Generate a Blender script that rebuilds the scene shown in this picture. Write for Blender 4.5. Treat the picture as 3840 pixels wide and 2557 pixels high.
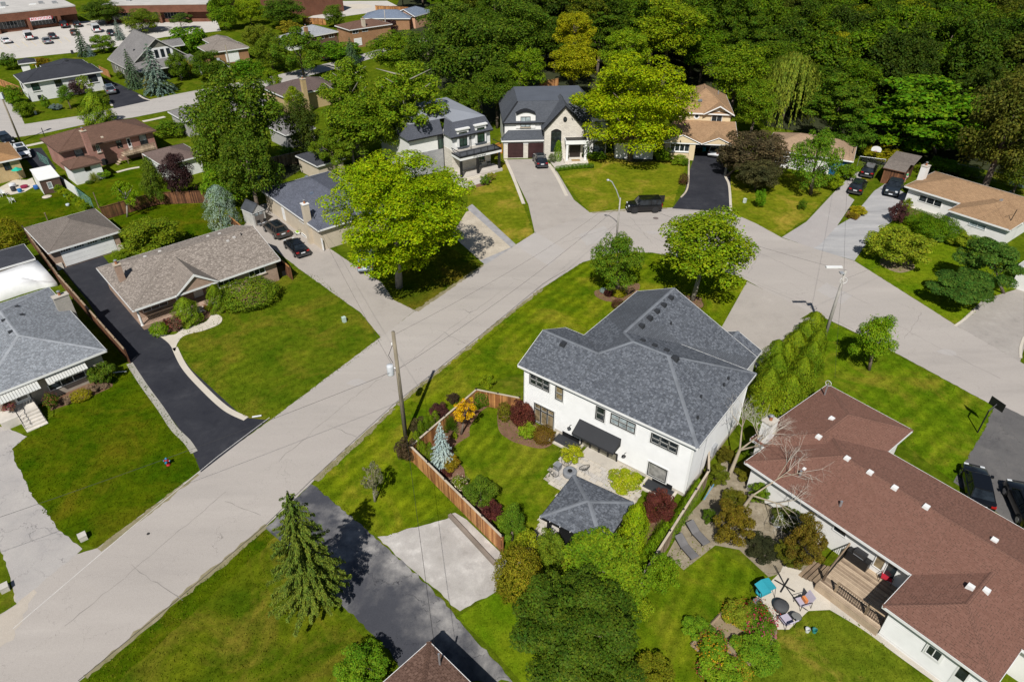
import bpy, math, random
import numpy as np
from mathutils import Vector, Matrix
random.seed(11); rng = np.random.default_rng(11)
SC = bpy.context.scene; COL = SC.collection
for o in list(bpy.data.objects): bpy.data.objects.remove(o)
rad = math.radians
# ------------------------------------------------ camera, sky, sun, exposure
CAM_H, PITCH, FOC = 40.0, rad(35), 2560.0        # drone height (m), pitch below horizontal, focal length (photo pixels)
cd = bpy.data.cameras.new('camera'); cam = bpy.data.objects.new('camera', cd); COL.objects.link(cam)
cam.location = (0, 0, CAM_H); cam.rotation_euler = (math.pi/2-PITCH, 0, 0)
cd.sensor_width = 36; cd.lens = FOC/3840*36; cd.clip_start = .5; cd.clip_end = 3000; SC.camera = cam
SUN_AZ, SUN_EL = rad(261), rad(49)               # direction towards the sun
W = bpy.data.worlds.new('World'); SC.world = W; W.use_nodes = True
nt = W.node_tree; sky = nt.nodes.new('ShaderNodeTexSky'); sky.sky_type = 'NISHITA'; sky.sun_disc = False
sky.sun_elevation = SUN_EL; sky.sun_rotation = rad(189); sky.air_density = 1.0; sky.dust_density = .6
bg = nt.nodes['Background']; bg.inputs['Strength'].default_value = .052; nt.links.new(sky.outputs[0], bg.inputs[0])
sd = bpy.data.lights.new('sun', 'SUN'); sd.energy = 5.0; sd.angle = rad(.53); sd.color = (1, .965, .915)
sun = bpy.data.objects.new('sun', sd); COL.objects.link(sun)
S2 = Vector((math.cos(SUN_AZ)*math.cos(SUN_EL), math.sin(SUN_AZ)*math.cos(SUN_EL), math.sin(SUN_EL)))
sun.rotation_euler = (-S2).to_track_quat('-Z', 'Y').to_euler(); sun.location = (0, -20, 90)
SC.view_settings.view_transform = 'Standard'; SC.view_settings.look = 'None'
SC.view_settings.exposure = .1; SC.view_settings.gamma = 1; SC.view_settings.use_curve_mapping = False
SC.render.engine = 'CYCLES'
cy = SC.cycles; cy.max_bounces = 6; cy.diffuse_bounces = 3; cy.glossy_bounces = 2; cy.transmission_bounces = 3; cy.transparent_max_bounces = 6
cy.caustics_reflective = False; cy.caustics_refractive = False

# ------------------------------------------------ survey: points read off the photograph -> metres on the ground
K = 1000/2355
WIN = dict(a=(0,0,K),b=(900,0,K),c=(1800,200,K),d=(2840,300,K),e=(0,600,K),f=(900,600,K),g=(1900,1000,K),h=(2840,900,K),
  i=(0,1200,K),j=(1400,1350,K),k=(2500,1700,K),l=(2840,1900,K),m=(0,1897,K),n=(900,1897,K),o=(1700,1897,K),p=(2840,0,K),
  q=(2400,1350,.3507),r=(3000,1350,.41461),s=(1900,1300,.41451),t=(2500,1050,.2551),u=(0,0,.2551),v=(500,80,.2551),
  w=(0,400,.29724),x=(3100,600,.14474),y=(1500,330,.2551),z=(0,560,.17857),A=(2500,300,.2168),B=(1400,0,.3397),N=(0,0,1),D=(0,0,1.63058))
def px(s):
    if not isinstance(s, str): return s[0]*1.63058, s[1]*1.63058      # plain pairs are in the 2355-wide view
    w, x, y = s.split(','); a, b, k = WIN[w]; return a+float(x)*k, b+float(y)*k
def ray(s):
    X, Y = px(s); u = (X-1920)/FOC; v = (Y-1278.5)/FOC
    return np.array([u, math.cos(PITCH)-v*math.sin(PITCH), -math.sin(PITCH)-v*math.cos(PITCH)])
def G(s, z=0.):
    d = ray(s); t = (z-CAM_H)/d[2]; return np.array([d[0]*t, d[1]*t, z])
def G2(s, z=0.): g = G(s, z); return (float(g[0]), float(g[1]))
def height_at(base, top):
    """height (m) of something standing on the ground at base whose top is seen at the photo row of top"""
    b = G(base); Y = px(top)[1]; v = (Y-1278.5)/FOC
    # (dz*c + y*s) = -v*(y*c - dz*s)
    c, s = math.cos(PITCH), math.sin(PITCH); y = b[1]
    dz = (-v*y*c - y*s)/(c - v*s); return CAM_H+dz
def mpp(base): # metres per D pixel at a ground point
    b = G(base); dep = b[1]*math.cos(PITCH)+CAM_H*math.sin(PITCH); return dep/FOC*1.63058

# ------------------------------------------------ object helpers
def tag(o, label=None, cat=None, group=None, kind=None):
    if label: o['label'] = label
    if cat: o['category'] = cat
    if group: o['group'] = group
    if kind: o['kind'] = kind
    return o
def thing(name, label, cat, loc=(0,0,0), rz=0., group=None):
    o = bpy.data.objects.new(name, None); COL.objects.link(o); o.empty_display_size = .3
    o.location = loc; o.rotation_euler = (0,0,rz); return tag(o, label, cat, group)
def link(name, me, parent=None, loc=None, rot=None, sc=None, mat=None):
    o = bpy.data.objects.new(name, me); COL.objects.link(o)
    if parent is not None: o.parent = parent
    if loc is not None: o.location = loc
    if rot is not None: o.rotation_euler = rot
    if sc is not None: o.scale = sc
    return o
def uv_mesh(me):
    uvl = me.uv_layers.new(name='UVMap'); n = len(me.loops)
    co = np.empty(len(me.vertices)*3, np.float32); me.vertices.foreach_get('co', co); co = co.reshape(-1, 3)
    vi = np.empty(n, np.int32); me.loops.foreach_get('vertex_index', vi)
    nf = len(me.polygons); nr = np.empty(nf*3, np.float32); me.polygons.foreach_get('normal', nr); nr = nr.reshape(-1, 3)
    tot = np.empty(nf, np.int32); me.polygons.foreach_get('loop_total', tot)
    N = np.repeat(nr, tot, axis=0); flat = np.abs(N[:,2]) > .985
    U = np.stack([-N[:,1], N[:,0], np.zeros(n)], 1); ln = np.linalg.norm(U, axis=1); ln[ln < 1e-6] = 1; U = U/ln[:,None]
    U[flat] = (1,0,0); V = np.cross(N, U); V[flat] = (0,1,0); p = co[vi]
    uv = np.stack([(p*U).sum(1), (p*V).sum(1)], 1).astype(np.float32); uvl.data.foreach_set('uv', uv.ravel())
class MB:
    """collects simple solids and builds them as one mesh object"""
    def __init__(s, T=None): s.v = []; s.f = []; s.T = T
    def add(s, vs, fs):
        o = len(s.v)
        s.v += [tuple(s.T @ Vector(p)) for p in vs] if s.T else [tuple(p) for p in vs]
        s.f += [tuple(o+i for i in f) for f in fs]; return s
    def box(s, x0, x1, y0, y1, z0, z1):
        return s.add([(x0,y0,z0),(x1,y0,z0),(x1,y1,z0),(x0,y1,z0),(x0,y0,z1),(x1,y0,z1),(x1,y1,z1),(x0,y1,z1)],
                     [(0,3,2,1),(4,5,6,7),(0,1,5,4),(1,2,6,5),(2,3,7,6),(3,0,4,7)])
    def prism(s, pts, z0, z1, top=True, bot=True):
        n = len(pts); vs = [(p[0],p[1],z0) for p in pts]+[(p[0],p[1],z1) for p in pts]
        fs = [(i,(i+1)%n,n+(i+1)%n,n+i) for i in range(n)]
        if top: fs.append(tuple(range(n,2*n)))
        if bot: fs.append(tuple(range(n-1,-1,-1)))
        return s.add(vs, fs)
    def poly(s, pts): return s.add(pts, [tuple(range(len(pts)))])
    def tube(s, a, b, r0, r1=None, n=6, cap=True):
        a, b = Vector(a), Vector(b); r1 = r0 if r1 is None else r1; d = (b-a)
        if d.length < 1e-6: return s
        d.normalize(); t = d.cross(Vector((0,0,1)) if abs(d.z) < .95 else Vector((1,0,0))).normalized(); w = d.cross(t)
        vs = []
        for c, r in ((a, r0), (b, r1)):
            for i in range(n):
                q = 2*math.pi*i/n; vs.append(c+(t*math.cos(q)+w*math.sin(q))*r)
        fs = [(i,i+n,(i+1)%n+n,(i+1)%n) for i in range(n)]
        if cap: fs += [tuple(range(n)), tuple(range(2*n-1,n-1,-1))]
        return s.add(vs, fs)
    def path(s, pts, r, n=5):
        for a, b in zip(pts[:-1], pts[1:]): s.tube(a, b, r, r, n)
        return s
    def lathe(s, prof, n=14, c=(0,0,0), axis='z'):
        vs = []; m = len(prof)
        for i in range(n):
            q = 2*math.pi*i/n
            for r, h in prof:
                p = (r*math.cos(q), r*math.sin(q), h)
                if axis == 'x': p = (p[2], p[0], p[1])
                if axis == 'y': p = (p[0], p[2], p[1])
                vs.append((p[0]+c[0], p[1]+c[1], p[2]+c[2]))
        fs = [(i*m+k, ((i+1)%n)*m+k, ((i+1)%n)*m+k+1, i*m+k+1) for i in range(n) for k in range(m-1)]
        fs.append(tuple(i*m for i in range(n-1,-1,-1))); fs.append(tuple(i*m+m-1 for i in range(n)))
        return s.add(vs, fs)
    def mesh(s, name, mat, smooth=False):
        me = bpy.data.meshes.new(name); me.from_pydata(s.v, [], s.f); me.update()
        if mat: me.materials.append(mat)
        uv_mesh(me)
        if smooth: me.polygons.foreach_set('use_smooth', [True]*len(me.polygons))
        return me
    def build(s, name, mat, parent=None, smooth=False, kind=None):
        o = link(name, s.mesh(name, mat, smooth), parent)
        if kind: o['kind'] = kind
        return o
def box_mesh(name, sx, sy, sz, mat): # origin at the middle of the base
    return MB().box(-sx/2, sx/2, -sy/2, sy/2, 0, sz).mesh(name, mat)
def copy_tree(o, parent=None):
    c = o.copy(); COL.objects.link(c); c.parent = parent
    for ch in o.children: copy_tree(ch, c)
    return c

# ------------------------------------------------ materials
def nodes(name):
    m = bpy.data.materials.new(name); m.use_nodes = True; t = m.node_tree; return m, t, t.nodes['Principled BSDF']
def nd(t, kind, **kw):
    n = t.nodes.new('ShaderNode'+kind)
    for k, v in kw.items():
        if k[0] == 'i': n.inputs[int(k[1:])].default_value = v
        else: setattr(n, k, v)
    return n
def c4(c): return (c[0], c[1], c[2], 1)
def mixc(t, fac, a, b, mode='MIX'):
    n = t.nodes.new('ShaderNodeMix'); n.data_type = 'RGBA'; n.blend_type = mode
    for i, v in ((0, fac), (6, a), (7, b)):
        if hasattr(v, 'links') or hasattr(v, 'is_output'): t.links.new(v, n.inputs[i])
        elif i == 0: n.inputs[0].default_value = v
        else: n.inputs[i].default_value = c4(v)
    return n.outputs[2]
def noise(t, scale, detail=4, rough=.55, vec=None, dist=0):
    n = nd(t, 'TexNoise'); n.inputs['Scale'].default_value = scale; n.inputs['Detail'].default_value = detail
    n.inputs['Roughness'].default_value = rough; n.inputs['Distortion'].default_value = dist
    if vec is None: vec = nd(t, 'NewGeometry').outputs['Position']
    t.links.new(vec, n.inputs['Vector']); return n.outputs[0]
def ramp(t, x, a=.4, b=.6):
    n = nd(t, 'MapRange'); n.clamp = True; t.links.new(x, n.inputs[0]); n.inputs[1].default_value = a; n.inputs[2].default_value = b; return n.outputs[0]
def setbump(t, p, h, s, d=.02):
    b = nd(t, 'Bump'); b.inputs['Strength'].default_value = s; b.inputs['Distance'].default_value = d
    t.links.new(h, b.inputs['Height']); t.links.new(b.outputs[0], p.inputs['Normal'])
MATS = {}
def mat(name, col, rough=.6, var=.18, scale=3., fine=.12, bump=.0, metal=0., spec=.4, coat=0., each=0.):
    """plain surface with blotches and grain of its own"""
    if name in MATS: return MATS[name]
    m, t, p = nodes(name); p.inputs['Roughness'].default_value = rough; p.inputs['Metallic'].default_value = metal
    p.inputs['Specular IOR Level'].default_value = spec; p.inputs['Coat Weight'].default_value = coat
    lo = [c*(1-var) for c in col]; hi = [min(1, c*(1+var)) for c in col]
    a = noise(t, scale*.35, 4); c = mixc(t, ramp(t, a, .3, .7), lo, hi)
    if fine:
        g = noise(t, scale*9, 3, .7); c = mixc(t, fine, c, mixc(t, ramp(t, g, .3, .7), (.1,.1,.1), (1.,1.,1.)), 'SOFT_LIGHT')
        if bump: setbump(t, p, g, bump)
    if each: # every board of its own shade
        rr = nd(t, 'ObjectInfo').outputs['Random']; c = mixc(t, each, c, mixc(t, rr, (.12,.12,.14), (.92,.9,.85)), 'SOFT_LIGHT')
    t.links.new(c, p.inputs['Base Color']); MATS[name] = m; return m
def brickmat(name, c1, c2, mortar, bw, bh, gap=.01, rough=.8, bump=.5, off=.5, squash=1, tone=.25, sc=.6):
    if name in MATS: return MATS[name]
    m, t, p = nodes(name); p.inputs['Roughness'].default_value = rough; p.inputs['Specular IOR Level'].default_value = .25
    uv = nd(t, 'TexCoord').outputs['UV']; b = nd(t, 'TexBrick', offset=off, squash=squash); t.links.new(uv, b.inputs['Vector'])
    b.inputs['Color1'].default_value = c4(c1); b.inputs['Color2'].default_value = c4(c2); b.inputs['Mortar'].default_value = c4(mortar)
    b.inputs['Scale'].default_value = 1; b.inputs['Mortar Size'].default_value = gap; b.inputs['Mortar Smooth'].default_value = .1
    b.inputs['Bias'].default_value = 0; b.inputs['Brick Width'].default_value = bw; b.inputs['Row Height'].default_value = bh
    n = noise(t, sc, 5); c = mixc(t, tone, b.outputs[0], mixc(t, ramp(t, n, .3, .7), (.15,.15,.15), (.95,.93,.9)), 'SOFT_LIGHT')
    g = noise(t, 22, 3, .7); c = mixc(t, .35, c, mixc(t, ramp(t, g, .3, .7), (.2,.2,.2), (.9,.9,.9)), 'SOFT_LIGHT')
    t.links.new(c, p.inputs['Base Color'])
    if bump: setbump(t, p, b.outputs['Fac'], -bump, .01)
    MATS[name] = m; return m
def shingle(name, c, dark=.72, tint=(1,1,1)):
    c2 = [x*dark*k for x, k in zip(c, tint)]; return brickmat('shingle_'+name, c, c2, [x*.45 for x in c], .33, .145, .014, .92, .5, .5, 1, .14, .35)
def tabmat(name, c, c2):
    """raised shingle tabs, each with a shade of its own"""
    k = 'tab_'+name
    if k in MATS: return MATS[k]
    m, t, p = nodes(k); p.inputs['Roughness'].default_value = .93; p.inputs['Specular IOR Level'].default_value = .2
    r = nd(t, 'NewGeometry').outputs['Random Per Island']; n = noise(t, 30, 3, .7)
    t.links.new(mixc(t, .4, mixc(t, r, c, c2), mixc(t, ramp(t, n, .3, .7), (.25,.25,.25), (.8,.8,.8)), 'SOFT_LIGHT'), p.inputs['Base Color'])
    MATS[k] = m; return m
def grass(name, c1, c2, dry, drya=.55, stripe=None, sscale=1.2, samt=.25):
    if name in MATS: return MATS[name]
    m, t, p = nodes(name); p.inputs['Roughness'].default_value = 1; p.inputs['Specular IOR Level'].default_value = 0
    a = noise(t, .32, 5, .62); c = mixc(t, ramp(t, a, .33, .67), c1, c2)
    d = noise(t, .19, 6, .65, dist=.6); c = mixc(t, ramp(t, d, drya, drya+.2), c, dry)
    b = noise(t, 1.5, 6, .75); c = mixc(t, .62, c, mixc(t, ramp(t, b, .28, .72), (.08,.1,.08), (.95,.95,.85)), 'SOFT_LIGHT')
    if stripe is not None:
        mp = nd(t, 'Mapping'); mp.inputs['Rotation'].default_value = (0,0,-stripe); t.links.new(nd(t, 'NewGeometry').outputs['Position'], mp.inputs[0])
        w = nd(t, 'TexWave', wave_type='BANDS', bands_direction='Y'); w.inputs['Scale'].default_value = sscale*.314; w.inputs['Distortion'].default_value = 2.6
        w.inputs['Detail'].default_value = 2; w.inputs['Detail Scale'].default_value = .6; t.links.new(mp.outputs[0], w.inputs[0])
        sm = nd(t, 'Math', operation='MULTIPLY'); t.links.new(ramp(t, noise(t, .16, 3), .3, .62), sm.inputs[0]); sm.inputs[1].default_value = samt; c = mixc(t, sm.outputs[0], c, mixc(t, w.outputs[1], (.2,.24,.2), (.82,.8,.6)), 'SOFT_LIGHT')
    f = noise(t, 11, 4, .8); c = mixc(t, .62, c, mixc(t, ramp(t, f, .25, .75), (.05,.08,.05), (.95,.95,.9)), 'SOFT_LIGHT')
    t.links.new(c, p.inputs['Base Color']); setbump(t, p, f, .6, .05); MATS[name] = m; return m
def pave(name, base, dark, light, s=.25, crack=0., bump=.15, rough=.9, amt=.6, seed=0., dirn=None):
    """asphalt and concrete: broad wear, stains, fine aggregate, optional cracks"""
    if name in MATS: return MATS[name]
    m, t, p = nodes(name); p.inputs['Roughness'].default_value = rough; p.inputs['Specular IOR Level'].default_value = .1
    pos = nd(t, 'NewGeometry').outputs['Position']; mp = nd(t, 'Mapping'); mp.inputs['Location'].default_value = (seed, seed*1.7, 0)
    if dirn is not None: mp.inputs['Rotation'].default_value = (0,0,-dirn); mp.inputs['Scale'].default_value = (.25, 1.6, 1)
    t.links.new(pos, mp.inputs[0]); v = mp.outputs[0]
    a = noise(t, s, 6, .62, v, .3); c = mixc(t, ramp(t, a, .5-amt*.3, .5+amt*.3), dark, light)
    b = noise(t, s*3.7, 5, .6, v); c = mixc(t, ramp(t, b, .35, .7), base, c)
    g = noise(t, 26, 3, .8); c = mixc(t, .35, c, mixc(t, ramp(t, g, .3, .7), (.15,.15,.15), (.9,.9,.9)), 'SOFT_LIGHT')
    if crack:
        vo = nd(t, 'TexVoronoi', feature='DISTANCE_TO_EDGE'); vo.inputs['Scale'].default_value = .35
        w = noise(t, 1.1, 4, .6); mx = nd(t, 'VectorMath', operation='SCALE'); cb = nd(t, 'CombineXYZ'); t.links.new(w, cb.inputs[0]); t.links.new(noise(t, .9, 4), cb.inputs[1])
        t.links.new(cb.outputs[0], mx.inputs[0]); mx.inputs['Scale'].default_value = 2.2; ad = nd(t, 'VectorMath', operation='ADD')
        t.links.new(pos, ad.inputs[0]); t.links.new(mx.outputs[0], ad.inputs[1]); t.links.new(ad.outputs[0], vo.inputs['Vector'])
        k = ramp(t, vo.outputs['Distance'], .0, .007*crack); cm = ramp(t, noise(t, .25, 3), .4, .6); k2 = nd(t, 'Math', operation='MAXIMUM'); t.links.new(k, k2.inputs[0]); t.links.new(cm, k2.inputs[1]); c = mixc(t, k2.outputs[0], [x*.55 for x in dark], c)
    t.links.new(c, p.inputs['Base Color'])
    if bump: setbump(t, p, g, bump)
    MATS[name] = m; return m
def leafmat(name='leaf', tr=.35):
    """foliage: colour comes from the object's own colour, every leaf a little different, some light passes through"""
    if name in MATS: return MATS[name]
    m, t, p = nodes(name); oc = nd(t, 'ObjectInfo').outputs['Color']; r = nd(t, 'NewGeometry').outputs['Random Per Island']
    hs = nd(t, 'HueSaturation'); mr = nd(t, 'MapRange'); t.links.new(r, mr.inputs[0]); mr.inputs[3].default_value = .468; mr.inputs[4].default_value = .525
    t.links.new(mr.outputs[0], hs.inputs['Hue']); mv = nd(t, 'MapRange'); wn = nd(t, 'TexWhiteNoise', noise_dimensions='1D'); t.links.new(r, wn.inputs['W'])
    t.links.new(wn.outputs[0], mv.inputs[0]); mv.inputs[3].default_value = .55; mv.inputs[4].default_value = 1.5; t.links.new(mv.outputs[0], hs.inputs['Value'])
    t.links.new(oc, hs.inputs['Color']); n = noise(t, .55, 3, .6); c = mixc(t, .6, hs.outputs[0], mixc(t, ramp(t, n, .3, .7), (.2,.3,.2), (.92,.8,.45)), 'SOFT_LIGHT')
    t.links.new(c, p.inputs['Base Color']); p.inputs['Roughness'].default_value = .6; p.inputs['Specular IOR Level'].default_value = .1
    tl = nd(t, 'BsdfTranslucent'); t.links.new(c, tl.inputs[0]); mx = nd(t, 'MixShader'); mx.inputs[0].default_value = tr
    t.links.new(p.outputs[0], mx.inputs[1]); t.links.new(tl.outputs[0], mx.inputs[2]); t.links.new(mx.outputs[0], t.nodes['Material Output'].inputs[0])
    MATS[name] = m; return m
def glass(name='glass', col=(.018,.024,.028), rough=.04):
    if name in MATS: return MATS[name]
    m, t, p = nodes(name); p.inputs['Base Color'].default_value = c4(col); p.inputs['Roughness'].default_value = rough; p.inputs['Specular IOR Level'].default_value = .6
    n = noise(t, 1.7, 2); t.links.new(mixc(t, ramp(t, n, .35, .65), [x*.6 for x in col], [x*1.5 for x in col]), p.inputs['Base Color']); MATS[name] = m; return m
# ------------------------------------------------ house builder
WHITE = mat('white_paint', (.74,.74,.72), .5, .05); BLACKF = mat('black_frame', (.012,.012,.013), .45, .1); GLASS = glass()
SOFFIT = mat('soffit', (.6,.61,.6), .6, .05); BLIND = mat('blind', (.36,.41,.4), .6, .06); ALU = mat('aluminium', (.42,.43,.44), .35, .08, metal=.6)
DARKV = mat('dark_vent', (.03,.032,.036), .6); CONC = pave('concrete', (.46,.42,.36), (.38,.35,.3), (.56,.52,.45), .5)
VENTW = mat('white_vent', (.72,.72,.7), .4, .04); TANCAP = mat('stone_cap', (.45,.38,.29), .8)
BLINDW = glass('blind_glass', (.3,.34,.33), .08)
class House:
    def __init__(s, name, label, cat, p0, p1, p2, ze, group=None, ang=None, w=None, d=None, zb=0.):
        A, B = G(p0, ze), G(p1, ze); s.ze = ze
        s.ang = math.atan2(B[1]-A[1], B[0]-A[0]) if ang is None else ang
        s.ax = np.array([math.cos(s.ang), math.sin(s.ang), 0]); s.ay = np.array([-s.ax[1], s.ax[0], 0])
        s.o = np.array([A[0], A[1], zb]); s.w = float((B-A) @ s.ax) if w is None else w
        s.d = float((G(p2, ze)-A) @ s.ay) if d is None else d
        s.root = thing(name, label, cat, s.o, s.ang, group); s.walls = {}; s.rf = []
    def loc(s, pt, z): # photo point at known height -> local x, y
        g = G(pt, z+s.o[2])-s.o; return float(g @ s.ax), float(g @ s.ay)
    def block(s, x0, x1, y0, y1, z0, z1, m, key='', name='wall', z_top=None):
        MB().prism([(x0,y0),(x1,y0),(x1,y1),(x0,y1)], z0, z1).build(name, m, s.root)
        s.face(key+'S', x0, y0, 1, 0); s.face(key+'E', x1, y0, 0, 1); s.face(key+'N', x1, y1, -1, 0); s.face(key+'W', x0, y1, 0, -1)
    def face(s, key, x, y, dx, dy): s.walls[key] = (x, y, dx, dy)
    def on(s, wk, pt): # photo point -> (u, z) on a wall
        x, y, dx, dy = s.walls[wk]; n = np.array([dy, -dx]); c = np.array([-s.o @ s.ax, -s.o @ s.ay]); r = ray(pt)
        rl = np.array([r @ s.ax, r @ s.ay]); t = ((np.array([x, y])-c) @ n)/(rl @ n); q = c+rl*t-np.array([x, y])
        return float(q @ np.array([dx, dy])), float(CAM_H+r[2]*t-s.o[2])
    def T(s, wk): # wall matrix: x along, y outwards, z up
        x, y, dx, dy = s.walls[wk]; return Matrix(((dx, dy, 0, x), (dy, -dx, 0, y), (0, 0, 1, 0), (0, 0, 0, 1)))
    def rect(s, wk, a, b):
        if isinstance(a, (int, float)): raise ValueError
        (u0, z1), (u1, z0) = (s.on(wk, a), s.on(wk, b)) if isinstance(a, str) else (a, b)
        return min(u0,u1), max(u0,u1), min(z0,z1), max(z0,z1)
    def win(s, wk, a, b, nx=1, ny=1, fm=None, gm=None, fw=.06, bar=.05, trim=0., trimm=None, sill=None, name='window', blind=0., hsplit=None, out=0., sash=None):
        fm = fm or WHITE; gm = gm or GLASS; T = s.T(wk); u0, u1, z0, z1 = s.rect(wk, a, b); f = MB(T); o = out
        f.box(u0,u1,o,o+.07,z0,z0+fw).box(u0,u1,o,o+.07,z1-fw,z1).box(u0,u0+fw,o,o+.07,z0+fw,z1-fw).box(u1-fw,u1,o,o+.07,z0+fw,z1-fw)
        w = (u1-u0-2*fw-(nx-1)*bar)/nx; h = (z1-z0-2*fw-(ny-1)*bar)/ny
        rows = [(z0+fw+j*(h+bar), z0+fw+j*(h+bar)+h) for j in range(ny)]
        if hsplit: zs = z0+fw+(z1-z0-2*fw)*hsplit; rows = [(z0+fw, zs-bar/2), (zs+bar/2, z1-fw)]
        for i in range(1, nx): x = u0+fw+i*(w+bar)-bar; f.box(x,x+bar,o,o+.065,z0+fw,z1-fw)
        for j in range(1, len(rows)): f.box(u0+fw,u1-fw,o,o+.055,rows[j-1][1],rows[j][0])
        wn = f.build(name, fm, s.root)
        if trim:
            g = MB(T); g.box(u0-trim,u0,o,o+.045,z0-trim,z1+trim).box(u1,u1+trim,o,o+.045,z0-trim,z1+trim).box(u0,u1,o,o+.045,z1,z1+trim).box(u0,u1,o,o+.045,z0-trim,z0)
            g.build('trim', trimm or WHITE, wn)
        if sill: MB(T).box(u0-.1,u1+.1,o,o+.14,z0-.12,z0).build('sill', sill, wn)
        for i in range(nx):
            for (a0, a1) in rows:
                x = u0+fw+i*(w+bar); MB(T).box(x,x+w,o,o+.025,a0,a1).build('pane', gm, wn)
        if sash:
            for i in range(nx):
                for (a0, a1) in rows:
                    x = u0+fw+i*(w+bar); q = .035; MB(T).box(x,x+w,o+.026,o+.04,a0,a0+q*1.6).box(x,x+w,o+.026,o+.04,a1-q,a1).box(x,x+q,o+.026,o+.04,a0+q*1.6,a1-q).box(x+w-q,x+w,o+.026,o+.04,a0+q*1.6,a1-q).build('sash', sash, wn)
        if blind: MB(T).box(u0+fw,u1-fw,o+.026,o+.032,z1-fw-(z1-z0-2*fw)*blind,z1-fw).build('blind', BLINDW, wn)
        return wn
    def door(s, wk, a, b, m, name='door', panels=0, lite=None, frame=None):
        T = s.T(wk); u0, u1, z0, z1 = s.rect(wk, a, b); d = MB(T).box(u0,u1,0,.05,z0,z1).build(name, m, s.root)
        if frame: MB(T).box(u0-.1,u0,0,.07,z0,z1+.1).box(u1,u1+.1,0,.07,z0,z1+.1).box(u0,u1,0,.07,z1,z1+.1).build('frame', frame, d)
        if lite: # (fu0, fu1, fz0, fz1) fractions
            MB(T).box(u0+(u1-u0)*lite[0],u0+(u1-u0)*lite[1],.05,.06,z0+(z1-z0)*lite[2],z0+(z1-z0)*lite[3]).build('pane', GLASS, d)
        for j in range(panels): h = (z1-z0)/panels; MB(T).box(u0+.04,u1-.04,.05,.075,z0+j*h+.03,z0+j*h+h-.03).build('panel', m, d)
        MB(T).tube((u1-.12,.05,z0+1.0),(u1-.12,.12,z0+1.0),.03).build('handle', ALU, d); return d
    def garage_door(s, wk, a, b, m, rows=4, cols=1, lites=0, frame=None):
        T = s.T(wk); u0, u1, z0, z1 = s.rect(wk, a, b); d = MB(T).box(u0,u1,0,.03,z0,z1).build('garage_door', m, s.root); h = (z1-z0)/rows
        for j in range(rows):
            for i in range(cols):
                w = (u1-u0)/cols; MB(T).box(u0+i*w+.02,u0+i*w+w-.02,.03,.055,z0+j*h+.02,z0+j*h+h-.02).build('panel', m, d)
        for i in range(lites):
            w = (u1-u0)/lites; MB(T).box(u0+i*w+w*.14,u0+i*w+w*.86,.055,.065,z1-h*.8,z1-h*.25).build('pane', GLASS, d)
        if frame: MB(T).box(u0-.12,u0,0,.05,z0,z1+.12).box(u1,u1+.12,0,.05,z0,z1+.12).box(u0,u1,0,.05,z1,z1+.12).build('frame', frame, d)
        return d
    def planks(s, wk, u0, u1, z0, z1, m, h=.15, name='siding_board'):
        T = s.T(wk); n = max(1, round((z1-z0)/h)); h = (z1-z0)/n
        me = MB().add([(u0,.004,0),(u1,.004,0),(u1,.042,.004),(u0,.042,.004),(u0,.004,h),(u1,.004,h),(u1,.008,h),(u0,.008,h)],
                 [(0,1,2,3),(3,2,6,7),(7,6,5,4),(0,3,7,4),(1,5,6,2)]).mesh(name, m)
        for i in range(n):
            o = link(name, me, s.root); o.matrix_basis = T @ Matrix.Translation((0,0,z0+i*h))
    def roof(s, polys, m, edges=(), fm=None, tabs=None, name='roof', th=.2, soffit=None, cap=None, capm=None):
        """polys: planar 3-D polygons (counter-clockwise from above); edges: eave/rake lines that get a fascia board"""
        b = MB()
        for p in polys: b.poly(p)
        r = b.build(name, m, s.root)
        if soffit: # underside, set below the fascia top
            q = MB()
            for p in soffit: q.poly(list(reversed(p)))
            q.build('soffit', SOFFIT, r)
        fm = fm or WHITE
        for (a, c) in edges:
            a, c = Vector(a), Vector(c); d = (c-a).normalized(); n = Vector((d.y,-d.x,0)).normalized(); t = .03
            v = [a+n*t, c+n*t, c, a]; lo = [x-Vector((0,0,th)) for x in v]; up = [x+Vector((0,0,.012)) for x in v]
            MB().add(lo+up, [(0,3,2,1),(4,5,6,7),(0,1,5,4),(1,2,6,5),(2,3,7,6),(3,0,4,7)]).build('fascia', fm, r)
        for (a, c) in (cap or ()):
            a, c = Vector(a), Vector(c); d = (c-a).normalized(); n = Vector((d.y,-d.x,0)).normalized()*.15; z = Vector((0,0,.03)); dn = Vector((0,0,.045))
            MB().add([a-n-dn+z, a+z, a+n-dn+z, c-n-dn+z, c+z, c+n-dn+z], [(0,1,4,3),(1,2,5,4)]).build('ridge_cap', capm or m, r)
        if tabs:
            t = MB()
            for p in polys: tabs_on(t, p)
            t.build('shingle', tabs, r, kind='stuff')
        return r
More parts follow.
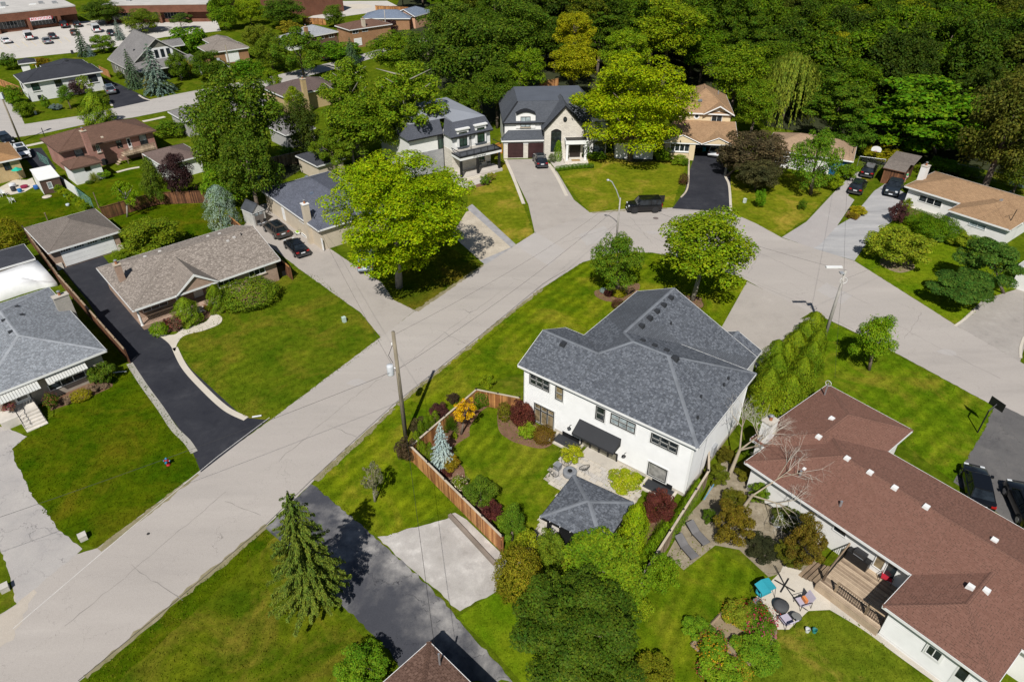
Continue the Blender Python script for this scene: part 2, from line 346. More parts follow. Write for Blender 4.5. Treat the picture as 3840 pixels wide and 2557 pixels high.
    def hip(s, x0, x1, y0, y1, ze, sl, m, gables='', fm=None, tabs=None, gm=None, ov=.4, cap=True, axis=None, fascia=True, capm=None):
        W_, D_ = x1-x0, y1-y0; ax = axis or ('x' if W_ >= D_ else 'y')
        if ax == 'x':
            h = D_/2*sl; ym = (y0+y1)/2; a = x0+(0 if 'W' in gables else min(D_/2, W_/2)); b = x1-(0 if 'E' in gables else min(D_/2, W_/2))
            R0, R1 = (a,ym,ze+h), (b,ym,ze+h); c = [(x0,y0,ze),(x1,y0,ze),(x1,y1,ze),(x0,y1,ze)]
            ps = [[c[0],c[1],R1,R0],[c[2],c[3],R0,R1]]; cp = [(R0,R1)]; eg = [(c[0],c[1]),(c[2],c[3])]
            for g, i, j, R in (('W',3,0,R0),('E',1,2,R1)):
                if g in gables: eg += [(c[i],R),(R,c[j])]
                else: ps.append([c[i],c[j],R]); cp += [(c[i],R),(R,c[j])]; eg.append((c[i],c[j]))
        else:
            h = W_/2*sl; xm = (x0+x1)/2; a = y0+(0 if 'S' in gables else min(W_/2, D_/2)); b = y1-(0 if 'N' in gables else min(W_/2, D_/2))
            R0, R1 = (xm,a,ze+h), (xm,b,ze+h); c = [(x0,y0,ze),(x1,y0,ze),(x1,y1,ze),(x0,y1,ze)]
            ps = [[c[1],c[2],R1,R0],[c[3],c[0],R0,R1]]; cp = [(R0,R1)]; eg = [(c[1],c[2]),(c[3],c[0])]
            for g, i, j, R in (('S',0,1,R0),('N',2,3,R1)):
                if g in gables: eg += [(c[i],R),(R,c[j])]
                else: ps.append([c[i],c[j],R]); cp += [(c[i],R),(R,c[j])]; eg.append((c[i],c[j]))
        if R0 == R1: cp = cp[1:]
        sf = [[(p[0],p[1],ze-.16) for p in c]]
        r = s.roof(ps, m, eg if fascia else (), fm, tabs, soffit=sf, cap=cp if cap else None, capm=capm)
        for g in gables: # gable walls set back by the overhang
            o = ov
            if ax == 'x': X = x0+o if g == 'W' else x1-o; pts = [(X,y0+o,ze-.2),(X,y1-o,ze-.2),(X,y1-o,ze+o*sl-.03),(X,ym,ze+h-.03),(X,y0+o,ze+o*sl-.03)]
            else: Y = y0+o if g == 'S' else y1-o; pts = [(x0+o,Y,ze-.2),(x1-o,Y,ze-.2),(x1-o,Y,ze+o*sl-.03),(xm,Y,ze+h-.03),(x0+o,Y,ze+o*sl-.03)]
            q = [(p[0]+(.12 if g=='W' else -.12 if g=='E' else 0), p[1]+(.12 if g=='S' else -.12 if g=='N' else 0), p[2]) for p in pts]
            n = len(pts); MB().add(pts+q, [tuple(range(n)), tuple(range(2*n-1,n-1,-1))]+[(i,(i+1)%n,n+(i+1)%n,n+i) for i in range(n)]).build('gable_wall', gm or WHITE, s.root)
            s.face('G'+g, *((x0+o, y0+o, 1, 0) if g == 'S' else (x1-o, y1-o, -1, 0) if g == 'N' else (x1-o, y0+o, 0, 1) if g == 'E' else (x0+o, y1-o, 0, -1)))
        def f(x, y, c=(x0,x1,y0,y1), g=gables, ax=ax):
            if not (c[0] <= x <= c[1] and c[2] <= y <= c[3]): return -1
            ds = []
            if ax == 'x' or 'S' not in g: ds.append(y-c[2])
            if ax == 'x' or 'N' not in g: ds.append(c[3]-y)
            if ax == 'y' or 'W' not in g: ds.append(x-c[0])
            if ax == 'y' or 'E' not in g: ds.append(c[1]-x)
            return ze+sl*min(ds)
        s.rf.append(f); return r
    def rz(s, x, y): return max([f(x, y) for f in s.rf]+[0])
    def roof_hit(s, pt):
        r = ray(pt); rl = np.array([r @ s.ax, r @ s.ay]); c = np.array([-s.o @ s.ax, -s.o @ s.ay])
        for z in np.arange(12, 0, -.04):
            t = (z+s.o[2]-CAM_H)/r[2]; q = c+rl*t
            if s.rz(q[0], q[1]) >= z: return float(q[0]), float(q[1]), float(z)
        return float(q[0]), float(q[1]), 0.
    def vent(s, pt, m=None, sx=.42, sy=.42, h=.22, name='roof_vent'):
        x, y, z = s.roof_hit(pt); m = m or DARKV
        MB().add([(x-sx/2,y-sy/2,z-.12),(x+sx/2,y-sy/2,z-.12),(x+sx/2,y+sy/2,z-.12),(x-sx/2,y+sy/2,z-.12),(x-sx*.42,y-sy*.42,z+h),(x+sx*.42,y-sy*.42,z+h),(x+sx*.42,y+sy*.42,z+h),(x-sx*.42,y+sy*.42,z+h)],
                 [(4,5,6,7),(0,1,5,4),(1,2,6,5),(2,3,7,6),(3,0,4,7)]).build(name, m, s.root)
    def pipe(s, pt, m=None, r=.06, h=.45, name='vent_pipe'):
        x, y, z = s.roof_hit(pt); MB().tube((x,y,z-.1),(x,y,z+h),r,r,8).build(name, m or DARKV, s.root)
    def chimney(s, pt, zt, sx, sy, m, z0=0., capm=None, flue=True, off=(0,0)):
        x, y = s.loc(pt, zt); x += off[0]; y += off[1]; c = MB().box(x-sx/2,x+sx/2,y-sy/2,y+sy/2,z0,zt).build('chimney', m, s.root)
        MB().box(x-sx/2-.06,x+sx/2+.06,y-sy/2-.06,y+sy/2+.06,zt,zt+.1).build('chimney_cap', capm or CONC, c)
        if flue: MB().tube((x,y,zt+.1),(x,y,zt+.45),.13,.12,10).build('flue', mat('clay_flue', (.32,.13,.06), .8), c); MB().lathe([(.0,.0),(.19,.0),(.19,.04),(.05,.12),(0,.12)], 10, (x,y,zt+.5)).build('rain_cap', ALU, c)
def tabs_on(b, p, cw=.34, ch=.145, keep=.55):
    P = [Vector(q) for q in p]; n = (P[1]-P[0]).cross(P[2]-P[0]).normalized()
    if n.z < 0: n = -n
    if n.z > .995: return
    u = Vector((-n.y, n.x, 0)).normalized(); v = n.cross(u); o = P[0]
    q = [((x-o).dot(u), (x-o).dot(v)) for x in P]; m = len(q)
    ar = sum(q[i][0]*q[(i+1)%m][1]-q[(i+1)%m][0]*q[i][1] for i in range(m)); sg = 1 if ar > 0 else -1
    def inside(x, y):
        for i in range(m):
            ax, ay = q[i]; bx, by = q[(i+1)%m]; L = math.hypot(bx-ax, by-ay) or 1
            if sg*((bx-ax)*(y-ay)-(by-ay)*(x-ax)) < .0*L: return False
        return True
    y = min(z[1] for z in q)+.02; y1 = max(z[1] for z in q); x0 = min(z[0] for z in q); x1 = max(z[0] for z in q); h = n*.016
    while y < y1-ch:
        x = x0+random.random()*cw
        while x < x1:
            w = cw*random.uniform(.35, .75)
            if random.random() < keep*1.6 and inside(x+.03, y) and inside(x+w, y) and inside(x+.03, y+ch) and inside(x+w, y+ch):
                A = o+u*x+v*y; B = A+u*w; C = B+v*ch; E = A+v*ch
                b.add([A+h, B+h, C+n*.004, E+n*.004, A, B], [(0,1,2,3),(4,5,1,0)])
            x += w+random.uniform(.05, .35)*cw
        y += ch
def sheet(name, pts, z, m, kind='structure', smooth=False, parent=None, jag=0., raw=False):
    """a flat piece of ground cover; pts are photo points or metres, z its height"""
    q = [tuple(p[:2]) if raw else G2(p) for p in pts]
    if smooth: q = curve(q, smooth)
    if jag: q = ragged(q, jag)
    me = bpy.data.meshes.new(name); me.from_pydata([(x, y, z) for x, y in q], [], [tuple(range(len(q)))]); me.update()
    if me.polygons[0].normal.z < 0: me.flip_normals()
    me.materials.append(m); uv_mesh(me); o = link(name, me, parent)
    if kind and parent is None: o['kind'] = kind
    return o
def curve(q, mask=True, n=6):
    """Catmull-Rom through the points; mask = indices of sharp corners"""
    sharp = set(mask) if isinstance(mask, (set, list, tuple)) else set(); out = []; m = len(q)
    for i in range(m):
        p1, p2 = np.array(q[i]), np.array(q[(i+1)%m]); p0 = p1 if i in sharp else np.array(q[i-1]); p3 = p2 if (i+1)%m in sharp else np.array(q[(i+2)%m])
        for k in range(n):
            t = k/n; out.append(tuple(.5*((2*p1)+(-p0+p2)*t+(2*p0-5*p1+4*p2-p3)*t*t+(-p0+3*p1-3*p2+p3)*t**3)))
    return out
def ragged(q, a, step=.35):
    out = []; m = len(q)
    for i in range(m):
        A, B = np.array(q[i]), np.array(q[(i+1)%m]); L = np.linalg.norm(B-A); k = max(1, int(L/step)); k = min(k, 160); nrm = np.array([-(B-A)[1], (B-A)[0]])/(L or 1)
        for j in range(k): out.append(tuple(A+(B-A)*j/k+nrm*random.gauss(0, a)*(1 if j else .3)))
    return out
# ------------------------------------------------ ground, lawns, roads, driveways
GREEN = grass('grass_general', (0.0476,0.0794,0.0035), (0.0968,0.1229,0.0069), (0.1729,0.1460,0.0212), .55)
g = MB().poly([(-600,-60,0),(600,-60,0),(600,900,0),(-600,900,0)]).build('ground', GREEN); g['kind'] = 'structure'
VIVID = grass('grass_vivid', (0.0295,0.0657,0.0015), (0.0746,0.0984,0.0026), (0.1053,0.0958,0.0056), .5)
OLIVE = grass('grass_olive', (0.0503,0.0885,0.0034), (0.1004,0.1257,0.0069), (0.1480,0.1291,0.0142), .47, rad(43), .8, .2)
MOWN = grass('grass_mown', (0.0543,0.0986,0.0029), (0.1355,0.1628,0.0060), (0.1973,0.1797,0.0165), .50, rad(52), .75, .42)
MOWN2 = grass('grass_garden', (0.0503,0.0945,0.0029), (0.1255,0.1550,0.0069), (0.1850,0.1741,0.0165), .51, rad(62), .9, .36)
MOWN3 = grass('grass_stripes', (0.0523,0.1057,0.0029), (0.1130,0.1572,0.0064), (0.1850,0.1628,0.0188), .5, rad(38), .7, .42)
DRY = grass('grass_dry', (0.0889,0.1207,0.0052), (0.1632,0.1684,0.0107), (0.2959,0.2134,0.0353), .5)
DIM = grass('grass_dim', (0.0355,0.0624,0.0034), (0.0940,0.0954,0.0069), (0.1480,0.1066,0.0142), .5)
FAIR = grass('grass_fair', (0.0732,0.1308,0.0034), (0.1443,0.1797,0.0077), (0.2466,0.2021,0.0282), .6)
ROAD = pave('road_asphalt', (.375,.34,.308), (.305,.278,.254), (.43,.392,.355), .12, .3, .25, .9, .6, 3., rad(48))
ROAD2 = pave('road_worn', (.40,.37,.34), (.30,.285,.27), (.47,.44,.40), .35, .8, .2, .9, .8, 9., rad(40))
DRIVE = pave('driveway_grey', (.36,.325,.29), (.29,.262,.235), (.40,.362,.325), .25, 0, .2)
SEALED = pave('driveway_sealed', (.03,.031,.038), (.019,.02,.026), (.052,.053,.06), .3, 0, .3, .75, .5)
PATCHY = pave('driveway_patchy', (.06,.062,.072), (.05,.052,.062), (.40,.38,.355), .13, .9, .2, .85, .3, 21.)
PALE = pave('driveway_pale', (.37,.345,.325), (.28,.265,.26), (.47,.44,.40), .3, 1.3, .2, .9, .7, 5.)
WORN = pave('driveway_worn', (.34,.335,.335), (.2,.2,.205), (.50,.485,.47), .35, 0, .2, .9, .6, 2., rad(38))
GRAVEL = pave('gravel', (.38,.355,.33), (.27,.25,.225), (.58,.55,.51), .45, 0, .4, .95, .5, 8.)
DARKDR = pave('driveway_dark', (.115,.11,.108), (.07,.068,.07), (.17,.16,.15), .4, .8, .2, .9, .7, 4.)
CONCP = pave('concrete_pale', (.52,.47,.39), (.44,.395,.33), (.60,.55,.47), .4)
LOT = pave('parking_asphalt', (.50,.47,.425), (.40,.37,.335), (.57,.54,.50), .12, .7, .1, .9, .8, 7.)
MULCH = pave('mulch', (.17,.095,.06), (.10,.055,.035), (.24,.145,.095), 1.2, 0, .5)
DIRT = pave('dirt', (.25,.19,.12), (.17,.13,.075), (.34,.27,.18), .8, 0, .4)
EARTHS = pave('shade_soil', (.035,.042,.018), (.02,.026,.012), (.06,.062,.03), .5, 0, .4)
def Dp(s): # "x y, x y, ..." in the 2355-wide view
    return [tuple(float(t) for t in q.split()) for q in s.split(',')]
def ground(name, pts, lv, m, **k): return sheet(name, Dp(pts), .004*lv, m, **k)
# lawns
ground('lawn', '28 1032, 60 1004, 118 960, 300 838, 420 1000, 452 1062, 455 1086, 224 1262, 200 1255, 130 1212, 73 1141, 40 1070', 1, VIVID, jag=.08)
ground('lawn', '512 722, 680 620, 740 640, 872 770, 880 782, 622 966, 570 962, 500 905, 430 830, 408 795, 420 760, 480 740', 1, OLIVE, jag=.07)
ground('lawn', '715 1112, 905 935, 1100 780, 1250 662, 1340 603, 1420 581, 1500 581, 1600 602, 1705 637, 1718 650, 1650 770, 1500 800, 1300 760, 1200 860, 1110 880, 940 1040, 960 1070, 1045 1165, 900 1235, 850 1228, 760 1150', 1, MOWN, jag=.07)
ground('lawn', '1048 1020, 1130 935, 1200 960, 1260 1040, 1300 1070, 1260 1090, 1310 1125, 1250 1240, 1160 1200, 1080 1110', 2, MOWN2)
ground('lawn', '196 1568, 606 1222, 640 1240, 760 1400, 880 1500, 935 1568', 1, grass('grass_front', (0.0385,0.0712,0.0027), (0.0991,0.1171,0.0055), (0.1622,0.1273,0.0188), .46, rad(50), .25, .2))
ground('lawn', '192 1568, 606 1219, 632 1235, 270 1568', 2, VIVID, jag=.06)
ground('lawn', '1050 1420, 1140 1360, 1230 1400, 1300 1568, 1200 1568, 1120 1480', 1, FAIR)
ground('lawn', '1480 1290, 1600 1240, 1770 1330, 1760 1400, 1720 1430, 1600 1500, 1620 1568, 1400 1568, 1380 1380', 1, MOWN2)
ground('lawn', '1768 1480, 1900 1405, 1990 1430, 2010 1460, 2130 1568, 1700 1568', 1, DRY.copy() if 0 else grass('grass_bare', (0.0628,0.1006,0.0052), (0.1255,0.1460,0.0107), (0.3207,0.2134,0.0471), .57))
ground('lawn', '1880 724, 2290 935, 2200 1112, 1900 890, 1880 800', 1, MOWN3)
ground('lawn', '1965 600, 2000 550, 2080 500, 2355 600, 2355 640, 2200 748', 1, FAIR, jag=.07)
ground('lawn', '1683 490, 1680 400, 1925 400, 1922 430, 1860 500, 1790 545', 1, DRY, jag=.08)
ground('lawn', '1282 390, 1330 350, 1560 355, 1580 375, 1545 480, 1440 482, 1355 490, 1300 420', 1, DRY, jag=.08)
ground('lawn', '1075 430, 1165 370, 1228 537, 1185 563, 1075 475', 1, DRY, jag=.08)
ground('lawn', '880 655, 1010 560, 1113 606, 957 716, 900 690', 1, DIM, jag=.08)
ground('lawn', '260 495, 340 470, 480 470, 540 520, 420 570, 300 590', 1, VIVID)
ground('lawn', '0 480, 60 445, 140 445, 210 515, 60 545, 0 560', 1, VIVID)
ground('lawn', '180 430, 250 400, 360 375, 440 460, 260 490', 1, VIVID)
# roads
ground('road', '-200 1540, 39 1388, 170 1275, 224 1260, 455 1086, 622 966, 876 775, 956 714, 1113 608, 1186 563, 1230 535, 1300 510, 1356 489, 1440 481, 1545 478, 1620 480, 1683 490, 1740 515, 1800 548, 1870 570, 1966 601, 2200 749, 2346 832, 2700 1040, 2700 1180, 2355 978, 2290 936, 2150 860, 2000 780, 1880 723, 1800 690, 1712 642, 1600 601, 1500 581, 1420 581, 1340 603, 1250 661, 1100 780, 905 936, 715 1112, 610 1212, 180 1568, -100 1790', 3, ROAD, jag=.02)
ground('road', '-60 330, 96 308, 193 287, 305 271, 391 254, 530 217, 607 201, 800 152, 1000 90, 1000 78, 780 140, 607 180, 521 195, 391 220, 346 229, 260 249, 190 266, 57 286, 40 250, 0 222, -80 215', 3, ROAD2, jag=.02)
ground('road_patch', '1113 608, 1186 563, 1228 537, 1356 489, 1420 520, 1300 560, 1250 600, 1150 600', 4, pave('road_patch', (.33,.30,.275), (.29,.27,.25), (.36,.335,.31), .2, 0, .2), jag=.0) if 0 else None
sheet('road_seam', [(1185,565),(1262,612),(1300,575),(1232,534)], .016, pave('road_patch', (.39,.36,.335), (.35,.325,.3), (.42,.39,.365), .2, 0, .2))
# worn, dusty verges where grass meets the road
VERGE = pave('dry_verge', (.22,.19,.11), (.13,.13,.05), (.33,.28,.2), 1.1, 0, .4)
for v in ('612 1206, 500 1300, 400 1384, 300 1468, 195 1556', '905 938, 820 1014, 722 1103', '1096 784, 1000 860, 912 930', '1246 664, 1170 722, 1100 778', '455 1090, 350 1168, 226 1262', '960 716, 1040 660, 1112 610', '1362 490, 1440 484, 1535 480'):
    q = [np.array(G2(p)) for p in Dp(v)]; d = (q[-1]-q[0])/np.linalg.norm(q[-1]-q[0]); nn = np.array([-d[1], d[0]]); w_ = [random.uniform(.15,.45) for _ in q]
    sheet('verge', [tuple(p+nn*w) for p, w in zip(q, w_)]+[tuple(p-nn*.12) for p in q[::-1]], .0145, VERGE, jag=.07, raw=True)
sheet('dust_patch', ['m,90,600','m,240,640','m,330,760','m,200,960','m,120,1180','m,-100,1300','m,-100,1050','m,60,930','m,150,870'], .0155, pave('dust', (.42,.37,.31), (.38,.34,.295), (.48,.42,.35), .5), jag=.12)
# driveways
ground('driveway', '142 618, 236 588, 262 620, 345 765, 385 775, 440 850, 560 960, 617 966, 462 1086, 452 1060, 430 1010, 300 835, 250 770, 200 690', 4, SEALED)
ground('driveway', '600 470, 640 465, 740 560, 830 620, 878 650, 905 690, 955 714, 876 776, 830 720, 690 620, 560 520', 4, DRIVE, jag=.02)
ground('driveway', '1165 368, 1250 365, 1278 390, 1320 460, 1356 489, 1300 512, 1230 536, 1215 470', 4, DRIVE)
ground('driveway', '1585 395, 1600 352, 1645 352, 1680 400, 1680 488, 1546 480, 1575 440', 4, SEALED)
ground('driveway', '1930 430, 1965 395, 1990 398, 1950 450, 1965 460, 1925 520, 1885 565, 1870 571, 1798 546, 1855 510', 4, pave('driveway_lilac', (.36,.33,.315), (.30,.28,.27), (.4,.375,.355), .25, 0, .2, seed=3.))
ground('driveway', '1960 500, 2010 440, 2040 420, 2090 450, 2050 510, 2000 550, 1965 600, 1870 571, 1885 564, 1925 520', 5, WORN)
ground('driveway', '1650 770, 1718 648, 1866 718, 1838 735, 1880 725, 1850 790, 1740 850, 1720 790', 4, DRIVE)
ground('driveway', '2355 660, 2260 690, 2198 748, 2346 832, 2355 800', 4, pave('driveway_aggregate', (.33,.30,.27), (.24,.22,.2), (.40,.37,.335), .5, 0, .4, seed=6.))
ground('driveway', '2192 1108, 2265 985, 2290 925, 2400 980, 2500 1200, 2355 1220, 2280 1170', 4, DARKDR, jag=.04)
ground('driveway', '612 1215, 715 1112, 760 1148, 850 1226, 960 1320, 1050 1420, 1180 1568, 935 1568, 900 1500, 780 1385, 720 1310, 640 1240', 4, PATCHY, jag=.08)
ground('gravel_pad', '868 1235, 1000 1200, 1050 1185, 1165 1290, 1140 1360, 1058 1405, 960 1320', 5, GRAVEL, jag=.06)
ground('driveway', '-40 970, 23 986, 62 1004, 28 1032, 36 1065, 52 1093, 73 1141, 102 1169, 130 1213, 190 1262, 120 1320, 39 1388, 18 1309, 0 1262, -40 1220', 4, PALE, jag=.04)
ground('driveway', '232 180, 272 193, 350 231, 262 250, 250 225, 255 200', 4, SEALED)
ground('driveway', '45 345, 95 340, 130 390, 85 400', 4, SEALED)
ground('driveway', '520 212, 640 235, 700 300, 660 320, 600 270, 480 245', 4, DARKDR)
ground('driveway', '1072 488, 1086 482, 1186 563, 1114 608, 1060 560, 1040 540', 4, brickmat('interlock_paving', (.50,.43,.33), (.42,.36,.28), (.3,.27,.22), .24, .16, .012, .85, .3))
ground('paving_border', '1072 478, 1086 470, 1186 562, 1176 570', 5, mat('granite_border', (.30,.29,.29), .8))
ground('paving_border', '1104 600, 1178 568, 1186 564, 1116 609', 5, mat('granite_border', (.30,.29,.29), .8))
# parking lot behind the white bungalow and paved yard further off
sheet('parking_lot', ['a,-300,580','a,0,535','a,700,462','a,1000,420','a,1450,330','a,1950,275','a,1900,150','a,1000,170','a,400,220','a,0,270','a,-300,300'], .012, LOT)
sheet('parking_lot', ['b,660,135','b,560,175','b,700,190','b,900,150','b,1260,100','b,1400,60','b,1300,10','b,660,14'], .012, LOT)
sheet('splash_pad', ['b,900,60','b,960,80','b,1060,82','b,1150,70','b,1165,55','b,1110,40','b,1000,40','b,930,48'], .016, CONCP, smooth=True)
for i in range(9): # parking bays
    sheet('parking_line', [f'a,{20+i*75},{440-i*8}', f'a,{26+i*75},{440-i*8}', f'a,{26+i*75-55},{395-i*8}', f'a,{20+i*75-55},{395-i*8}'], .017, mat('line_paint', (.6,.5,.3), .7))
# concrete kerb strips and walks
def strip(name, pts, wd, z, m, h=0., sm=True, parent=None):
    q = [np.array(G2(p)) for p in pts]
    if sm and len(q) > 2:
        q = curve([tuple(x) for x in q], {0, len(q)-1}); q = [np.array(x) for x in q[:-5]]
    L, R = [], []
    for i, p in enumerate(q):
        d = q[min(i+1,len(q)-1)]-q[max(i-1,0)]; d = d/(np.linalg.norm(d) or 1); n = np.array([-d[1], d[0]]); L.append(p+n*wd/2); R.append(p-n*wd/2)
    b = MB(); n = len(q)
    vs = [(x[0],x[1],z) for x in L]+[(x[0],x[1],z) for x in R]; fs = [(i, n+i, n+i+1, i+1) for i in range(n-1)]
    if h:
        vs += [(x[0],x[1],z-h) for x in L]+[(x[0],x[1],z-h) for x in R]
        fs += [(i, i+1, 2*n+i+1, 2*n+i) for i in range(n-1)]+[(n+i+1, n+i, 3*n+i, 3*n+i+1) for i in range(n-1)]+[(0,2*n,3*n,n),(n-1,2*n-1,4*n-1,3*n-1)]
    o = b.add(vs, fs).build(name, m, parent)
    if parent is None: o['kind'] = 'structure'
    return o
strip('kerb_strip', Dp('298 836, 330 885, 370 940, 400 985, 430 1015, 447 1040'), .55, .03, pave('kerb_concrete', (.33,.31,.27), (.25,.24,.2), (.40,.38,.33), .8), .05)
strip('kerb_strip', Dp('402 800, 425 845, 470 895, 520 940, 566 963'), .55, .03, CONCP, .05)
sheet('front_walk', Dp('352 768, 400 770, 425 752, 470 742, 490 722, 510 730, 505 745, 470 760, 425 772, 408 790, 402 808, 388 790, 370 776'), .03, CONCP, smooth=True)
strip('kerb_strip', ['c,225,940','c,300,1110','c,385,1330'], .5, .03, CONCP, .05); strip('kerb_strip', ['c,610,980','c,690,1110','c,765,1260'], .5, .03, CONCP, .05)
strip('kerb_strip', ['c,2180,990','c,2165,1080','c,2200,1170','c,2215,1390'], .35, .05, CONCP, .06); strip('timber_edge', ['c,1845,940','c,1835,1180','c,1775,1275'], .25, .06, TANCAP, .07)
strip('kerb_strip', ['h,1745,760','h,1830,700','h,1930,610'], .25, .06, CONCP, .07); strip('kerb_strip', ['h,2355,860','h,2325,950','h,2325,1040'], .25, .06, CONCP, .07)
strip('path', ['w,300,505','w,420,480','w,560,450'], 1.1, .016, CONCP); strip('path', ['w,1800,190','w,1950,160','w,2080,130'], 1.1, .016, CONCP)
strip('path', ['w,1470,830','w,1620,790','w,1760,765'], .7, .016, CONCP); strip('path', ['v,1760,1110','v,1860,1085','v,1970,1065'], 1.1, .016, CONCP)
strip('kerb_strip', ['u,2040,1400','u,2120,1450','u,2230,1480'], .4, .02, CONCP); strip('kerb_strip', ['u,1610,1500','u,1650,1560'], .4, .02, CONCP)
# tar-sealed joints along the road, a saw-cut line, manholes, marks
TAR = mat('tar', (.035,.033,.032), .7)
strip('road_joint', Dp('180 1565, 400 1385, 610 1208, 715 1105, 905 930'), .05, .0165, TAR, sm=False); strip('road_joint', Dp('905 930, 1100 775, 1250 652, 1300 622'), .05, .0165, TAR, sm=False)
strip('road_joint', ['h,0,395','h,440,580','h,850,790'], .05, .0165, mat('tar_faded', (.24,.22,.2), .8), sm=False)
strip('chalk_line', Dp('30 1445, 300 1215, 500 1050, 620 960'), .05, .0163, mat('chalk', (.55,.53,.5), .9), sm=False)
def crack(pts, w=.035): # wandering crack or tar seam
    q = [np.array(G2(p)) for p in Dp(pts)]; r = []
    for a, b in zip(q[:-1], q[1:]):
        k = max(2, int(np.linalg.norm(b-a)/.5)); r += [a+(b-a)*i/k+rng.normal(size=2)*.07 for i in range(k)]
    r.append(q[-1]); n = len(r); d = (q[-1]-q[0])/np.linalg.norm(q[-1]-q[0]); nn = np.array([-d[1], d[0]])
    ww = [w*random.uniform(.3,1) for _ in r]; o = MB().add([(p[0]+nn[0]*x,p[1]+nn[1]*x,.0168) for p, x in zip(r, ww)]+[(p[0]-nn[0]*x,p[1]-nn[1]*x,.0168) for p, x in zip(r, ww)], [(i,n+i,n+i+1,i+1) for i in range(n-1)]).build('road_crack', mat('tar_faded', (.24,.22,.2), .8)); o['kind'] = 'structure'
for c_ in ('300 1300, 420 1380', '520 1150, 600 1185', '760 980, 820 1005', '640 1060, 780 940, 900 850', '150 1440, 330 1290, 520 1130', '900 860, 1050 745, 1180 650', '1010 760, 1070 790', '1180 640, 1240 660', '1290 560, 1420 520, 1540 515', '1560 520, 1700 560, 1850 630, 2000 700', '1750 580, 1720 630', '2050 740, 2150 795, 2300 870', '2120 720, 2080 780', '1450 500, 1500 560'): crack(c_)
SPOT = pave('oil_stain', (.38,.352,.33), (.345,.32,.3), (.41,.38,.355), 1.2)
for c_ in ('820 880', '1500 535', '2180 810'):
    x_, y_ = G2(Dp(c_)[0]); sheet('road_stain', [(x_+random.uniform(.7,1.1)*math.cos(a), y_+random.uniform(.4,.6)*math.sin(a)) for a in np.linspace(0,5.7,11)], .0162, SPOT, raw=True, smooth=True)
for c_ in ('1330 540, 1390 520, 1410 545, 1350 566', '1900 650, 1960 680, 1935 700, 1878 668'): ground('road_patch', c_, 4.02, pave('patch_asphalt', (.385,.358,.335), (.35,.325,.305), (.415,.385,.36), .5))
def manhole(pt, r=.38):
    x, y = G2(pt); o = MB().lathe([(0,.0),(r,0),(r,.022),(r*.9,.024),(0,.024)], 18, (x,y,.0)).build('manhole_cover', mat('cast_iron', (.16,.13,.12), .7))
    return tag(o, 'round iron manhole cover in the pavement of the bend', 'manhole')
manhole('c,1552,1458')
# beds
sheet('planting_bed', ['j,1095,480','j,1110,620','j,1180,690','j,1290,740','j,1500,780','j,1600,690','j,1430,560','j,1440,380','j,1230,360','j,1120,410'], .016, MULCH, smooth=True)
sheet('planting_bed', ['j,330,740','j,560,480','j,930,440','j,1000,380','j,1030,400','j,940,460','j,850,590','j,850,670','j,740,740','j,700,780','j,720,860','j,800,960','j,820,1080','j,960,1300','j,1080,1480','j,1120,1540','j,900,1300'], .016, MULCH)
sheet('planting_bed', ['g,780,215','g,790,265','g,880,305','g,980,310','g,1080,290','g,1160,220','g,1175,160','g,1120,150','g,900,190'], .016, MULCH, smooth=True)
sheet('planting_bed', ['t,250,240','t,330,340','t,440,420','t,560,380','t,545,300','t,460,250','t,350,230'], .016, MULCH, smooth=True)
sheet('planting_bed', ['o,1480,290','o,1570,390','o,1680,400','o,1760,230','o,1900,40','o,1960,-20','o,1850,-60','o,1700,200'], .016, MULCH)
sheet('planting_bed', ['e,1340,1500','e,1480,1520','e,1620,1510','e,1760,1440','e,1900,1360','e,2130,1330','e,2355,1250','e,2355,1100','e,2000,1200','e,1700,1320','e,1400,1440'], .016, MULCH)
sheet('planting_bed', ['i,450,800','i,620,740','i,800,680','i,990,590','i,1000,560','i,860,540','i,640,600','i,440,740'], .016, MULCH)
sheet('planting_bed', ['d,770,1210','d,870,1245','d,960,1150','d,830,1120'], .12, MULCH)
sheet('planting_bed', ['c,660,1030','c,740,1010','c,1000,1015','c,1010,985','c,880,995','c,720,1005'], .016, MULCH)
sheet('planting_bed', ['y,980,1500','y,1300,1420','y,1420,1280','y,1240,1300','y,1130,1340','y,1220,1390','y,1000,1470'], .016, MULCH)
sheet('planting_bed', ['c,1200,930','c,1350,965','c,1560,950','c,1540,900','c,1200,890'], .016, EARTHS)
sheet('bare_soil', ['k,0,900','k,150,1030','k,430,810','k,640,850','k,900,1090','k,1000,1060','k,1250,1050','k,1400,800','k,800,200','k,500,50','k,330,400','k,180,560'], .016, pave('flagstones', (.24,.2,.14), (.13,.11,.075), (.38,.33,.25), 1.1, 1.4, .4))
sheet('bare_soil', ['d,1270,1240','d,1200,1180','d,1290,1040','d,1360,1090','d,1700,1250','d,2130,1430','d,2100,1400','d,1480,1160'], .016, MULCH)
sheet('mulch_ring', ['h,1100,225','h,1250,290','h,1390,245','h,1300,150','h,1100,160'], .016, DIRT, smooth=True)
sheet('path', ['d,1370,1090','d,1360,1130','d,1700,1270','d,2150,1430','d,2170,1400','d,1720,1240'], .02, CONCP)
sheet('dirt_strip', ['n,1840,75','n,1900,60','n,2000,120','n,2300,410','n,2255,500','n,2020,260'], .022, GRAVEL)
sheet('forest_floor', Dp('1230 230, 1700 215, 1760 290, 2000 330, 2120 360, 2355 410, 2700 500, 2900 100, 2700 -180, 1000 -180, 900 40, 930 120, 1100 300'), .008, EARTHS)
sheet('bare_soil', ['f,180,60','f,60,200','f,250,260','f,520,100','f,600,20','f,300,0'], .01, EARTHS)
sheet('patio_slab', ['z,100,930','z,230,960','z,520,900','z,760,760','z,680,600','z,560,650','z,300,640','z,0,800','z,-100,900'], .02, CONCP)
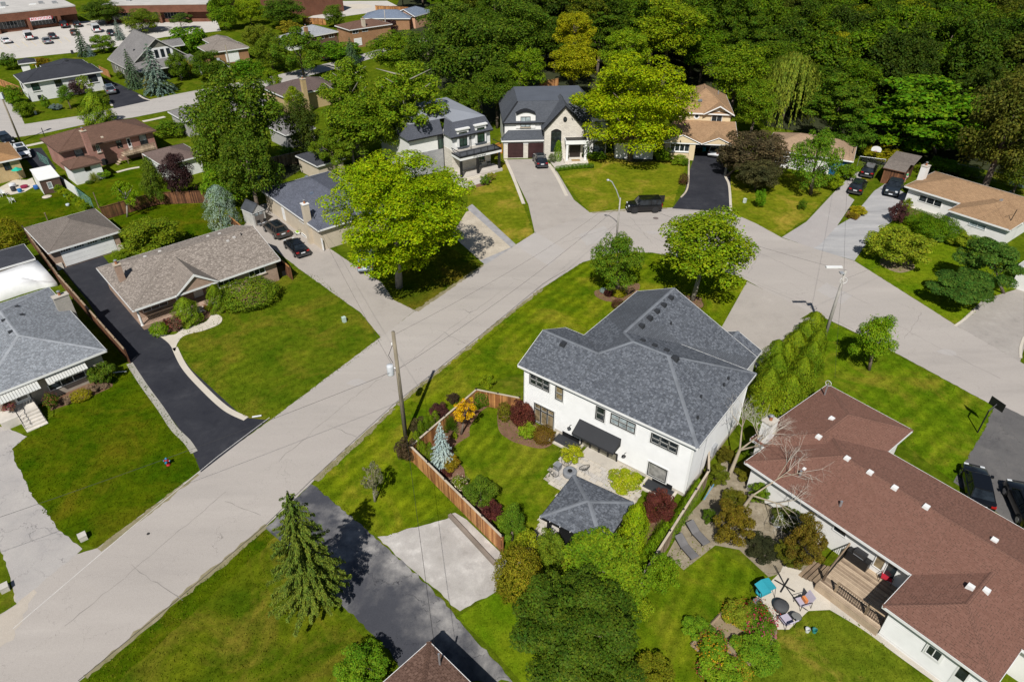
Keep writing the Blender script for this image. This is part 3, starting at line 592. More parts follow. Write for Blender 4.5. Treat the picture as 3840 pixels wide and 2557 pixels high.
sheet('front_walk', ['y,750,1300','y,800,1400','y,960,1480','y,1230,1390','y,1400,1250','y,1380,1180','y,900,1240'], .04, pave('stone_flags', (.46,.42,.37), (.36,.33,.3), (.54,.5,.45), .8))
sheet('front_walk', ['c,610,950','c,665,1020','c,960,985','c,940,900','c,720,905'], .03, pave('stone_flags', (.46,.42,.37), (.36,.33,.3), (.54,.5,.45), .8))
# ------------------------------------------------ the white two-storey house in the middle
SH_MAIN = shingle('charcoal', (.105,.115,.132), .7); TAB_MAIN = tabmat('charcoal', (.06,.067,.08), (.15,.163,.185))
SIDING = mat('white_siding', (.72,.72,.705), .6, .05, fine=.05); CAPM = mat('ridge_grey', (.15,.162,.18), .9)
H = House('detached_house', 'large white two-storey house with charcoal hip roof and black awning, inside wooden garden fence', 'house', 'g,98,868', (1605,1031), 'g,2200,945', 5.6, w=16.24, d=11.1)
MH = H; ze, sl = 5.6, .46
X1 = 16.24; yr = 5.55; zr = ze+sl*yr; yg = 3.55; zg = ze+sl*yg; xb = 2.0; zw = 7.33; xw = xb+(zw-ze)/sl; yw = 11.1-(zw-ze)/sl; yb = 16.7; xe = 14.6; sr = .46
zE = zw-sr*(xe-xw); L_, P1, P2 = (0,0,ze), (0,yg,zg), (0,7.1,ze); J = (xb+yg,yg,zg); RA, RB = (xb+yr,yr,zr), (X1-yr,yr,zr)
WA, WB = (xw,yw,zw), (xw,yb,zw)
polys = [[L_,(X1,0,ze),RB,RA,J,P1], [P1,J,(xb,7.1,ze),P2], [(xb,7.1,ze),J,RA,WA,WB,(xb,yb,ze)], [(X1,0,ze),(X1,11.1,ze),RB],
         [WA,RA,RB,(X1,11.1,ze),(9.5,11.1,ze)]]
zx = lambda x: zw-sr*(x-xw)
ypk = 17.9; xg = 12.1; xl = 11.0; zl = zx(xg)-.46*(xg-xl)
polys += [[WA,(9.5,11.1,zx(9.5)),(X1-1.64,11.1,zx(xe)),(xe,yb,zE),WB], [(xg,yb,zx(xg)),(xe,yb,zE),(xe,ypk,zE),(xg,ypk,zx(xg))], [(xg,yb-.6,zx(xg)),(xg,ypk,zx(xg)),(xl,ypk,zl),(xl,yb-.6,zl)]]
# convex pieces for the shingle tabs
H.roof([[L_,(xb+yg,0,ze),J,P1],[(xb+yg,0,ze),(X1,0,ze),RB,RA,J]]+polys[1:4]+[[WA,RA,RB,(X1,11.1,ze),(9.5,11.1,ze)]]+polys[5:], SH_MAIN, name='roof', tabs=TAB_MAIN, th=.2,
       edges=[(L_,(X1,0,ze)),((X1,0,ze),(X1,11.1,ze)),((X1,11.1,ze),(9.5,11.1,ze)),((xb,yb,ze),(xb,7.1,ze)),((xb,7.1,ze),P2),(P1,L_),(P2,P1),(WB,(xb,yb,ze)),((xe,yb,zE),WB),((xe,11.1,zE),(xe,ypk,zE)),((xe,ypk,zE),(xg,ypk,zx(xg))),((xg,ypk,zx(xg)),(xl,ypk,zl))],
       cap=[(P1,J),(J,RA),(RA,RB),(RB,(X1,0,ze)),(RB,(X1,11.1,ze)),(RA,WA),(WA,WB),((xg,yb-.3,zx(xg)),(xg,ypk,zx(xg)))], capm=CAPM,
       soffit=[[(0,0,ze-.16),(X1,0,ze-.16),(X1,11.1,ze-.16),(xb,11.1,ze-.16),(xb,7.1,ze-.16),(0,7.1,ze-.16)], [(xb,11.1,ze-.16),(9.4,11.1,ze-.16),(9.4,yb,ze-.16),(xb,yb,ze-.16)]])
def mroof(x, y):
    z = -1
    if 0 <= x <= X1 and 0 <= y <= 7.1 and x < xb+yg: z = max(z, ze+sl*min(y, 7.1-y))
    if xb <= x <= X1 and 0 <= y <= 11.1: z = max(z, ze+sl*min(y, 11.1-y, x-xb, X1-x))
    if xb <= x <= xe and yw <= y <= ypk: z = max(z, ze+sl*(x-xb) if x < xw else zx(x))
    return z
H.rf.append(mroof)
o = .4
MB().prism([(o,o),(X1-o,o),(X1-o,11.1-o),(xb+o,11.1-o),(xb+o,7.1-o),(o,7.1-o)], 0, ze-.16).build('wall', SIDING, H.root)
MB().prism([(xb+o,10.5),(9.4,10.5),(9.4,yb-o),(xb+o,yb-o)], 0, ze-.16).build('wall', SIDING, H.root)
MB().prism([(9.4,10.6),(xe-.3,10.6),(xe-.3,ypk-.3),(xl+.1,ypk-.3),(xl+.1,yb-o),(9.4,yb-o)], 0, zE-.05).build('wall', SIDING, H.root)
MB().add([(o,o,ze-.2),(o,7.1-o,ze-.2),(o,yg,zg-.05),(o+.1,o,ze-.2),(o+.1,7.1-o,ze-.2),(o+.1,yg,zg-.05)], [(0,2,1),(3,4,5),(0,3,5,2),(1,2,5,4)]).build('gable_wall', SIDING, H.root)
MB().add([(xb+o,yb-o,ze-.2),(xe-.3,yb-o,zE-.1),(xw,yb-o,zw-.05),(xb+o,yb-o-.1,ze-.2),(xe-.3,yb-o-.1,zE-.1),(xw,yb-o-.1,zw-.05),(xb+o,yb-o,2),(xb+o,yb-o-.1,2),(xe-.3,yb-o,2),(xe-.3,yb-o-.1,2)],
         [(0,6,8,1,2),(3,5,4,9,7)]).build('gable_wall', SIDING, H.root)
H.face('S', o, o, 1, 0); H.face('E', X1-o, o, 0, 1); H.face('W', o, 7.1-o, 0, -1)
H.planks('S', .13, X1-2*o-.13, .35, ze-.2, SIDING, .16); H.planks('E', .13, 11.1-2*o-.13, .35, ze-.2, SIDING, .16)
for wk, u in (('S', 0), ('S', X1-2*o-.13), ('E', 0), ('E', 11.1-2*o-.13)): MB(H.T(wk)).box(u,u+.13,.0,.035,.3,ze-.18).build('corner_board', WHITE, H.root)
MB(H.T('S')).box(-.02,X1-2*o+.02,0,.03,0,.33).build('foundation', CONC, H.root); MB(H.T('E')).box(0,11.1-2*o,0,.035,0,.6).build('foundation', brickmat('stone_veneer', (.5,.42,.33), (.38,.32,.26), (.25,.22,.19), .4, .18, .02), H.root)
TANG = glass('tan_blind_glass', (.20,.155,.09), .06); PALEG = glass('pale_glass', (.28,.33,.34), .05)
kw = dict(fm=BLACKF, trim=.1, out=.04, sash=mat('sash_grey', (.42,.42,.4), .5), fw=.07)
H.win('S','s,213,232','s,390,410',3,2,gm=GLASS,**kw); H.win('S','s,448,345','s,512,497',1,2,gm=TANG,**kw); H.win('S','s,255,498','s,428,752',3,1,gm=TANG,hsplit=.74,bar=.1,**kw)
H.win('S','s,815,525','s,887,682',1,2,gm=GLASS,**kw); H.win('S','s,950,590','s,1162,787',3,2,gm=PALEG,**kw); H.win('S','s,1315,768','s,1545,970',3,2,gm=GLASS,**kw)
H.win('S','s,1290,1030','s,1440,1230',1,1,gm=glass('grey_blind_glass', (.22,.215,.2), .1),**kw)
H.win('S','s,680,805','s,995,1092',4,1,gm=glass('patio_glass', (.16,.15,.11), .04),bar=.16,name='patio_door',fm=BLACKF,out=.04,fw=.12)
a = H.on('S', 's,663,645'); b2 = H.on('S', 's,1040,832'); T = H.T('S'); AW = mat('black_awning', (.022,.023,.026), .75, .08)
za = (a[1]+b2[1])/2; A0, A1 = a[0], b2[0]
aw = MB(T).add([(A0,.04,za),(A1,.04,za),(A1,1.15,za-.75),(A0,1.15,za-.75),(A0,.04,za-.06),(A1,.04,za-.06),(A1,1.1,za-.81),(A0,1.1,za-.81)], [(0,3,2,1),(4,5,6,7),(0,4,7,3),(1,2,6,5)]).build('awning', AW, H.root)
MB(T).box(A0,A1,1.13,1.16,za-.93,za-.75).build('valance', AW, aw); MB(T).add([(A0,.04,za-.05),(A0,1.12,za-.8),(A0,.04,za-.8),(A1,.04,za-.05),(A1,1.12,za-.8),(A1,.04,za-.8)], [(0,2,1),(3,4,5)]).build('end_panel', AW, aw)
for p in ('s,590,705', 's,1085,955'): # barn lights
    u, z = H.on('S', p); l = MB(T).path([(u,.02,z),(u,.3,z+.16),(u,.42,z+.05)], .02).build('wall_lamp', BLACKF, H.root); MB(T).lathe([(.02,.1),(.06,.06),(.17,-.06),(.15,-.06),(.03,.04)], 12, (u,.42,z-.02)).build('lamp_shade', BLACKF, l)
for p in ('g,500,690','g,1448,283','g,1385,345','g,1325,400','g,1262,460','g,1190,530'): H.vent(p, sx=.5, sy=.5, h=.24)
for p in ('g,1200,658','g,1305,702','g,1410,745'): H.vent(p, sx=.45, sy=.35, h=.2)
H.vent('g,1485,815', sx=.6, sy=.5, h=.24)
for p in ('g,1450,513','g,1955,1000','g,1918,1055','g,1715,1160','g,1685,1345'): H.pipe(p, r=.09, h=.3)
# downpipes
for wk, u in (('S', .08), ('E', 10.1)): MB(H.T(wk)).path([(u,.12,ze-.2),(u,.08,ze-.5),(u,.08,.2)], .045).build('downpipe', WHITE, H.root)
MB(H.T('E')).box(4.2,4.9,.02,.25,1.0,2.0).build('utility_box', mat('meter_grey', (.35,.36,.37), .5), H.root)
MB(H.T('E')).path([(2.4,.06,ze-.3),(2.3,.06,.6)], .03).build('conduit', mat('meter_grey', (.35,.36,.37), .5), H.root)
# basement window wells
for A_, B_ in (('s,340,905', 's,560,985'), ('s,1160,1335', 's,1340,1420')):
    x0, y0 = H.loc(A_, .15); x1, _ = H.loc(B_, .15); x0 = x0 if x1-x0 > 1.2 else x0; x1 = x0+2.3; y1 = .36; y0 = y1-1.15
    wl = MB().box(x0-.2,x1+.2,y0-.2,y0,0,.16).box(x0-.2,x0,y0,y1,0,.16).box(x1,x1+.2,y0,y1,0,.16).build('window_well', CONCP, H.root)
    MB().box(x0,x1,y0,y1,.02,.03).build('well_floor', DARKV, wl); MB().box(x0+.3,x1-.3,y1-.02,y1+.03,.05,.5).build('well_window', BLACKF, wl)
# step, patio pavers
x0, y0 = H.loc('s,690,985', 0); x1, _ = H.loc('s,920,1120', 0)
MB().box(x0-.2,x0+4.6,y0-.15,.37,0,.16).build('patio_step', CONC, H.root)
PAVER = [mat('paver_'+n, c, .85, .1, 6.) for n, c in (('sand', (.50,.45,.38)), ('grey', (.44,.41,.37)), ('buff', (.46,.42,.36)))]
patio = sheet('patio', ['s,330,1195','s,490,1010','s,690,985','s,930,1120','s,1240,1270','s,1160,1440','s,1000,1560','o,560,520','o,700,240','s,500,1300'], .012, mat('joint_sand', (.33,.29,.24), .95))
PC = [H.loc(p, 0) for p in ('s,330,1195','s,500,985','s,1210,1330','s,1130,1460')]
pm = [box_mesh('paver', .56, .36, .035, m) for m in PAVER]
def inpoly(p, q):
    c = False; j = len(q)-1
    for i in range(len(q)):
        if (q[i][1] > p[1]) != (q[j][1] > p[1]) and p[0] < (q[j][0]-q[i][0])*(p[1]-q[i][1])/(q[j][1]-q[i][1])+q[i][0]: c = not c
        j = i
    return c
area = [H.loc(p, 0) for p in ('s,335,1195','s,505,990','s,700,985','s,940,1120','s,1220,1260','s,1170,1420','o,1290,430','o,560,520','o,700,240','s,500,1300')]
n = 0
for i in range(60):
    for j in range(40):
        x = -2+(i+(j % 2)*.5)*.585; y = -9+j*.385
        if n < 300 and inpoly((x, y), area) and y < .1:
            w = H.o+H.ax*x+H.ay*y; p = link('paver', pm[random.randrange(3)], patio, (w[0], w[1], .014+random.uniform(0,.006)), (0,0,H.ang)); n += 1
# ------------------------------------------------ gazebo
GZ = House('garden_gazebo', 'open black gazebo with square charcoal shingle roof on the patio', 'gazebo', 'j,1475,1380', 'o,1310,365', 'j,1815,1010', 2.6, w=4.9, d=4.75)
GZ.hip(0,4.9,0,4.75,2.6,.36,SH_MAIN,fm=BLACKF,tabs=TAB_MAIN,capm=CAPM)
for x in (.45,4.45):
    for y in (.45,4.3): MB().box(x-.1,x+.1,y-.1,y+.1,0,2.45).build('post', BLACKF, GZ.root)
MB().box(.35,4.55,.4,.5,2.25,2.44).box(.35,4.55,4.25,4.35,2.25,2.44).build('beam', BLACKF, GZ.root); MB().box(.4,.5,.5,4.25,2.25,2.44).box(4.4,4.5,.5,4.25,2.25,2.44).build('beam', BLACKF, GZ.root)
for k in range(11): MB().box(1.3,4.35,.42,.46,.25+k*.18,.40+k*.18).build('slat', BLACKF, GZ.root)
for k in range(7): MB().tube((k*.8,-.05,2.66),(k*.8,-.05,2.58),.03,.03,6).build('string_light', WHITE, GZ.root)
sofa = thing('outdoor_sofa', 'dark outdoor sofa under the gazebo roof', 'sofa', tuple(GZ.o+GZ.ax*2.6+GZ.ay*1.1), GZ.ang)
SOFA = mat('charcoal_fabric', (.05,.05,.055), .9)
MB().box(-1,1,-.4,.4,.12,.4).build('seat', SOFA, sofa); MB().box(-1,1,.25,.42,.4,.8).build('backrest', SOFA, sofa); MB().box(-1.1,-1,-.4,.42,.12,.6).build('armrest', SOFA, sofa); MB().box(1,1.1,-.4,.42,.12,.6).build('armrest', SOFA, sofa)
# fire pit, side cube, round wire chairs
STONE = mat('grey_fibrestone', (.20,.21,.225), .7)
x, y = G2('s,570,1160'); t_ = thing('fire_pit', 'round grey fire pit table on the garden patio', 'fire pit', (x,y,.05))
MB().lathe([(0,0),(.52,0),(.56,.06),(.56,.40),(.5,.46),(.24,.46),(.2,.42),(0,.42)], 24).build('bowl', STONE, t_, True); MB().lathe([(.0,.425),(.17,.425),(.19,.47),(.13,.47),(.11,.44),(0,.44)], 20).build('burner', BLACKF, t_)
x, y = G2('s,460,1105'); t_ = thing('side_cube', 'square grey cube table beside the fire pit', 'side table', (x,y,.05), H.ang)
MB().box(-.25,.25,-.25,.25,0,.48).build('body', STONE, t_); MB().box(-.26,.26,-.26,.26,.48,.51).build('lid', STONE, t_); MB().box(-.06,.06,-.27,-.25,.36,.38).build('handle', DARKV, t_)
def wire_chair(pt, rz, label):
    x, y = G2(pt); t = thing('wire_chair', label, 'chair', (x,y,.05), rz, 'round wire chairs around the fire pit'); n = 20
    c = Vector((0,.05,.45)); R = Matrix.Rotation(rad(35), 4, 'X'); ring = lambda r, dy: [c+R @ Vector((r*math.cos(2*math.pi*i/n), r*1.15*math.sin(2*math.pi*i/n), dy)) for i in range(n+1)]
    ro, ri = ring(.44,.22), ring(.12,-.05); MB().path(ro, .014).build('hoop', BLACKF, t); MB().path(ri, .012).build('seat_ring', BLACKF, t)
    for i in range(n): MB().tube(ro[i], ri[i], .007, .007, 4).build('cord', BLACKF, t)
    for a in range(4): MB().tube((.2*math.cos(a*1.57+.78), .2*math.sin(a*1.57+.78)+.05, .38), (.3*math.cos(a*1.57+.78), .3*math.sin(a*1.57+.78)+.05, 0), .012).build('leg', BLACKF, t)
wire_chair('s,545,1070', rad(-30), 'round black wire chair nearest the yellow hydrangea by the doors'); wire_chair('s,415,1175', rad(60), 'round black wire chair beside the grey cube table'); wire_chair('s,705,1145', rad(215), 'round black wire chair on the awning side of the fire pit')
# ------------------------------------------------ other houses
BRK_Y = brickmat('brick_buff', (.50,.36,.17), (.42,.29,.13), (.36,.3,.2), .24, .08); BRK_P = brickmat('brick_pink', (.36,.17,.13), (.28,.12,.09), (.3,.22,.19), .24, .08)
BRK_T = brickmat('brick_tan', (.38,.26,.19), (.30,.20,.145), (.32,.25,.2), .24, .08); BRK_O = brickmat('brick_orange', (.32,.16,.075), (.25,.12,.055), (.3,.2,.12), .24, .08)
BRK_R = brickmat('brick_brown', (.17,.065,.035), (.125,.045,.025), (.14,.08,.055), .24, .08); BRK_D = brickmat('brick_dark', (.16,.09,.06), (.12,.065,.045), (.14,.1,.08), .24, .08)
STONEW = brickmat('pale_stone', (.66,.61,.53), (.54,.5,.44), (.42,.39,.35), .5, .2, .015); STUCCO = mat('cream_stucco', (.62,.50,.32), .85, .05); WSTUC = mat('white_stucco', (.72,.71,.68), .8, .04)
PEACH = mat('peach_stucco', (.55,.32,.2), .85, .06); SAGE = mat('sage_siding', (.17,.165,.13), .7, .06); GREYS = mat('grey_siding', (.36,.35,.33), .7, .06)
BEIGE = mat('beige_stucco', (.50,.43,.33), .85, .06); WBRICK = brickmat('white_brick', (.74,.74,.72), (.66,.66,.64), (.55,.55,.54), .24, .08, .012)
WOODF = mat('cedar_board', (.30,.135,.045), .75, .35, 2.5, .3, each=.8); WOODG = mat('weathered_board', (.24,.175,.115), .85, .3, 2.5, .3, each=.8); WOODD = mat('brown_board', (.13,.056,.026), .8, .35, 2.5, .3, each=.8)
WOODP = mat('pale_plank', (.33,.25,.175), .85, .2, 4., .3, each=.9); MULB = mat('brown_cladding', (.085,.05,.035), .8, .2); IRON = mat('black_iron', (.012,.012,.013), .5)
R_LG = shingle('lightgrey', (.235,.25,.27), .8); R_TP = shingle('taupe', (.26,.222,.19), .74); R_TD = shingle('umber', (.185,.158,.137), .76); R_BR = shingle('brown', (.155,.088,.062), .76)
R_RD = shingle('russet', (.18,.093,.068), .9); R_TN = shingle('tan', (.36,.225,.125), .74); R_BK = shingle('black', (.042,.045,.055), .75); R_SL = shingle('slate', (.12,.13,.165), .7)
R_GY = shingle('midgrey', (.21,.20,.195), .8); R_OR = shingle('orange', (.36,.2,.09), .78); R_MU = shingle('mushroom', (.25,.215,.185), .78); R_PG = shingle('palegrey', (.34,.35,.37), .82)
R_BL = shingle('blue', (.17,.21,.28), .8); R_CH = shingle('char', (.055,.058,.07), .75)
T_LG = tabmat('lightgrey', (.15,.162,.178), (.29,.31,.335)); T_TP = tabmat('taupe', (.16,.135,.115), (.34,.295,.255)); T_RD = tabmat('russet', (.16,.08,.058), (.195,.10,.074)); T_BR = tabmat('brown', (.13,.075,.055), (.19,.115,.085))

# brown-roofed bungalow, right foreground (frame: x along the long eave, origin at a point of the garden-side eave)
B_ = House('bungalow', 'long bungalow with russet brown roof and wooden deck, right foreground', 'house', 'k,1380,540', 'k,2150,1060', 'r,840,858', 2.9, d=9.6)
xL = -7.8
B_.hip(xL+1.3,17,0,9.6,2.9,.3,R_RD,tabs=T_RD,capm=R_RD); B_.hip(xL+.01,-.35,2.5,13.5,2.9,.3,R_RD,tabs=T_RD,axis='y',capm=R_RD); B_.hip(6.2,12.6,-3.6,6.4,2.9,.3,R_RD,tabs=T_RD,axis='y',capm=R_RD)
B_.block(xL+1.75,16.5,.45,9.1,0,2.75,WSTUC,'m'); B_.block(xL+.45,-.8,8,13.0,0,2.75,WSTUC,'n'); B_.block(6.6,12.2,-3.2,1,0,2.75,SIDING,'w')
B_.planks('wS',.02,5.58,.25,2.7,SIDING,.17)
B_.win('mS','k,1485,620','k,1580,745',1,1,trim=.05); B_.win('mS','k,1862,885','k,1900,1040',1,1,name='sliding_door',gm=TANG); B_.win('mS','k,1965,948','k,1998,1122',1,1,name='sliding_door',fw=.04)
B_.win('wS','l,1525,1200','l,1605,1365',2,1,trim=.1,out=.045); B_.door('wS','l,1790,1380','l,1780,1640',WHITE,lite=(.15,.85,.5,.95))
for p in ('r,285,535','r,168,700','r,425,895','r,632,1022','r,855,1160','r,1140,1332','l,2090,300','l,2020,745'): B_.vent(p, VENTW, .42,.42,.18)
B_.vent('l,1875,720', VENTW, .45,.35,.3)
for p in ('k,1175,195','k,1530,465'): B_.pipe(p, ALU, .09, .5)
B_.vent('k,1215,140', VENTW, .25,.25,.12)
B_.chimney('q,1395,650', 4.9, .75, 1.0, WSTUC, 0, CONC, True)
px_, py_, pz_ = B_.roof_hit('r,222,315'); m_ = MB().path([(px_,py_,pz_-.1),(px_,py_,pz_+1.3)], .06).build('service_mast', ALU, B_.root); MB().path([(px_+.25*math.cos(a*.5),py_,pz_+1.25+.25*math.sin(a*.5)) for a in range(13)], .02).build('drip_loop', VENTW, m_)
MB().box(-.35,1.9,9.7,12.0,.02,.12).box(1.85,1.9,9.7,12.,.12,.9).build('porch_slab', CONC, B_.root)
# deck
DK = thing('wooden_deck', 'raised wooden deck with steps and railings, tucked into the corner of the brown-roofed bungalow', 'deck', tuple(B_.o), B_.ang)
x0, y0, x1, y1 = 2.3, -4.2, 6.58, .42
bd = box_mesh('deck_board', 4.28, .125, .035, WOODP)
for i in range(31): link('deck_board', bd, DK, ((x0+x1)/2, y0+.8+i*.147, .62))
MB().box(x0,x1,y0+.75,y0+.8,0,.62).box(x0-.04,x0,y0+.75,y1,0,.62).build('skirt', WOODP, DK)
dpt = lambda s, z=0: B_.loc(s, z)
for a, b in ((('k,1420,1040'),('k,1620,790')),(('k,1520,1140'),('k,1790,1340')),(('k,1790,1340'),('k,1990,1480'))):
    ax_, ay_ = dpt(a, 1.6); bx_, by_ = dpt(b, 1.6); d_ = Vector((bx_-ax_, by_-ay_, 0)); n_ = int(d_.length/.14)
    MB().tube((ax_,ay_,1.6),(bx_,by_,1.6),.06,.06,4).build('hand_rail', WOODG, DK)
    for q in ((ax_,ay_),(bx_,by_)): MB().box(q[0]-.06,q[0]+.06,q[1]-.06,q[1]+.06,0,1.65).build('post', WOODG, DK)
    for k in range(1, n_): c_ = Vector((ax_,ay_,0))+d_*k/n_; MB().tube((c_.x,c_.y,.66),(c_.x,c_.y,1.58),.018,.018,4).build('baluster', IRON, DK)
sx_, sy_ = dpt('k,1370,1150', .3)
for i in range(4): MB().box(2.25-.32*(i+1),2.25-.32*i,-3.3,-1.4,.45-.15*i,.5-.15*i).build('step', WOODG, DK)
strip('path', ['k,1000,1060','k,1250,1180','k,1500,1320','k,1800,1500','l,1300,1250','l,1650,1500','l,1750,1600'], 1.6, .02, CONC)
sheet('patio_slab', ['k,720,1340','k,900,1150','k,1050,1000','k,1280,1060','k,1440,1260','k,1450,1380','k,1250,1390','k,1080,1554','k,960,1554'], .024, CONCP)
# brown-roofed house, bottom edge
C_ = House('bungalow', 'bungalow with dark brown shingle roof, cut by the bottom edge beside the patchy driveway', 'house', 'n,1265,1554', 'n,1670,1195', 'n,2025,1554', 3, w=9, d=8)
C_.o = G('n,1670,1195', 3)*np.array([1,1,0])-C_.ax*9.; C_.root.location = C_.o
C_.hip(0,9,-10,0,3,.4,R_BR,tabs=T_BR,capm=R_BR); C_.block(.4,8.6,-9.6,-.4,0,2.85,BRK_D); C_.pipe('n,1765,1400', ALU, .06, 1.1, 'service_mast')
# grey-roofed house, left edge
Lh = House('bungalow', 'grey-roofed bungalow with striped metal awnings and front steps, left edge', 'house', 'i,0,640', 'i,940,265', 'e,480,1105', 2.9)
sh = 10.5-Lh.w; Lh.o = Lh.o-Lh.ax*sh; Lh.root.location = Lh.o; Lh.w = 10.5; Lh.d = 16.4
Lh.hip(0,10.5,0,16.4,2.9,.33,R_LG,tabs=T_LG,axis='y',capm=mat('ridge_pale', (.27,.285,.305), .9)); Lh.block(.5,10,.5,15.9,0,2.75,mat('stone_tan', (.33,.29,.24), .85, .2, 4.))
METAL = mat('ribbed_metal', (.62,.62,.58), .35, .06, metal=.2)
def metal_awning(h, wk, a, b, out, drop, sn=None):
    (u0, z), (u1, _) = h.on(wk, a), h.on(wk, b); T = h.T(wk); n = max(2, int((u1-u0)/.22)); w = (u1-u0)/n
    p = MB(T).box(u0,u1,.0,.04,z-.06,z).build('awning', METAL, h.root)
    for i in range(n): MB(T).add([(u0+i*w+.015,.02,z),(u0+i*w+w-.015,.02,z),(u0+i*w+w-.015,out,z-drop),(u0+i*w+.015,out,z-drop),(u0+i*w+.015,.02,z-.03),(u0+i*w+w-.015,.02,z-.03),(u0+i*w+w-.015,out,z-drop-.03),(u0+i*w+.015,out,z-drop-.03)],[(0,3,2,1),(4,5,6,7),(2,3,7,6),(0,4,7,3),(1,2,6,5)]).build('slat', METAL, p)
Lh.win('S','i,415,575','i,765,495',3,1,fw=.05); metal_awning(Lh,'S','i,375,490','i,740,370',.9,.5); metal_awning(Lh,'S','i,-130,680','i,320,535',1.3,.45)
Lh.door('S','i,120,688','i,282,704',WHITE,lite=(.15,.85,.5,.9))
for p in ('e,150,1298','e,195,1370','e,35,1420','i,95,108'): Lh.vent(p, DARKV, .4,.3,.15)
Lh.chimney('e,530,1200', 4.6, 1.35, .65, brickmat('brick_grey', (.40,.37,.32), (.32,.3,.26), (.3,.28,.25), .24, .08), 0)
st = [Lh.loc(p, 0) for p in ('i,80,910','i,230,1000','i,440,930','i,300,720')]
sx0, sx1, sy_ = st[1][0]+.1, st[2][0], (st[1][1]+st[2][1])/2+.2; PORCH = mat('pale_porch', (.56,.52,.46), .8)
MB().box(sx0-1.3,sx1,sy_+1.6,.5,0,.85).build('porch', PORCH, Lh.root)
for i in range(5): MB().box(sx0,sx1,sy_+1.6-.32*(i+1),sy_+1.6-.32*i,0,.85-.16*(i+1)+.01).build('step', PORCH, Lh.root)
for X in (sx0+.05,sx1-.05):
    r_ = MB().path([(X,.2,1.75),(X,sy_+1.6,1.75),(X,sy_+.1,.95)], .035).build('hand_rail', IRON, Lh.root)
    for k in range(8): Y = .2+(sy_-.1)*k/7.5; zz = .85 if Y > sy_+1.6 else .85-(sy_+1.6-Y)*.5; MB().tube((X,Y,zz),(X,Y,zz+.9),.018,.018,4).build('baluster', IRON, r_)
# tarpaulin shelter and dark-roofed shed behind it
S1 = House('garden_shed', 'low shed with dark grey felt roof beside the white tarpaulin', 'shed', 'e,0,960', 'e,310,870', 'e,0,800', 2.3)
S1.o = S1.o-S1.ax*3; S1.root.location = S1.o; S1.hip(0,S1.w+3,0,S1.d,2.3,.12,R_CH,axis='x',cap=False); S1.block(.2,S1.w+2.8,.2,S1.d-.2,0,2.2,BEIGE)
tp = [G(p, z) for p, z in (('e,-250,1060',2.0),('e,0,990',2.1),('e,170,930',2.15),('e,330,885',2.1),('e,420,985',1.6),('e,500,1080',.5),('e,420,1105',.3),('e,310,1060',1.2),('e,150,1100',1.3),('e,0,1150',1.3),('e,-250,1230',1.2))]
cx, cy, cz = np.mean(tp, 0); tm = MB(); n = len(tp); top = [tuple(p) for p in tp]; mid = [tuple(p*.5+np.array([cx,cy,cz+.25])*.5+np.array([0,0,random.uniform(-.06,.1)])) for p in tp]
tm.add(top+mid+[(cx,cy,cz+.35)]+[(p[0],p[1],.02) for p in top], [(i,(i+1)%n,n+(i+1)%n,n+i) for i in range(n)]+[(n+i,n+(i+1)%n,2*n) for i in range(n)]+[(2*n+1+i,2*n+1+(i+1)%n,(i+1)%n,i) for i in range(n)])
o_ = tm.build('tarpaulin_shelter', mat('white_tarp', (.78,.78,.77), .45, .05, 6.), None, True); tag(o_, 'white tarpaulin draped over a low shelter behind the grey-roofed house', 'tarpaulin')
# grey-brown bungalow with gabled porch
Gb = House('bungalow', 'bungalow with taupe shingle roof, small front gable and pillared porch beside the black driveway', 'house', 'e,1170,1330', 'f,335,885', 'e,900,935', 2.75, d=12.1)
Gb.hip(0,Gb.w+.3,0,12.1,2.75,.34,R_TP,tabs=T_TP,gables='E',gm=BRK_T,capm=R_TP)
Gb.block(.45,Gb.w-.15,2.2,11.6,0,2.6,BRK_T,'b'); Gb.block(9.2,Gb.w-.15,.45,2.4,0,2.6,BRK_T); MB().box(.45,9.2,.35,2.2,0,.45).build('porch', brickmat('porch_brick', (.40,.27,.2), (.33,.22,.16), (.3,.23,.18), .24, .08), Gb.root)
gx0, gx1, gxm = 4.3, 9.0, 6.65; gz = 2.75+.95*2.35*.75
MB().add([(gx0,-.12,2.78),(gx1,-.12,2.78),(gxm,-.12,gz+.1),(gxm,5.2,gz+.1),(gx0,.0,2.74),(gx1,.0,2.74)], [(0,2,3),(1,3,2)]).build('gable_roof', R_TP, Gb.root)
gw = MB().add([(gx0+.35,.05,2.8),(gx1-.35,.05,2.8),(gxm,.05,gz-.2)], [(0,1,2)]).build('gable_wall', BRK_T, Gb.root)
for X, s_ in ((gx0,1),(gx1,-1)): MB().add([(X,-.16,2.72),(X+s_*.22,-.16,2.72),(gxm,-.16,gz-.22),(gxm,-.16,gz+.08),(X,.0,2.72),(X+s_*.22,.0,2.72),(gxm,.0,gz-.22),(gxm,.0,gz+.08)], [(0,1,2,3),(0,3,7,4),(1,5,6,2)]).build('rake_board', WHITE, Gb.root)
MB().add([(gx0+.1,-.02,2.78),(gx1-.1,-.02,2.78),(gx1-.3,.7,3.02),(gx0+.3,.7,3.02)],[(0,1,2,3)]).build('gable_skirt', R_TP, Gb.root)
for X in (.5, 4.5, 9.0): MB().lathe([(.16,.45),(.12,.6),(.11,2.4),(.16,2.6)], 12, (X,.6,0)).build('porch_column', WHITE, Gb.root)
r_ = MB().path([(.6,.6,1.3),(4.4,.6,1.3)], .03).build('hand_rail', mat('bronze_rail', (.16,.11,.07), .6), Gb.root)
for k in range(26): MB().tube((.65+k*.148,.6,.45),(.65+k*.148,.6,1.3),.014,.014,4).build('baluster', mat('bronze_rail', (.16,.11,.07), .6), r_)
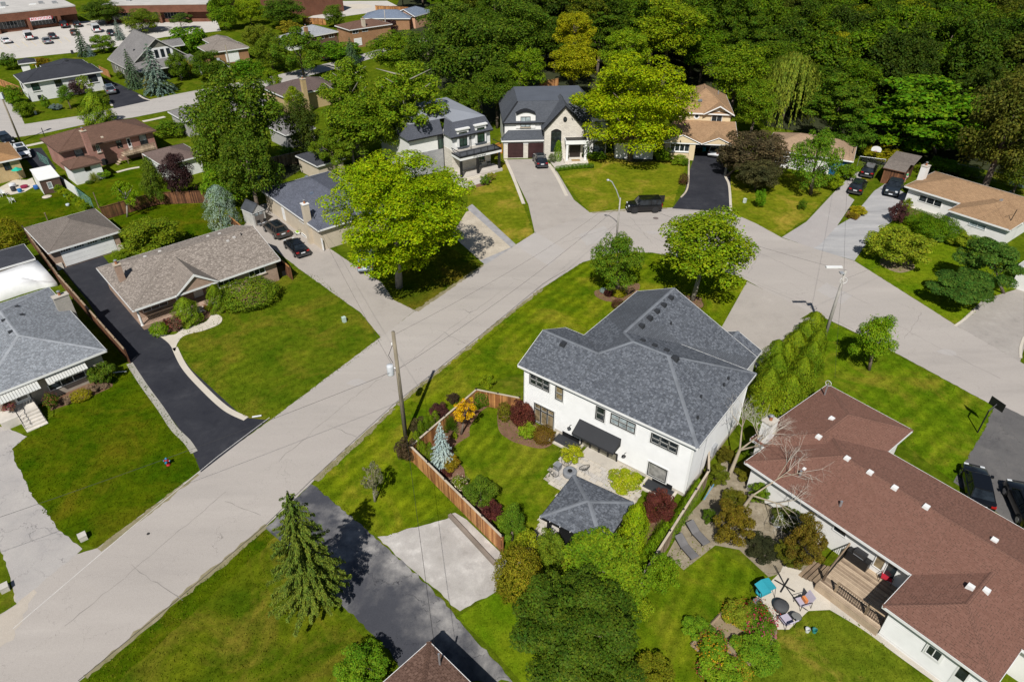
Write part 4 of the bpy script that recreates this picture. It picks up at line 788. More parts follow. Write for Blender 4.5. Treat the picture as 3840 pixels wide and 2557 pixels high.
for i in range(3): MB().box(5.0,8.9,.35-.35*(i+1),.35-.35*i,0,.45-.15*(i+1)+.01).build('step', PORCH, Gb.root)
Gb.win('S','e,1915,1072','e,2080,1085',3,1,sill=TANCAP); Gb.win('S','e,2190,985','e,2345,990',3,1,sill=TANCAP); Gb.door('bS','e,1700,1150','e,1800,1190',WHITE); Gb.win('bS',(.8,2.3),(3.4,.9),3,1)
for p in ('e,1282,858','e,1413,812','e,1838,678','e,1940,655','e,2012,720','e,2068,688'): Gb.vent(p, mat('pale_vent', (.5,.48,.45), .6), .35,.35,.14)
Gb.pipe('e,2132,668', DARKV, .07,.35)
Gb.chimney('e,1030,925', 5.0, .62, .62, BRK_T, 0, TANCAP); x, y, z = Gb.roof_hit('e,1080,1010'); dsh = MB().lathe([(0,0),(.2,.03),(.34,.1),(.33,.1),(.19,.05),(0,.02)], 16, axis='y').build('satellite_dish', mat('dish_grey', (.5,.5,.5), .5), Gb.root); dsh.location = (x-.2,y-.4,4.4); dsh.rotation_euler = (rad(-25),0,rad(60))
MB().box(15.6,17.2,1.0,1.06,0,1.4).build('side_gate', IRON, Gb.root)
# its garage
Ga = House('garage', 'detached tan brick garage with wide white door at the end of the black driveway', 'garage', 'e,420,820', 'e,1070,625', 'e,230,595', 2.6)
Ga.hip(0,Ga.w,0,Ga.d,2.6,.36,R_TD,capm=R_TD); Ga.block(.4,Ga.w-.4,.4,Ga.d-.4,0,2.5,BRK_T); Ga.garage_door('S','e,535,800','e,1030,800',WHITE,4,1,0,WHITE)
T = Ga.T('S'); u0, z1 = Ga.on('S','e,535,800'); u1, _ = Ga.on('S','e,985,665')
for g_ in range(4):
    for k in range(4): x = .95+g_*1.5+k*.28; MB(T).box(x,x+.2,.056,.066,2.0,2.26).build('pane', GLASS, Ga.root)
MB().box(.3,1.0,.3,.42,0,.8).box(Ga.w-1.0,Ga.w-.3,.3,.42,0,.8).build('stone_base', STONEW, Ga.root)
# house under the big lime-green tree
Lo = House('bungalow', 'cream-walled bungalow with slate grey roof half hidden behind the biggest lime-green tree', 'house', 'f,690,625', 'f,760,590', 'f,175,260', 3, ang=rad(40.5), w=10.5, d=17.0)
Lo.hip(0,10.5,0,17.0,3,.36,R_SL,capm=R_SL); Lo.block(.4,10.1,.4,16.6,0,2.85,BEIGE); Lo.chimney('f,570,390', 5.3, .75, .75, BEIGE, 0, WHITE)
Lo.door('W','f,365,415','f,410,540',WHITE); Lo.win('W','f,520,530','f,600,590',1,1); Lo.win('W','f,545,640','f,590,690',1,1); Lo.vent('f,588,150', mat('blue_vent', (.12,.15,.2), .5), .5,.4,.2); Lo.vent('f,635,300', mat('blue_vent', (.12,.15,.2), .5), .5,.4,.2); Lo.pipe('f,655,520', IRON, .05, 1.2); Lo.door('W','f,715,690','f,745,800',WHITE)
# plastic shed beside it
Sh = House('plastic_shed', 'small pale plastic shed with dark gabled roof and double doors behind parked cars', 'shed', 'f,110,470', 'f,215,430', 'f,25,430', 2.0, d=2.6)
Sh.hip(-.1,Sh.w+.1,0,2.6,2.0,.95,mat('dark_plastic', (.06,.065,.075), .5),gables='SN',axis='y',gm=mat('pale_plastic', (.46,.45,.42), .5),ov=.1,fascia=False); Sh.block(0,Sh.w,.1,2.5,0,1.95,mat('pale_plastic', (.46,.45,.42), .5))
for k in (0,1): MB(Sh.T('S')).box(.22+k*Sh.w*.38,.2+(k+1)*Sh.w*.37,.0,.04,.05,1.8).build('door', mat('taupe_plastic', (.16,.14,.125), .6), Sh.root); MB(Sh.T('S')).box(.3+k*Sh.w*.38,.12+(k+1)*Sh.w*.37,.04,.05,1.4,1.7).build('pane', PALEG, Sh.root)
# modern white house with balcony
Mo = House('modern_house', 'modern white house with mansard roof and black-railed balcony over its porch', 'house', 'y,750,740', 'y,1370,610', 'y,590,120', 6, d=14.)
MAN = shingle('mansard', (.095,.102,.125), .8); FLAT = mat('grey_membrane', (.24,.255,.285), .8, .06, 1.)
w_ = Mo.w; zt = 8.0; i_ = .9; zc = 9.0
Mo.roof([[(0,0,6),(w_,0,6),(w_-i_,i_,zt),(i_,i_,zt)],[(w_,0,6),(w_,14,6),(w_-i_,14-i_,zt),(w_-i_,i_,zt)],[(-6,2.5,6),(0,2.5,6),(0,2.5+i_,zt),(-6+i_,2.5+i_,zt)],[(0,2.5,6),(0,0,6),(i_,i_,zt),(i_,2.5+i_,zt)],[(-6,14,6),(-6,2.5,6),(-6+i_,2.5+i_,zt),(-6+i_,14-i_,zt)],[(w_,14,6),(-6,14,6),(-6+i_,14-i_,zt),(w_-i_,14-i_,zt)]], MAN,
        edges=[((0,0,6),(w_,0,6)),((-6,2.5,6),(0,2.5,6)),((w_,0,6),(w_,14,6))], fm=BLACKF, name='mansard_roof')
Mo.roof([[(i_,i_,zt+.02),(w_-i_,i_,zt+.02),(1,7.5,zc)],[(w_-i_,i_,zt+.02),(w_-i_,14-i_,zt+.02),(1,7.5,zc)],[(-6+i_,2.5+i_,zt+.02),(i_,2.5+i_,zt+.02),(1,7.5,zc)],[(i_,2.5+i_,zt+.02),(i_,i_,zt+.02),(1,7.5,zc)],[(-6+i_,14-i_,zt+.02),(-6+i_,2.5+i_,zt+.02),(1,7.5,zc)],[(w_-i_,14-i_,zt+.02),(-6+i_,14-i_,zt+.02),(1,7.5,zc)]], FLAT, name='roof')
Mo.block(.3,w_-.3,.5,13.6,0,6,WSTUC,'r'); Mo.block(-5.6,.4,3.0,13.6,0,6,WSTUC,'l')
MB(Mo.T('rS')).box(0,w_-.6,0,.06,0,3.9).build('stone_facing', STONEW, Mo.root); MB(Mo.T('lS')).box(0,5.9,0,.06,0,3.6).build('stone_facing', brickmat('grey_stone', (.34,.34,.34), (.27,.27,.28), (.22,.22,.22), .5, .2, .015), Mo.root); MB(Mo.T('rW')).box(10.5,13.1,0,.06,0,3.9).build('stone_facing', STONEW, Mo.root)
GRW = glass('green_glass', (.02,.045,.032), .05)
for A1_, B1_ in (('y,850,650','y,970,835'),('y,1115,585','y,1225,775')):
    u0, u1, z0, z1 = Mo.rect('rS', A1_, B1_); dm = MB(Mo.T('rS')).box(u0-.35,u1+.35,.0,.35,4.3,z1+.35).build('dormer', WHITE, Mo.root); MB(Mo.T('rS')).box(u0-.5,u1+.5,-.5,.55,z1+.35,z1+.55).build('cornice', WHITE, dm)
    Mo.win('rS',(u0,z1),(u1,z0),2,1,fm=BLACKF,gm=GRW,out=.35,bar=.04)
Mo.win('lS','y,550,710','y,670,880',2,1,fm=BLACKF,gm=GRW); Mo.win('rS',(4.3,2.6),(5.8,1.0),2,1,fm=BLACKF,gm=GRW,out=.06)
Mo.door('rS',(1.2,2.7),(2.6,.5),mat('dark_wood', (.045,.022,.015), .5))
bz = Mo.on('rS','y,870,930')[1]; by0 = -2.2
bx0, bx1 = .2, w_+.1; bz0 = 3.05
MB().box(bx0,bx1,by0,.45,bz0,bz0+.42).build('balcony', WHITE, Mo.root); MB().box(bx0+.05,bx1-.05,by0+.05,.44,bz0+.42,bz0+.45).build('balcony_floor', mat('dark_membrane', (.07,.075,.085), .7), Mo.root); MB().box(bx0-.03,bx1+.03,by0-.03,by0+.05,bz0+.4,bz0+.62).box(bx0-.03,bx0+.05,by0+.05,.4,bz0+.4,bz0+.62).box(bx1-.05,bx1+.03,by0+.05,.4,bz0+.4,bz0+.62).build('parapet', IRON, Mo.root)
sg = bpy.data.curves.new('address', 'FONT'); sg.body = '137 Spruce Street'; sg.size = .34; sg.extrude = .01; so = bpy.data.objects.new('tmp', sg); COL.objects.link(so); bpy.context.view_layer.update()
def text_mesh(name, body, size, m, parent, M, ext=.01):
    c = bpy.data.curves.new('txt', 'FONT'); c.body = body; c.size = size; c.extrude = ext; c.align_x = 'CENTER'; c.align_y = 'CENTER'; t = bpy.data.objects.new('txt', c); COL.objects.link(t); bpy.context.view_layer.update()
    me = bpy.data.meshes.new_from_object(t.evaluated_get(bpy.context.evaluated_depsgraph_get())); bpy.data.objects.remove(t); me.name = name; me.materials.clear(); me.materials.append(m); o = link(name, me, parent); o.matrix_basis = M; o['kind'] = 'stuff' if 0 else None or 'part'; del o['kind']; return o
bpy.data.objects.remove(so)
text_mesh('address_lettering', '137 Spruce Street', .32, IRON, Mo.root, Matrix.Translation((3.6,by0-.012,bz0+.2)) @ Matrix.Rotation(rad(90),4,'X'))
rl_ = MB().path([(bx0,.4,bz0+1.3),(bx0,by0+.05,bz0+1.3),(bx1,by0+.05,bz0+1.3),(bx1,.4,bz0+1.3)], .055).build('balcony_rail', IRON, Mo.root); MB().path([(bx0,.4,bz0+.5),(bx0,by0+.05,bz0+.5),(bx1,by0+.05,bz0+.5),(bx1,.4,bz0+.5)], .02).build('bottom_rail', IRON, rl_)
for k in range(7): MB().box(bx0+k*(bx1-bx0)/6-.03,bx0+k*(bx1-bx0)/6+.03,by0+.02,by0+.08,bz0+.42,bz0+1.32).build('post', IRON, rl_)
for k in range(36): X = bx0+(k+.5)*(bx1-bx0)/36; MB().tube((X,by0+.05,bz0+.5),(X,by0+.05,bz0+1.3),.018,.018,4).build('baluster', IRON, rl_)
for X in (.45, 3.4, w_-.2): MB().box(X-.16,X+.16,by0+.1,by0+.42,.3,bz0).build('porch_post', IRON, Mo.root)
MB().box(0,w_+.2,by0-.1,.45,0,.4).build('porch', pave('stone_flags', (.46,.42,.37), (.36,.33,.3), (.54,.5,.45), .8), Mo.root)
for i in range(3): MB().box(.6,3.6,by0-.1-.4*(i+1),by0-.1-.4*i,0,.4-.13*(i+1)+.02).build('step', CONCP, Mo.root)
for X in (3.35,): MB(Mo.T('rS')).path([(X,.4,6),(X,.1,5.4),(X,.1,3.4)], .05).build('downpipe', IRON, Mo.root)
MB(Mo.T('lS')).path([(5.75,.1,6),(5.75,.1,.2)], .05).build('downpipe', IRON, Mo.root)
# big grey-roofed house at the head of the street
Bw = House('detached_house', 'large white house with dark steep roofs, stone gable and double garage, top centre', 'house', 'c,200,620', 'c,930,610', 'c,130,400', 5.6, d=14., ang=rad(4))
SL2 = shingle('graphite', (.082,.09,.105), .78); zt = 8.3; k_ = 2.6; W2 = 16.5
Bw.roof([[(0,0,5.6),(W2,0,5.6),(W2-k_,k_,zt),(k_,k_,zt)],[(W2,0,5.6),(W2,14,5.6),(W2-k_,14-k_,zt),(W2-k_,k_,zt)],[(W2,14,5.6),(0,14,5.6),(k_,14-k_,zt),(W2-k_,14-k_,zt)],[(0,14,5.6),(0,0,5.6),(k_,k_,zt),(k_,14-k_,zt)]], SL2, edges=[((0,0,5.6),(W2,0,5.6)),((0,14,5.6),(0,0,5.6)),((W2,0,5.6),(W2,14,5.6))], fm=BLACKF, cap=[((0,0,5.6),(k_,k_,zt))], capm=BLACKF, soffit=[[(0,0,5.45),(W2,0,5.45),(W2,14,5.45),(0,14,5.45)]])
Bw.roof([[(k_,k_,zt+.02),(W2-k_,k_,zt+.02),(W2-k_,14-k_,zt+.02),(k_,14-k_,zt+.02)]], mat('graphite_membrane', (.085,.095,.115), .75, .08, 1.), name='flat_roof')
Bw.hip(8.5,12.5,7,13.6,7.2,.55,SL2,axis='y'); Bw.block(.35,W2-.35,.35,13.6,0,5.5,WSTUC)
# central stone gable
gx0, gx1 = Bw.loc('c,550,665', 5.0)[0], Bw.loc('c,935,660', 5.0)[0]; gm_ = (gx0+gx1)/2; gh = (gx1-gx0)/2*1.05; gy = -1.6
gp = [(gx0,gy,5.0),(gx1,gy,5.0),(gm_,gy,5.0+gh)]; MB().add([(gx0-.1,gy-.25,4.9),(gm_,gy-.25,5.08+gh),(gm_,5,5.08+gh),(gx0-.1,3,4.9),(gx1+.1,gy-.25,4.9),(gx1+.1,3,4.9)], [(0,1,2,3),(1,4,5,2)]).build('gable_roof', SL2, Bw.root)
MB().prism([(gx0+.35,gy),(gx1-.35,gy),(gx1-.35,.4),(gx0+.35,.4)], 0, 4.95).build('wall', STONEW, Bw.root); MB().add([(gx0+.35,gy,4.95),(gx1-.35,gy,4.95),(gm_,gy,4.75+gh),(gx0+.35,gy+.1,4.95),(gx1-.35,gy+.1,4.95),(gm_,gy+.1,4.75+gh)], [(0,1,2),(3,5,4)]).build('gable_wall', STONEW, Bw.root)
for X, s_ in ((gx0,1),(gx1,-1)): MB().add([(X,gy-.28,4.85),(X+s_*.3,gy-.28,4.85),(gm_,gy-.28,4.72+gh),(gm_,gy-.28,5.06+gh),(X,gy-.2,4.85),(X+s_*.3,gy-.2,4.85),(gm_,gy-.2,4.72+gh),(gm_,gy-.2,5.06+gh)], [(0,1,2,3),(4,7,6,5),(1,5,6,2)]).build('rake_board', BLACKF, Bw.root)
Bw.face('C', gx0+.35, gy, 1, 0); T = Bw.T('C'); u, z = Bw.on('C','c,752,585'); ov_ = MB(T).lathe([(0,0),(.32,0),(.32,.06),(.24,.06),(.24,.03),(0,.03)], 18, axis='y').build('oval_window', BLACKF, Bw.root); ov_.data.transform(T.inverted()); ov_.data.transform(Matrix.Diagonal((1,1,1.35,1))); ov_.matrix_basis = T @ Matrix.Translation((u,0,z)); MB().lathe([(0,.031),(.235,.031),(.235,.036),(0,.036)], 18, axis='y').build('pane', GLASS, ov_)
Bw.win('C','c,628,690','c,712,868',2,1,fm=BLACKF,hsplit=.62,bar=.07,blind=0); u0, u1, z0, z1 = Bw.rect('C','c,628,690','c,712,868')
MB(T).add([(u0+(u1-u0)*k/8,.02,z1+.35*math.sin(math.pi*k/8)) for k in range(9)], [tuple(range(8,-1,-1))]).build('arch_pane', BLACKF, Bw.root)
u0, z0 = Bw.on('C','c,750,775'); pu0, pu1 = Bw.on('C','c,745,770')[0], Bw.on('C','c,940,770')[0]; pt_ = MB(T).box(pu0,pu1,0,1.7,3.0,3.6).build('portico', WHITE, Bw.root); MB(T).box(pu0+.1,pu1-.1,.1,1.6,3.6,3.65).build('portico_roof', BLACKF, pt_)
for X in (pu0+.3, pu1-.3): MB(T).box(X-.18,X+.18,1.2,1.56,.3,3.0).build('column', WHITE, pt_)
MB(T).box(pu0-.1,pu1+.1,0,2.2,0,.3).build('porch', STONEW, Bw.root); MB(T).box(pu0+.3,pu1-.3,2.2,2.6,0,.16).build('step', STONEW, Bw.root)
MB(T).box((pu0+pu1)/2-.9,(pu0+pu1)/2+.9,.0,.06,.3,2.8).build('front_door', mat('espresso_door', (.02,.014,.012), .4), Bw.root); MB(T).box((pu0+pu1)/2-.7,(pu0+pu1)/2+.7,1.0,1.9,.3,.32).build('door_mat', mat('coir', (.33,.22,.1), .95), Bw.root)
# garage bay
gl = Bw.loc('c,190,775', 3.1); gr = Bw.loc('c,585,750', 3.1); gy0 = gl[1]
Bw.block(gl[0]+.35,gr[0]-.1,gy0+.35,.4,0,3.0,STONEW,'g'); Bw.roof([[(gl[0],gy0,3.1),(gr[0],gy0,3.1),(gr[0],.34,4.35),(gl[0]+1.2,.34,4.35)],[(gl[0],.34,3.1),(gl[0],gy0,3.1),(gl[0]+1.2,.34,4.35)]], SL2, edges=[((gl[0],gy0,3.1),(gr[0],gy0,3.1)),((gl[0],.34,3.1),(gl[0],gy0,3.1))], name='garage_roof')
MB(Bw.T('gS')).box(0,gr[0]-gl[0]-.45,.0,.05,2.4,3.0).build('lintel', WHITE, Bw.root); PLUM = mat('plum_door', (.042,.018,.018), .45)
Bw.garage_door('gS','c,245,790','c,382,920',PLUM,4,1); Bw.garage_door('gS','c,425,790','c,558,922',PLUM,4,1)
# arched dormer
u0, u1, z0, z1 = Bw.rect('S','c,318,545','c,488,660'); n = 10; pts = [(u0,z0)]+[(u0+(u1-u0)*k/n, z1+.45*math.sin(math.pi*k/n)) for k in range(n+1)]+[(u1,z0)]
T = Bw.T('S'); m_ = len(pts); MB(T).add([(p[0],.12,p[1]) for p in pts]+[(p[0],-2.6,p[1]) for p in pts], [tuple(range(m_))]+[(i,m_+i,m_+(i+1)%m_,(i+1)%m_) for i in range(m_)]).build('dormer', WSTUC, Bw.root)
ar = pts[1:-1]; MB(T).add([(p[0]*1.0,.3,p[1]+.02) for p in ar]+[(p[0],-2.7,p[1]+.02) for p in ar]+[(p[0],.3,p[1]+.14) for p in ar]+[(p[0],-2.7,p[1]+.14) for p in ar], [(i,i+1,2*len(ar)+i+1,2*len(ar)+i) for i in range(len(ar)-1)]+[(2*len(ar)+i,2*len(ar)+i+1,3*len(ar)+i+1,3*len(ar)+i) for i in range(len(ar)-1)]).build('dormer_roof', BLACKF, Bw.root)
Bw.win('S','c,358,560','c,444,648',2,1,fm=BLACKF,gm=PALEG,out=.13,sill=TANCAP)
# round bay on the right
bc = Bw.loc('c,1030,700', 3.); nb = 10; R_ = 1.5; bx, by = bc[0]-.1, .5
MB().prism([(bx+R_*math.cos(math.pi+math.pi*k/(nb-1)), by+R_*math.sin(math.pi+math.pi*k/(nb-1))) for k in range(nb)], 0, 6.4).build('bay', WSTUC, Bw.root)
MB().lathe([(R_+.25,3.35),(R_*.75,3.95),(R_*.4,4.0)], 16, (bx,by,0)).build('bay_roof', BLACKF, Bw.root); MB().lathe([(R_+.25,6.4),(.05,8.0)], 16, (bx,by,0)).build('turret_roof', SL2, Bw.root)
Bw.face('Y', bx-1.1, by-R_-.02, 1, 0); Bw.win('Y',(.15,5.9),(2.05,4.3),2,1,fm=BLACKF,gm=PALEG); Bw.win('Y',(.1,2.7),(2.1,.7),2,1,fm=BLACKF,hsplit=.6)
Bw.win('W',(10.4,4.6),(11.2,3.2),1,1,fm=BLACKF); Bw.win('W',(11.8,2.4),(12.4,1.0),1,1,fm=BLACKF)
# tan two-storey with carport
Tn = House('detached_house', 'cream two-storey house with tan shingle roof, arched window and open carport', 'house', 'A,400,570', 'A,1140,610', 'A,1100,270', 5.9, ang=rad(-8), d=12.)
x0_ = -2.0
Tn.hip(x0_,Tn.w+.3,0,12.,5.9,.62,R_TN,fm=WHITE,capm=R_TN,axis='y'); Tn.block(x0_+.4,Tn.w-.1,.4,11.6,0,5.75,STUCCO)
gx0, gx1 = Tn.loc('A,630,575', 5.85)[0], Tn.w+.35; gm_ = (gx0+gx1)/2; gh = 1.35
MB().add([(gx0,-.35,5.86),(gm_,-.35,5.9+gh),(gm_,4.2,5.9+gh),(gx0,.2,5.9),(gx1,-.35,5.86),(gx1,.2,5.9)], [(0,1,2,3),(1,4,5,2)]).build('gable_roof', R_TN, Tn.root)
MB().add([(gx0+.3,.36,5.7),(gx1-.4,.36,5.7),(gm_,.36,5.8+gh),(gx0+.3,.4,5.7),(gx1-.4,.4,5.7),(gm_,.4,5.8+gh)], [(0,1,2),(3,5,4)]).build('gable_wall', STUCCO, Tn.root)
for X, s_ in ((gx0,1),(gx1,-1)): MB().add([(X,-.38,5.72),(X,-.38,5.9),(gm_,-.38,5.93+gh),(gm_,-.38,5.73+gh),(X,-.33,5.72),(X,-.33,5.9),(gm_,-.33,5.93+gh),(gm_,-.33,5.73+gh)], [(0,1,2,3),(4,7,6,5),(0,3,7,4)]).build('rake_board', WHITE, Tn.root)
Tn.win('S','A,785,600','A,945,740',2,1,trim=.12,trimm=TANCAP); u0, u1, z0, z1 = Tn.rect('S','A,785,600','A,945,740'); T = Tn.T('S')
MB(T).add([(u0+(u1-u0)*k/10,.05,z1+.75*(u1-u0)/2*math.sin(math.pi*k/10)) for k in range(11)]+[(u0+(u1-u0)*k/10,0,z1+.75*(u1-u0)/2*math.sin(math.pi*k/10)) for k in range(11)], [tuple(range(10,-1,-1))]+[(k,k+1,k+12,k+11) for k in range(10)]).build('arch_window', WHITE, Tn.root)
for k in range(3): a_ = rad(30+k*40); MB(T).add([((u0+u1)/2+.15*math.cos(a_),.055,z1+.12),((u0+u1)/2+.5*math.cos(a_-.28),.055,z1+.5*math.sin(a_-.28)*.85),((u0+u1)/2+.5*math.cos(a_+.28),.055,z1+.5*math.sin(a_+.28)*.85)],[(0,2,1)]).build('arch_pane', GLASS, Tn.root)
u, z = Tn.on('S','A,520,630'); ov_ = MB().lathe([(0,0),(.48,0),(.48,.05),(.3,.05),(.3,.02),(0,.02)], 18, axis='y').build('round_window', WHITE, Tn.root); ov_.matrix_basis = T @ Matrix.Translation((u,0,z)); MB().lathe([(0,.021),(.28,.021),(.28,.03),(0,.03)], 18, axis='y').build('pane', GLASS, ov_)
sk = Tn.roof_hit('A,575,350'); MB().box(sk[0]-.35,sk[0]+.35,sk[1]-.5,sk[1]+.5,sk[2]-.1,sk[2]+.14).build('skylight', mat('skylight_glass', (.16,.19,.22), .2), Tn.root); Tn.pipe('A,890,250', ALU, .12, .6)
for p in ('A,570,150','A,675,150'): Tn.vent(p, mat('tan_vent', (.2,.13,.08), .6))
# lower front: carport and bay
ly = -6.2; lx0 = Tn.loc('A,-60,1060', 2.9)[0]; lx1 = Tn.w+.8
Tn.roof([[(lx0,ly,2.9),(lx1,ly,2.9),(lx1,.42,4.6),(lx0+2.4,.42,4.6)],[(lx0,.42,2.9),(lx0,ly,2.9),(lx0+2.4,.42,4.6)]], R_TN, edges=[((lx0,ly,2.9),(lx1,ly,2.9)),((lx0,.42,2.9),(lx0,ly,2.9)),((lx1,ly,2.9),(lx1,.42,4.6))], name='lower_roof', soffit=[[(lx0,ly,2.74),(lx1,ly,2.74),(lx1,.42,2.74),(lx0,.42,2.74)]])
cx0 = Tn.loc('A,400,1090', 2.7)[0]; Tn.block(lx0+.4,cx0,ly+.5,.4,0,2.75,STUCCO,'b'); Tn.win('bS','A,70,1060','A,385,1245',4,1,bar=.12,fw=.1,sill=WHITE)
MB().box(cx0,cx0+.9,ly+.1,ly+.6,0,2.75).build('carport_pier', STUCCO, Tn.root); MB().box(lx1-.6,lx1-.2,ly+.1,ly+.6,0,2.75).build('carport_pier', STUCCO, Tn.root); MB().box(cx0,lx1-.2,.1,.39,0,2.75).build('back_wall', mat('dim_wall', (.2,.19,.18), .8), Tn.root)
for gx, gw_ in ((Tn.loc('A,250,1000',2.9)[0],3.0),(Tn.loc('A,850,1000',2.9)[0],2.4)): MB().add([(gx-gw_,ly-.15,2.92),(gx,ly-.15,2.92+gw_*.42),(gx,ly+3.6,2.92+gw_*.42+.1),(gx+gw_,ly-.15,2.92),(gx-gw_,ly+.3,3.0),(gx+gw_,ly+.3,3.0)], [(0,1,2,4),(1,3,5,2)]).build('front_gable', R_TN, Tn.root); MB().add([(gx-gw_+.5,ly-.05,2.9),(gx+gw_-.5,ly-.05,2.9),(gx,ly-.05,2.75+gw_*.42)],[(0,1,2)]).build('gable_wall', STUCCO, Tn.root); MB().path([(gx-gw_,ly-.17,2.9),(gx,ly-.17,2.9+gw_*.42),(gx+gw_,ly-.17,2.9)], .07, 4).build('rake_board', WHITE, Tn.root)
Wg = House('garden_wall', 'white rendered side wall and low garage behind the locust tree trunk', 'garage', 'c,1200,790', 'c,1540,800', 'c,1200,700', 2.6, d=5); Wg.block(0,Wg.w,0,5,0,2.5,WSTUC); Wg.hip(-.3,Wg.w+.3,-.3,5.3,2.6,.3,R_TN)
# tan hip bungalow behind the dark tree
Th = House('bungalow', 'low bungalow with pale tan hip roof and blue front door behind the maroon tree', 'house', 'd,300,640', 'd,850,720', 'd,970,575', 2.8, d=8.9); Th.o = Th.o-Th.ax*4; Th.root.location = Th.o; Th.w += 4
Th.hip(0,Th.w,0,8.9,2.8,.4,R_MU if 0 else shingle('sand', (.37,.255,.165), .8),axis='x',capm=shingle('sand', (.37,.255,.165), .8)); Th.block(.5,Th.w-.5,.5,8.4,0,2.7,WSTUC); Th.door('S','d,715,715','d,820,800',mat('blue_door', (.01,.09,.2), .45)); Th.win('S','d,640,700','d,700,790',1,1)
MB(Th.T('S')).box(9.5,12.0,0,.03,.1,2.5).build('blue_panel', mat('blue_door', (.01,.09,.2), .45), Th.root); u_, z_ = Th.on('S','d,755,757'); text_mesh('house_number', '306', .32, WHITE, Th.root, Th.T('S') @ Matrix.Translation((u_,.06,z_)) @ Matrix.Rotation(rad(90),4,'X') @ Matrix.Diagonal((1,1,1,1)))
Th.pipe('d,840,650', IRON, .05, 1.1, 'service_mast'); Th.vent('d,720,515', ALU, .4,.4,.15)
# wooden shed
Ws = House('wooden_shed', 'weathered brown wooden shed with two-tier shingle roof between the driveways', 'shed', 'd,1110,775', 'd,1310,820', 'd,1215,690', 2.4, d=6.5)
Ws.roof([[(0,0,2.4),(Ws.w,0,2.4),(Ws.w,2.2,3.1),(0,2.2,3.1)],[(-.1,2.2,2.95),(Ws.w+.4,2.2,2.95),(Ws.w+.4,6.5,3.2),(-.1,6.5,3.2)]], R_TD, th=.1, fm=WOODD, edges=[((0,0,2.4),(Ws.w,0,2.4))]); Ws.block(.2,Ws.w-.2,.25,6.2,0,2.35,WOODD)
for k in range(int((Ws.w-.4)/.2)): MB(Ws.T('S')).box(k*.2+.01,k*.2+.19,0,.03,0,2.3).build('board', WOODD, Ws.root)
# tan ranch right
Rn = House('bungalow', 'white bungalow with wide tan shingle roof behind the clipped hedge, right edge', 'house', 'd,1300,935', 'd,1780,1085', 'd,1545,800', 2.8, d=9.)
Rn.hip(0,15.2,0,9.,2.8,.32,R_TN,capm=R_TN); Rn.hip(7.6,15.15,-3.5,5.3,2.8,.32,R_TN,axis='y',capm=R_TN); Rn.block(.5,14.7,.5,8.5,0,2.65,WSTUC,'m'); Rn.block(8.05,14.7,-3.05,1,0,2.65,WSTUC,'w')
Rn.win('mS','d,1440,1010','d,1620,1130',3,1,fw=.07,bar=.08); Rn.win('wS','d,1880,1240','d,2010,1330',2,1,gm=PALEG); Rn.chimney('d,1490,760', 4.9, .8, 1.0, WSTUC, 0, CONC)
for p in ('d,2238,988','d,2155,1065','d,1685,835'): Rn.vent(p, ALU, .4,.4,.16)
px_, py_, pz_ = Rn.roof_hit('d,2235,1245'); MB().path([(px_,py_,pz_-.1),(px_+.1,py_+.2,pz_+1.5)], .05).build('service_mast', IRON, Rn.root); MB().path([(px_,py_,pz_+.9),(px_-.8,py_,Rn.rz(px_-.8,py_))], .02).build('stay', IRON, Rn.root)
# white garage at right edge
We = House('garage', 'white garage with pale ribbed roof cut by the right edge', 'garage', 'h,2285,235', 'h,2400,380', 'h,2370,30', 2.6, ang=rad(-52), w=5, d=6); We.hip(0,5,0,6,2.6,.25,METAL,cap=False); We.block(.3,4.7,.3,5.7,0,2.5,WSTUC)
# brick bungalow top left with white garage
Bk = House('bungalow', 'pink brick bungalow with brown roof, back balcony and tall chimney', 'house', 'w,730,580', 'w,1970,300', 'w,515,400', 3.7, d=9.)
Bk.hip(0,Bk.w,0,9.,3.7,.36,R_BR,fm=mat('brown_fascia', (.1,.06,.045), .6),capm=R_BR); Bk.block(.5,Bk.w-.5,.5,8.5,0,3.55,BRK_P)
Bk.win('S','w,920,540','w,1075,650',1,1,fm=BLACKF,blind=.55,sill=TANCAP); Bk.win('S','w,1200,490','w,1275,570',2,2,sill=TANCAP); Bk.win('S','w,1450,420','w,1550,510',2,1,fm=BLACKF,blind=.4); Bk.win('S','w,1735,350','w,1875,480',1,1,fm=BLACKF,blind=.55,sill=TANCAP)
Bk.door('S','w,1585,400','w,1690,570',WHITE,lite=(.15,.85,.45,.92)); Bk.chimney('w,1045,310', 6.5, .75, .75, BRK_P, 0, TANCAP); Bk.vent('w,1290,395', BEIGE, .4,.4,.2); Bk.vent('w,1215,220', BRK_R, .4,.4,.2); Bk.vent('w,1490,170', BRK_R, .3,.3,.15)
px_, py_, pz_ = Bk.roof_hit('w,565,380'); MB().path([(px_,py_,pz_-.3),(px_,py_,pz_+1.6)], .06).build('service_mast', IRON, Bk.root)
u0, zb = Bk.on('S','w,1440,600'); u0 = 8.2; u1 = 13.2; T = Bk.T('S')
for k in range(12): MB(T).box(u0,u1,.05+k*.17,.05+k*.17+.155,1.35,1.4).build('balcony_board', WOODP, Bk.root)
rl_ = MB(T).box(u0,u1,2.05,2.12,2.3,2.38).box(u0,u0+.07,.05,2.1,2.3,2.38).build('balcony_rail', WOODP, Bk.root)
for k in range(30): MB(T).box(u0+k*(u1-u0)/30,u0+k*(u1-u0)/30+.07,2.06,2.1,1.25,2.3).build('baluster', WOODP, rl_)
for X in (u0+.1,u1-.1,(u0+u1)/2): MB(T).box(X-.06,X+.06,1.95,2.07,0,1.35).build('post', WOODP, Bk.root)
for k in range(5): MB(T).box(u0-.3*(k+1),u0-.3*k,.8,1.8,1.2-k*.27,1.25-k*.27).build('step', WOODP, Bk.root)
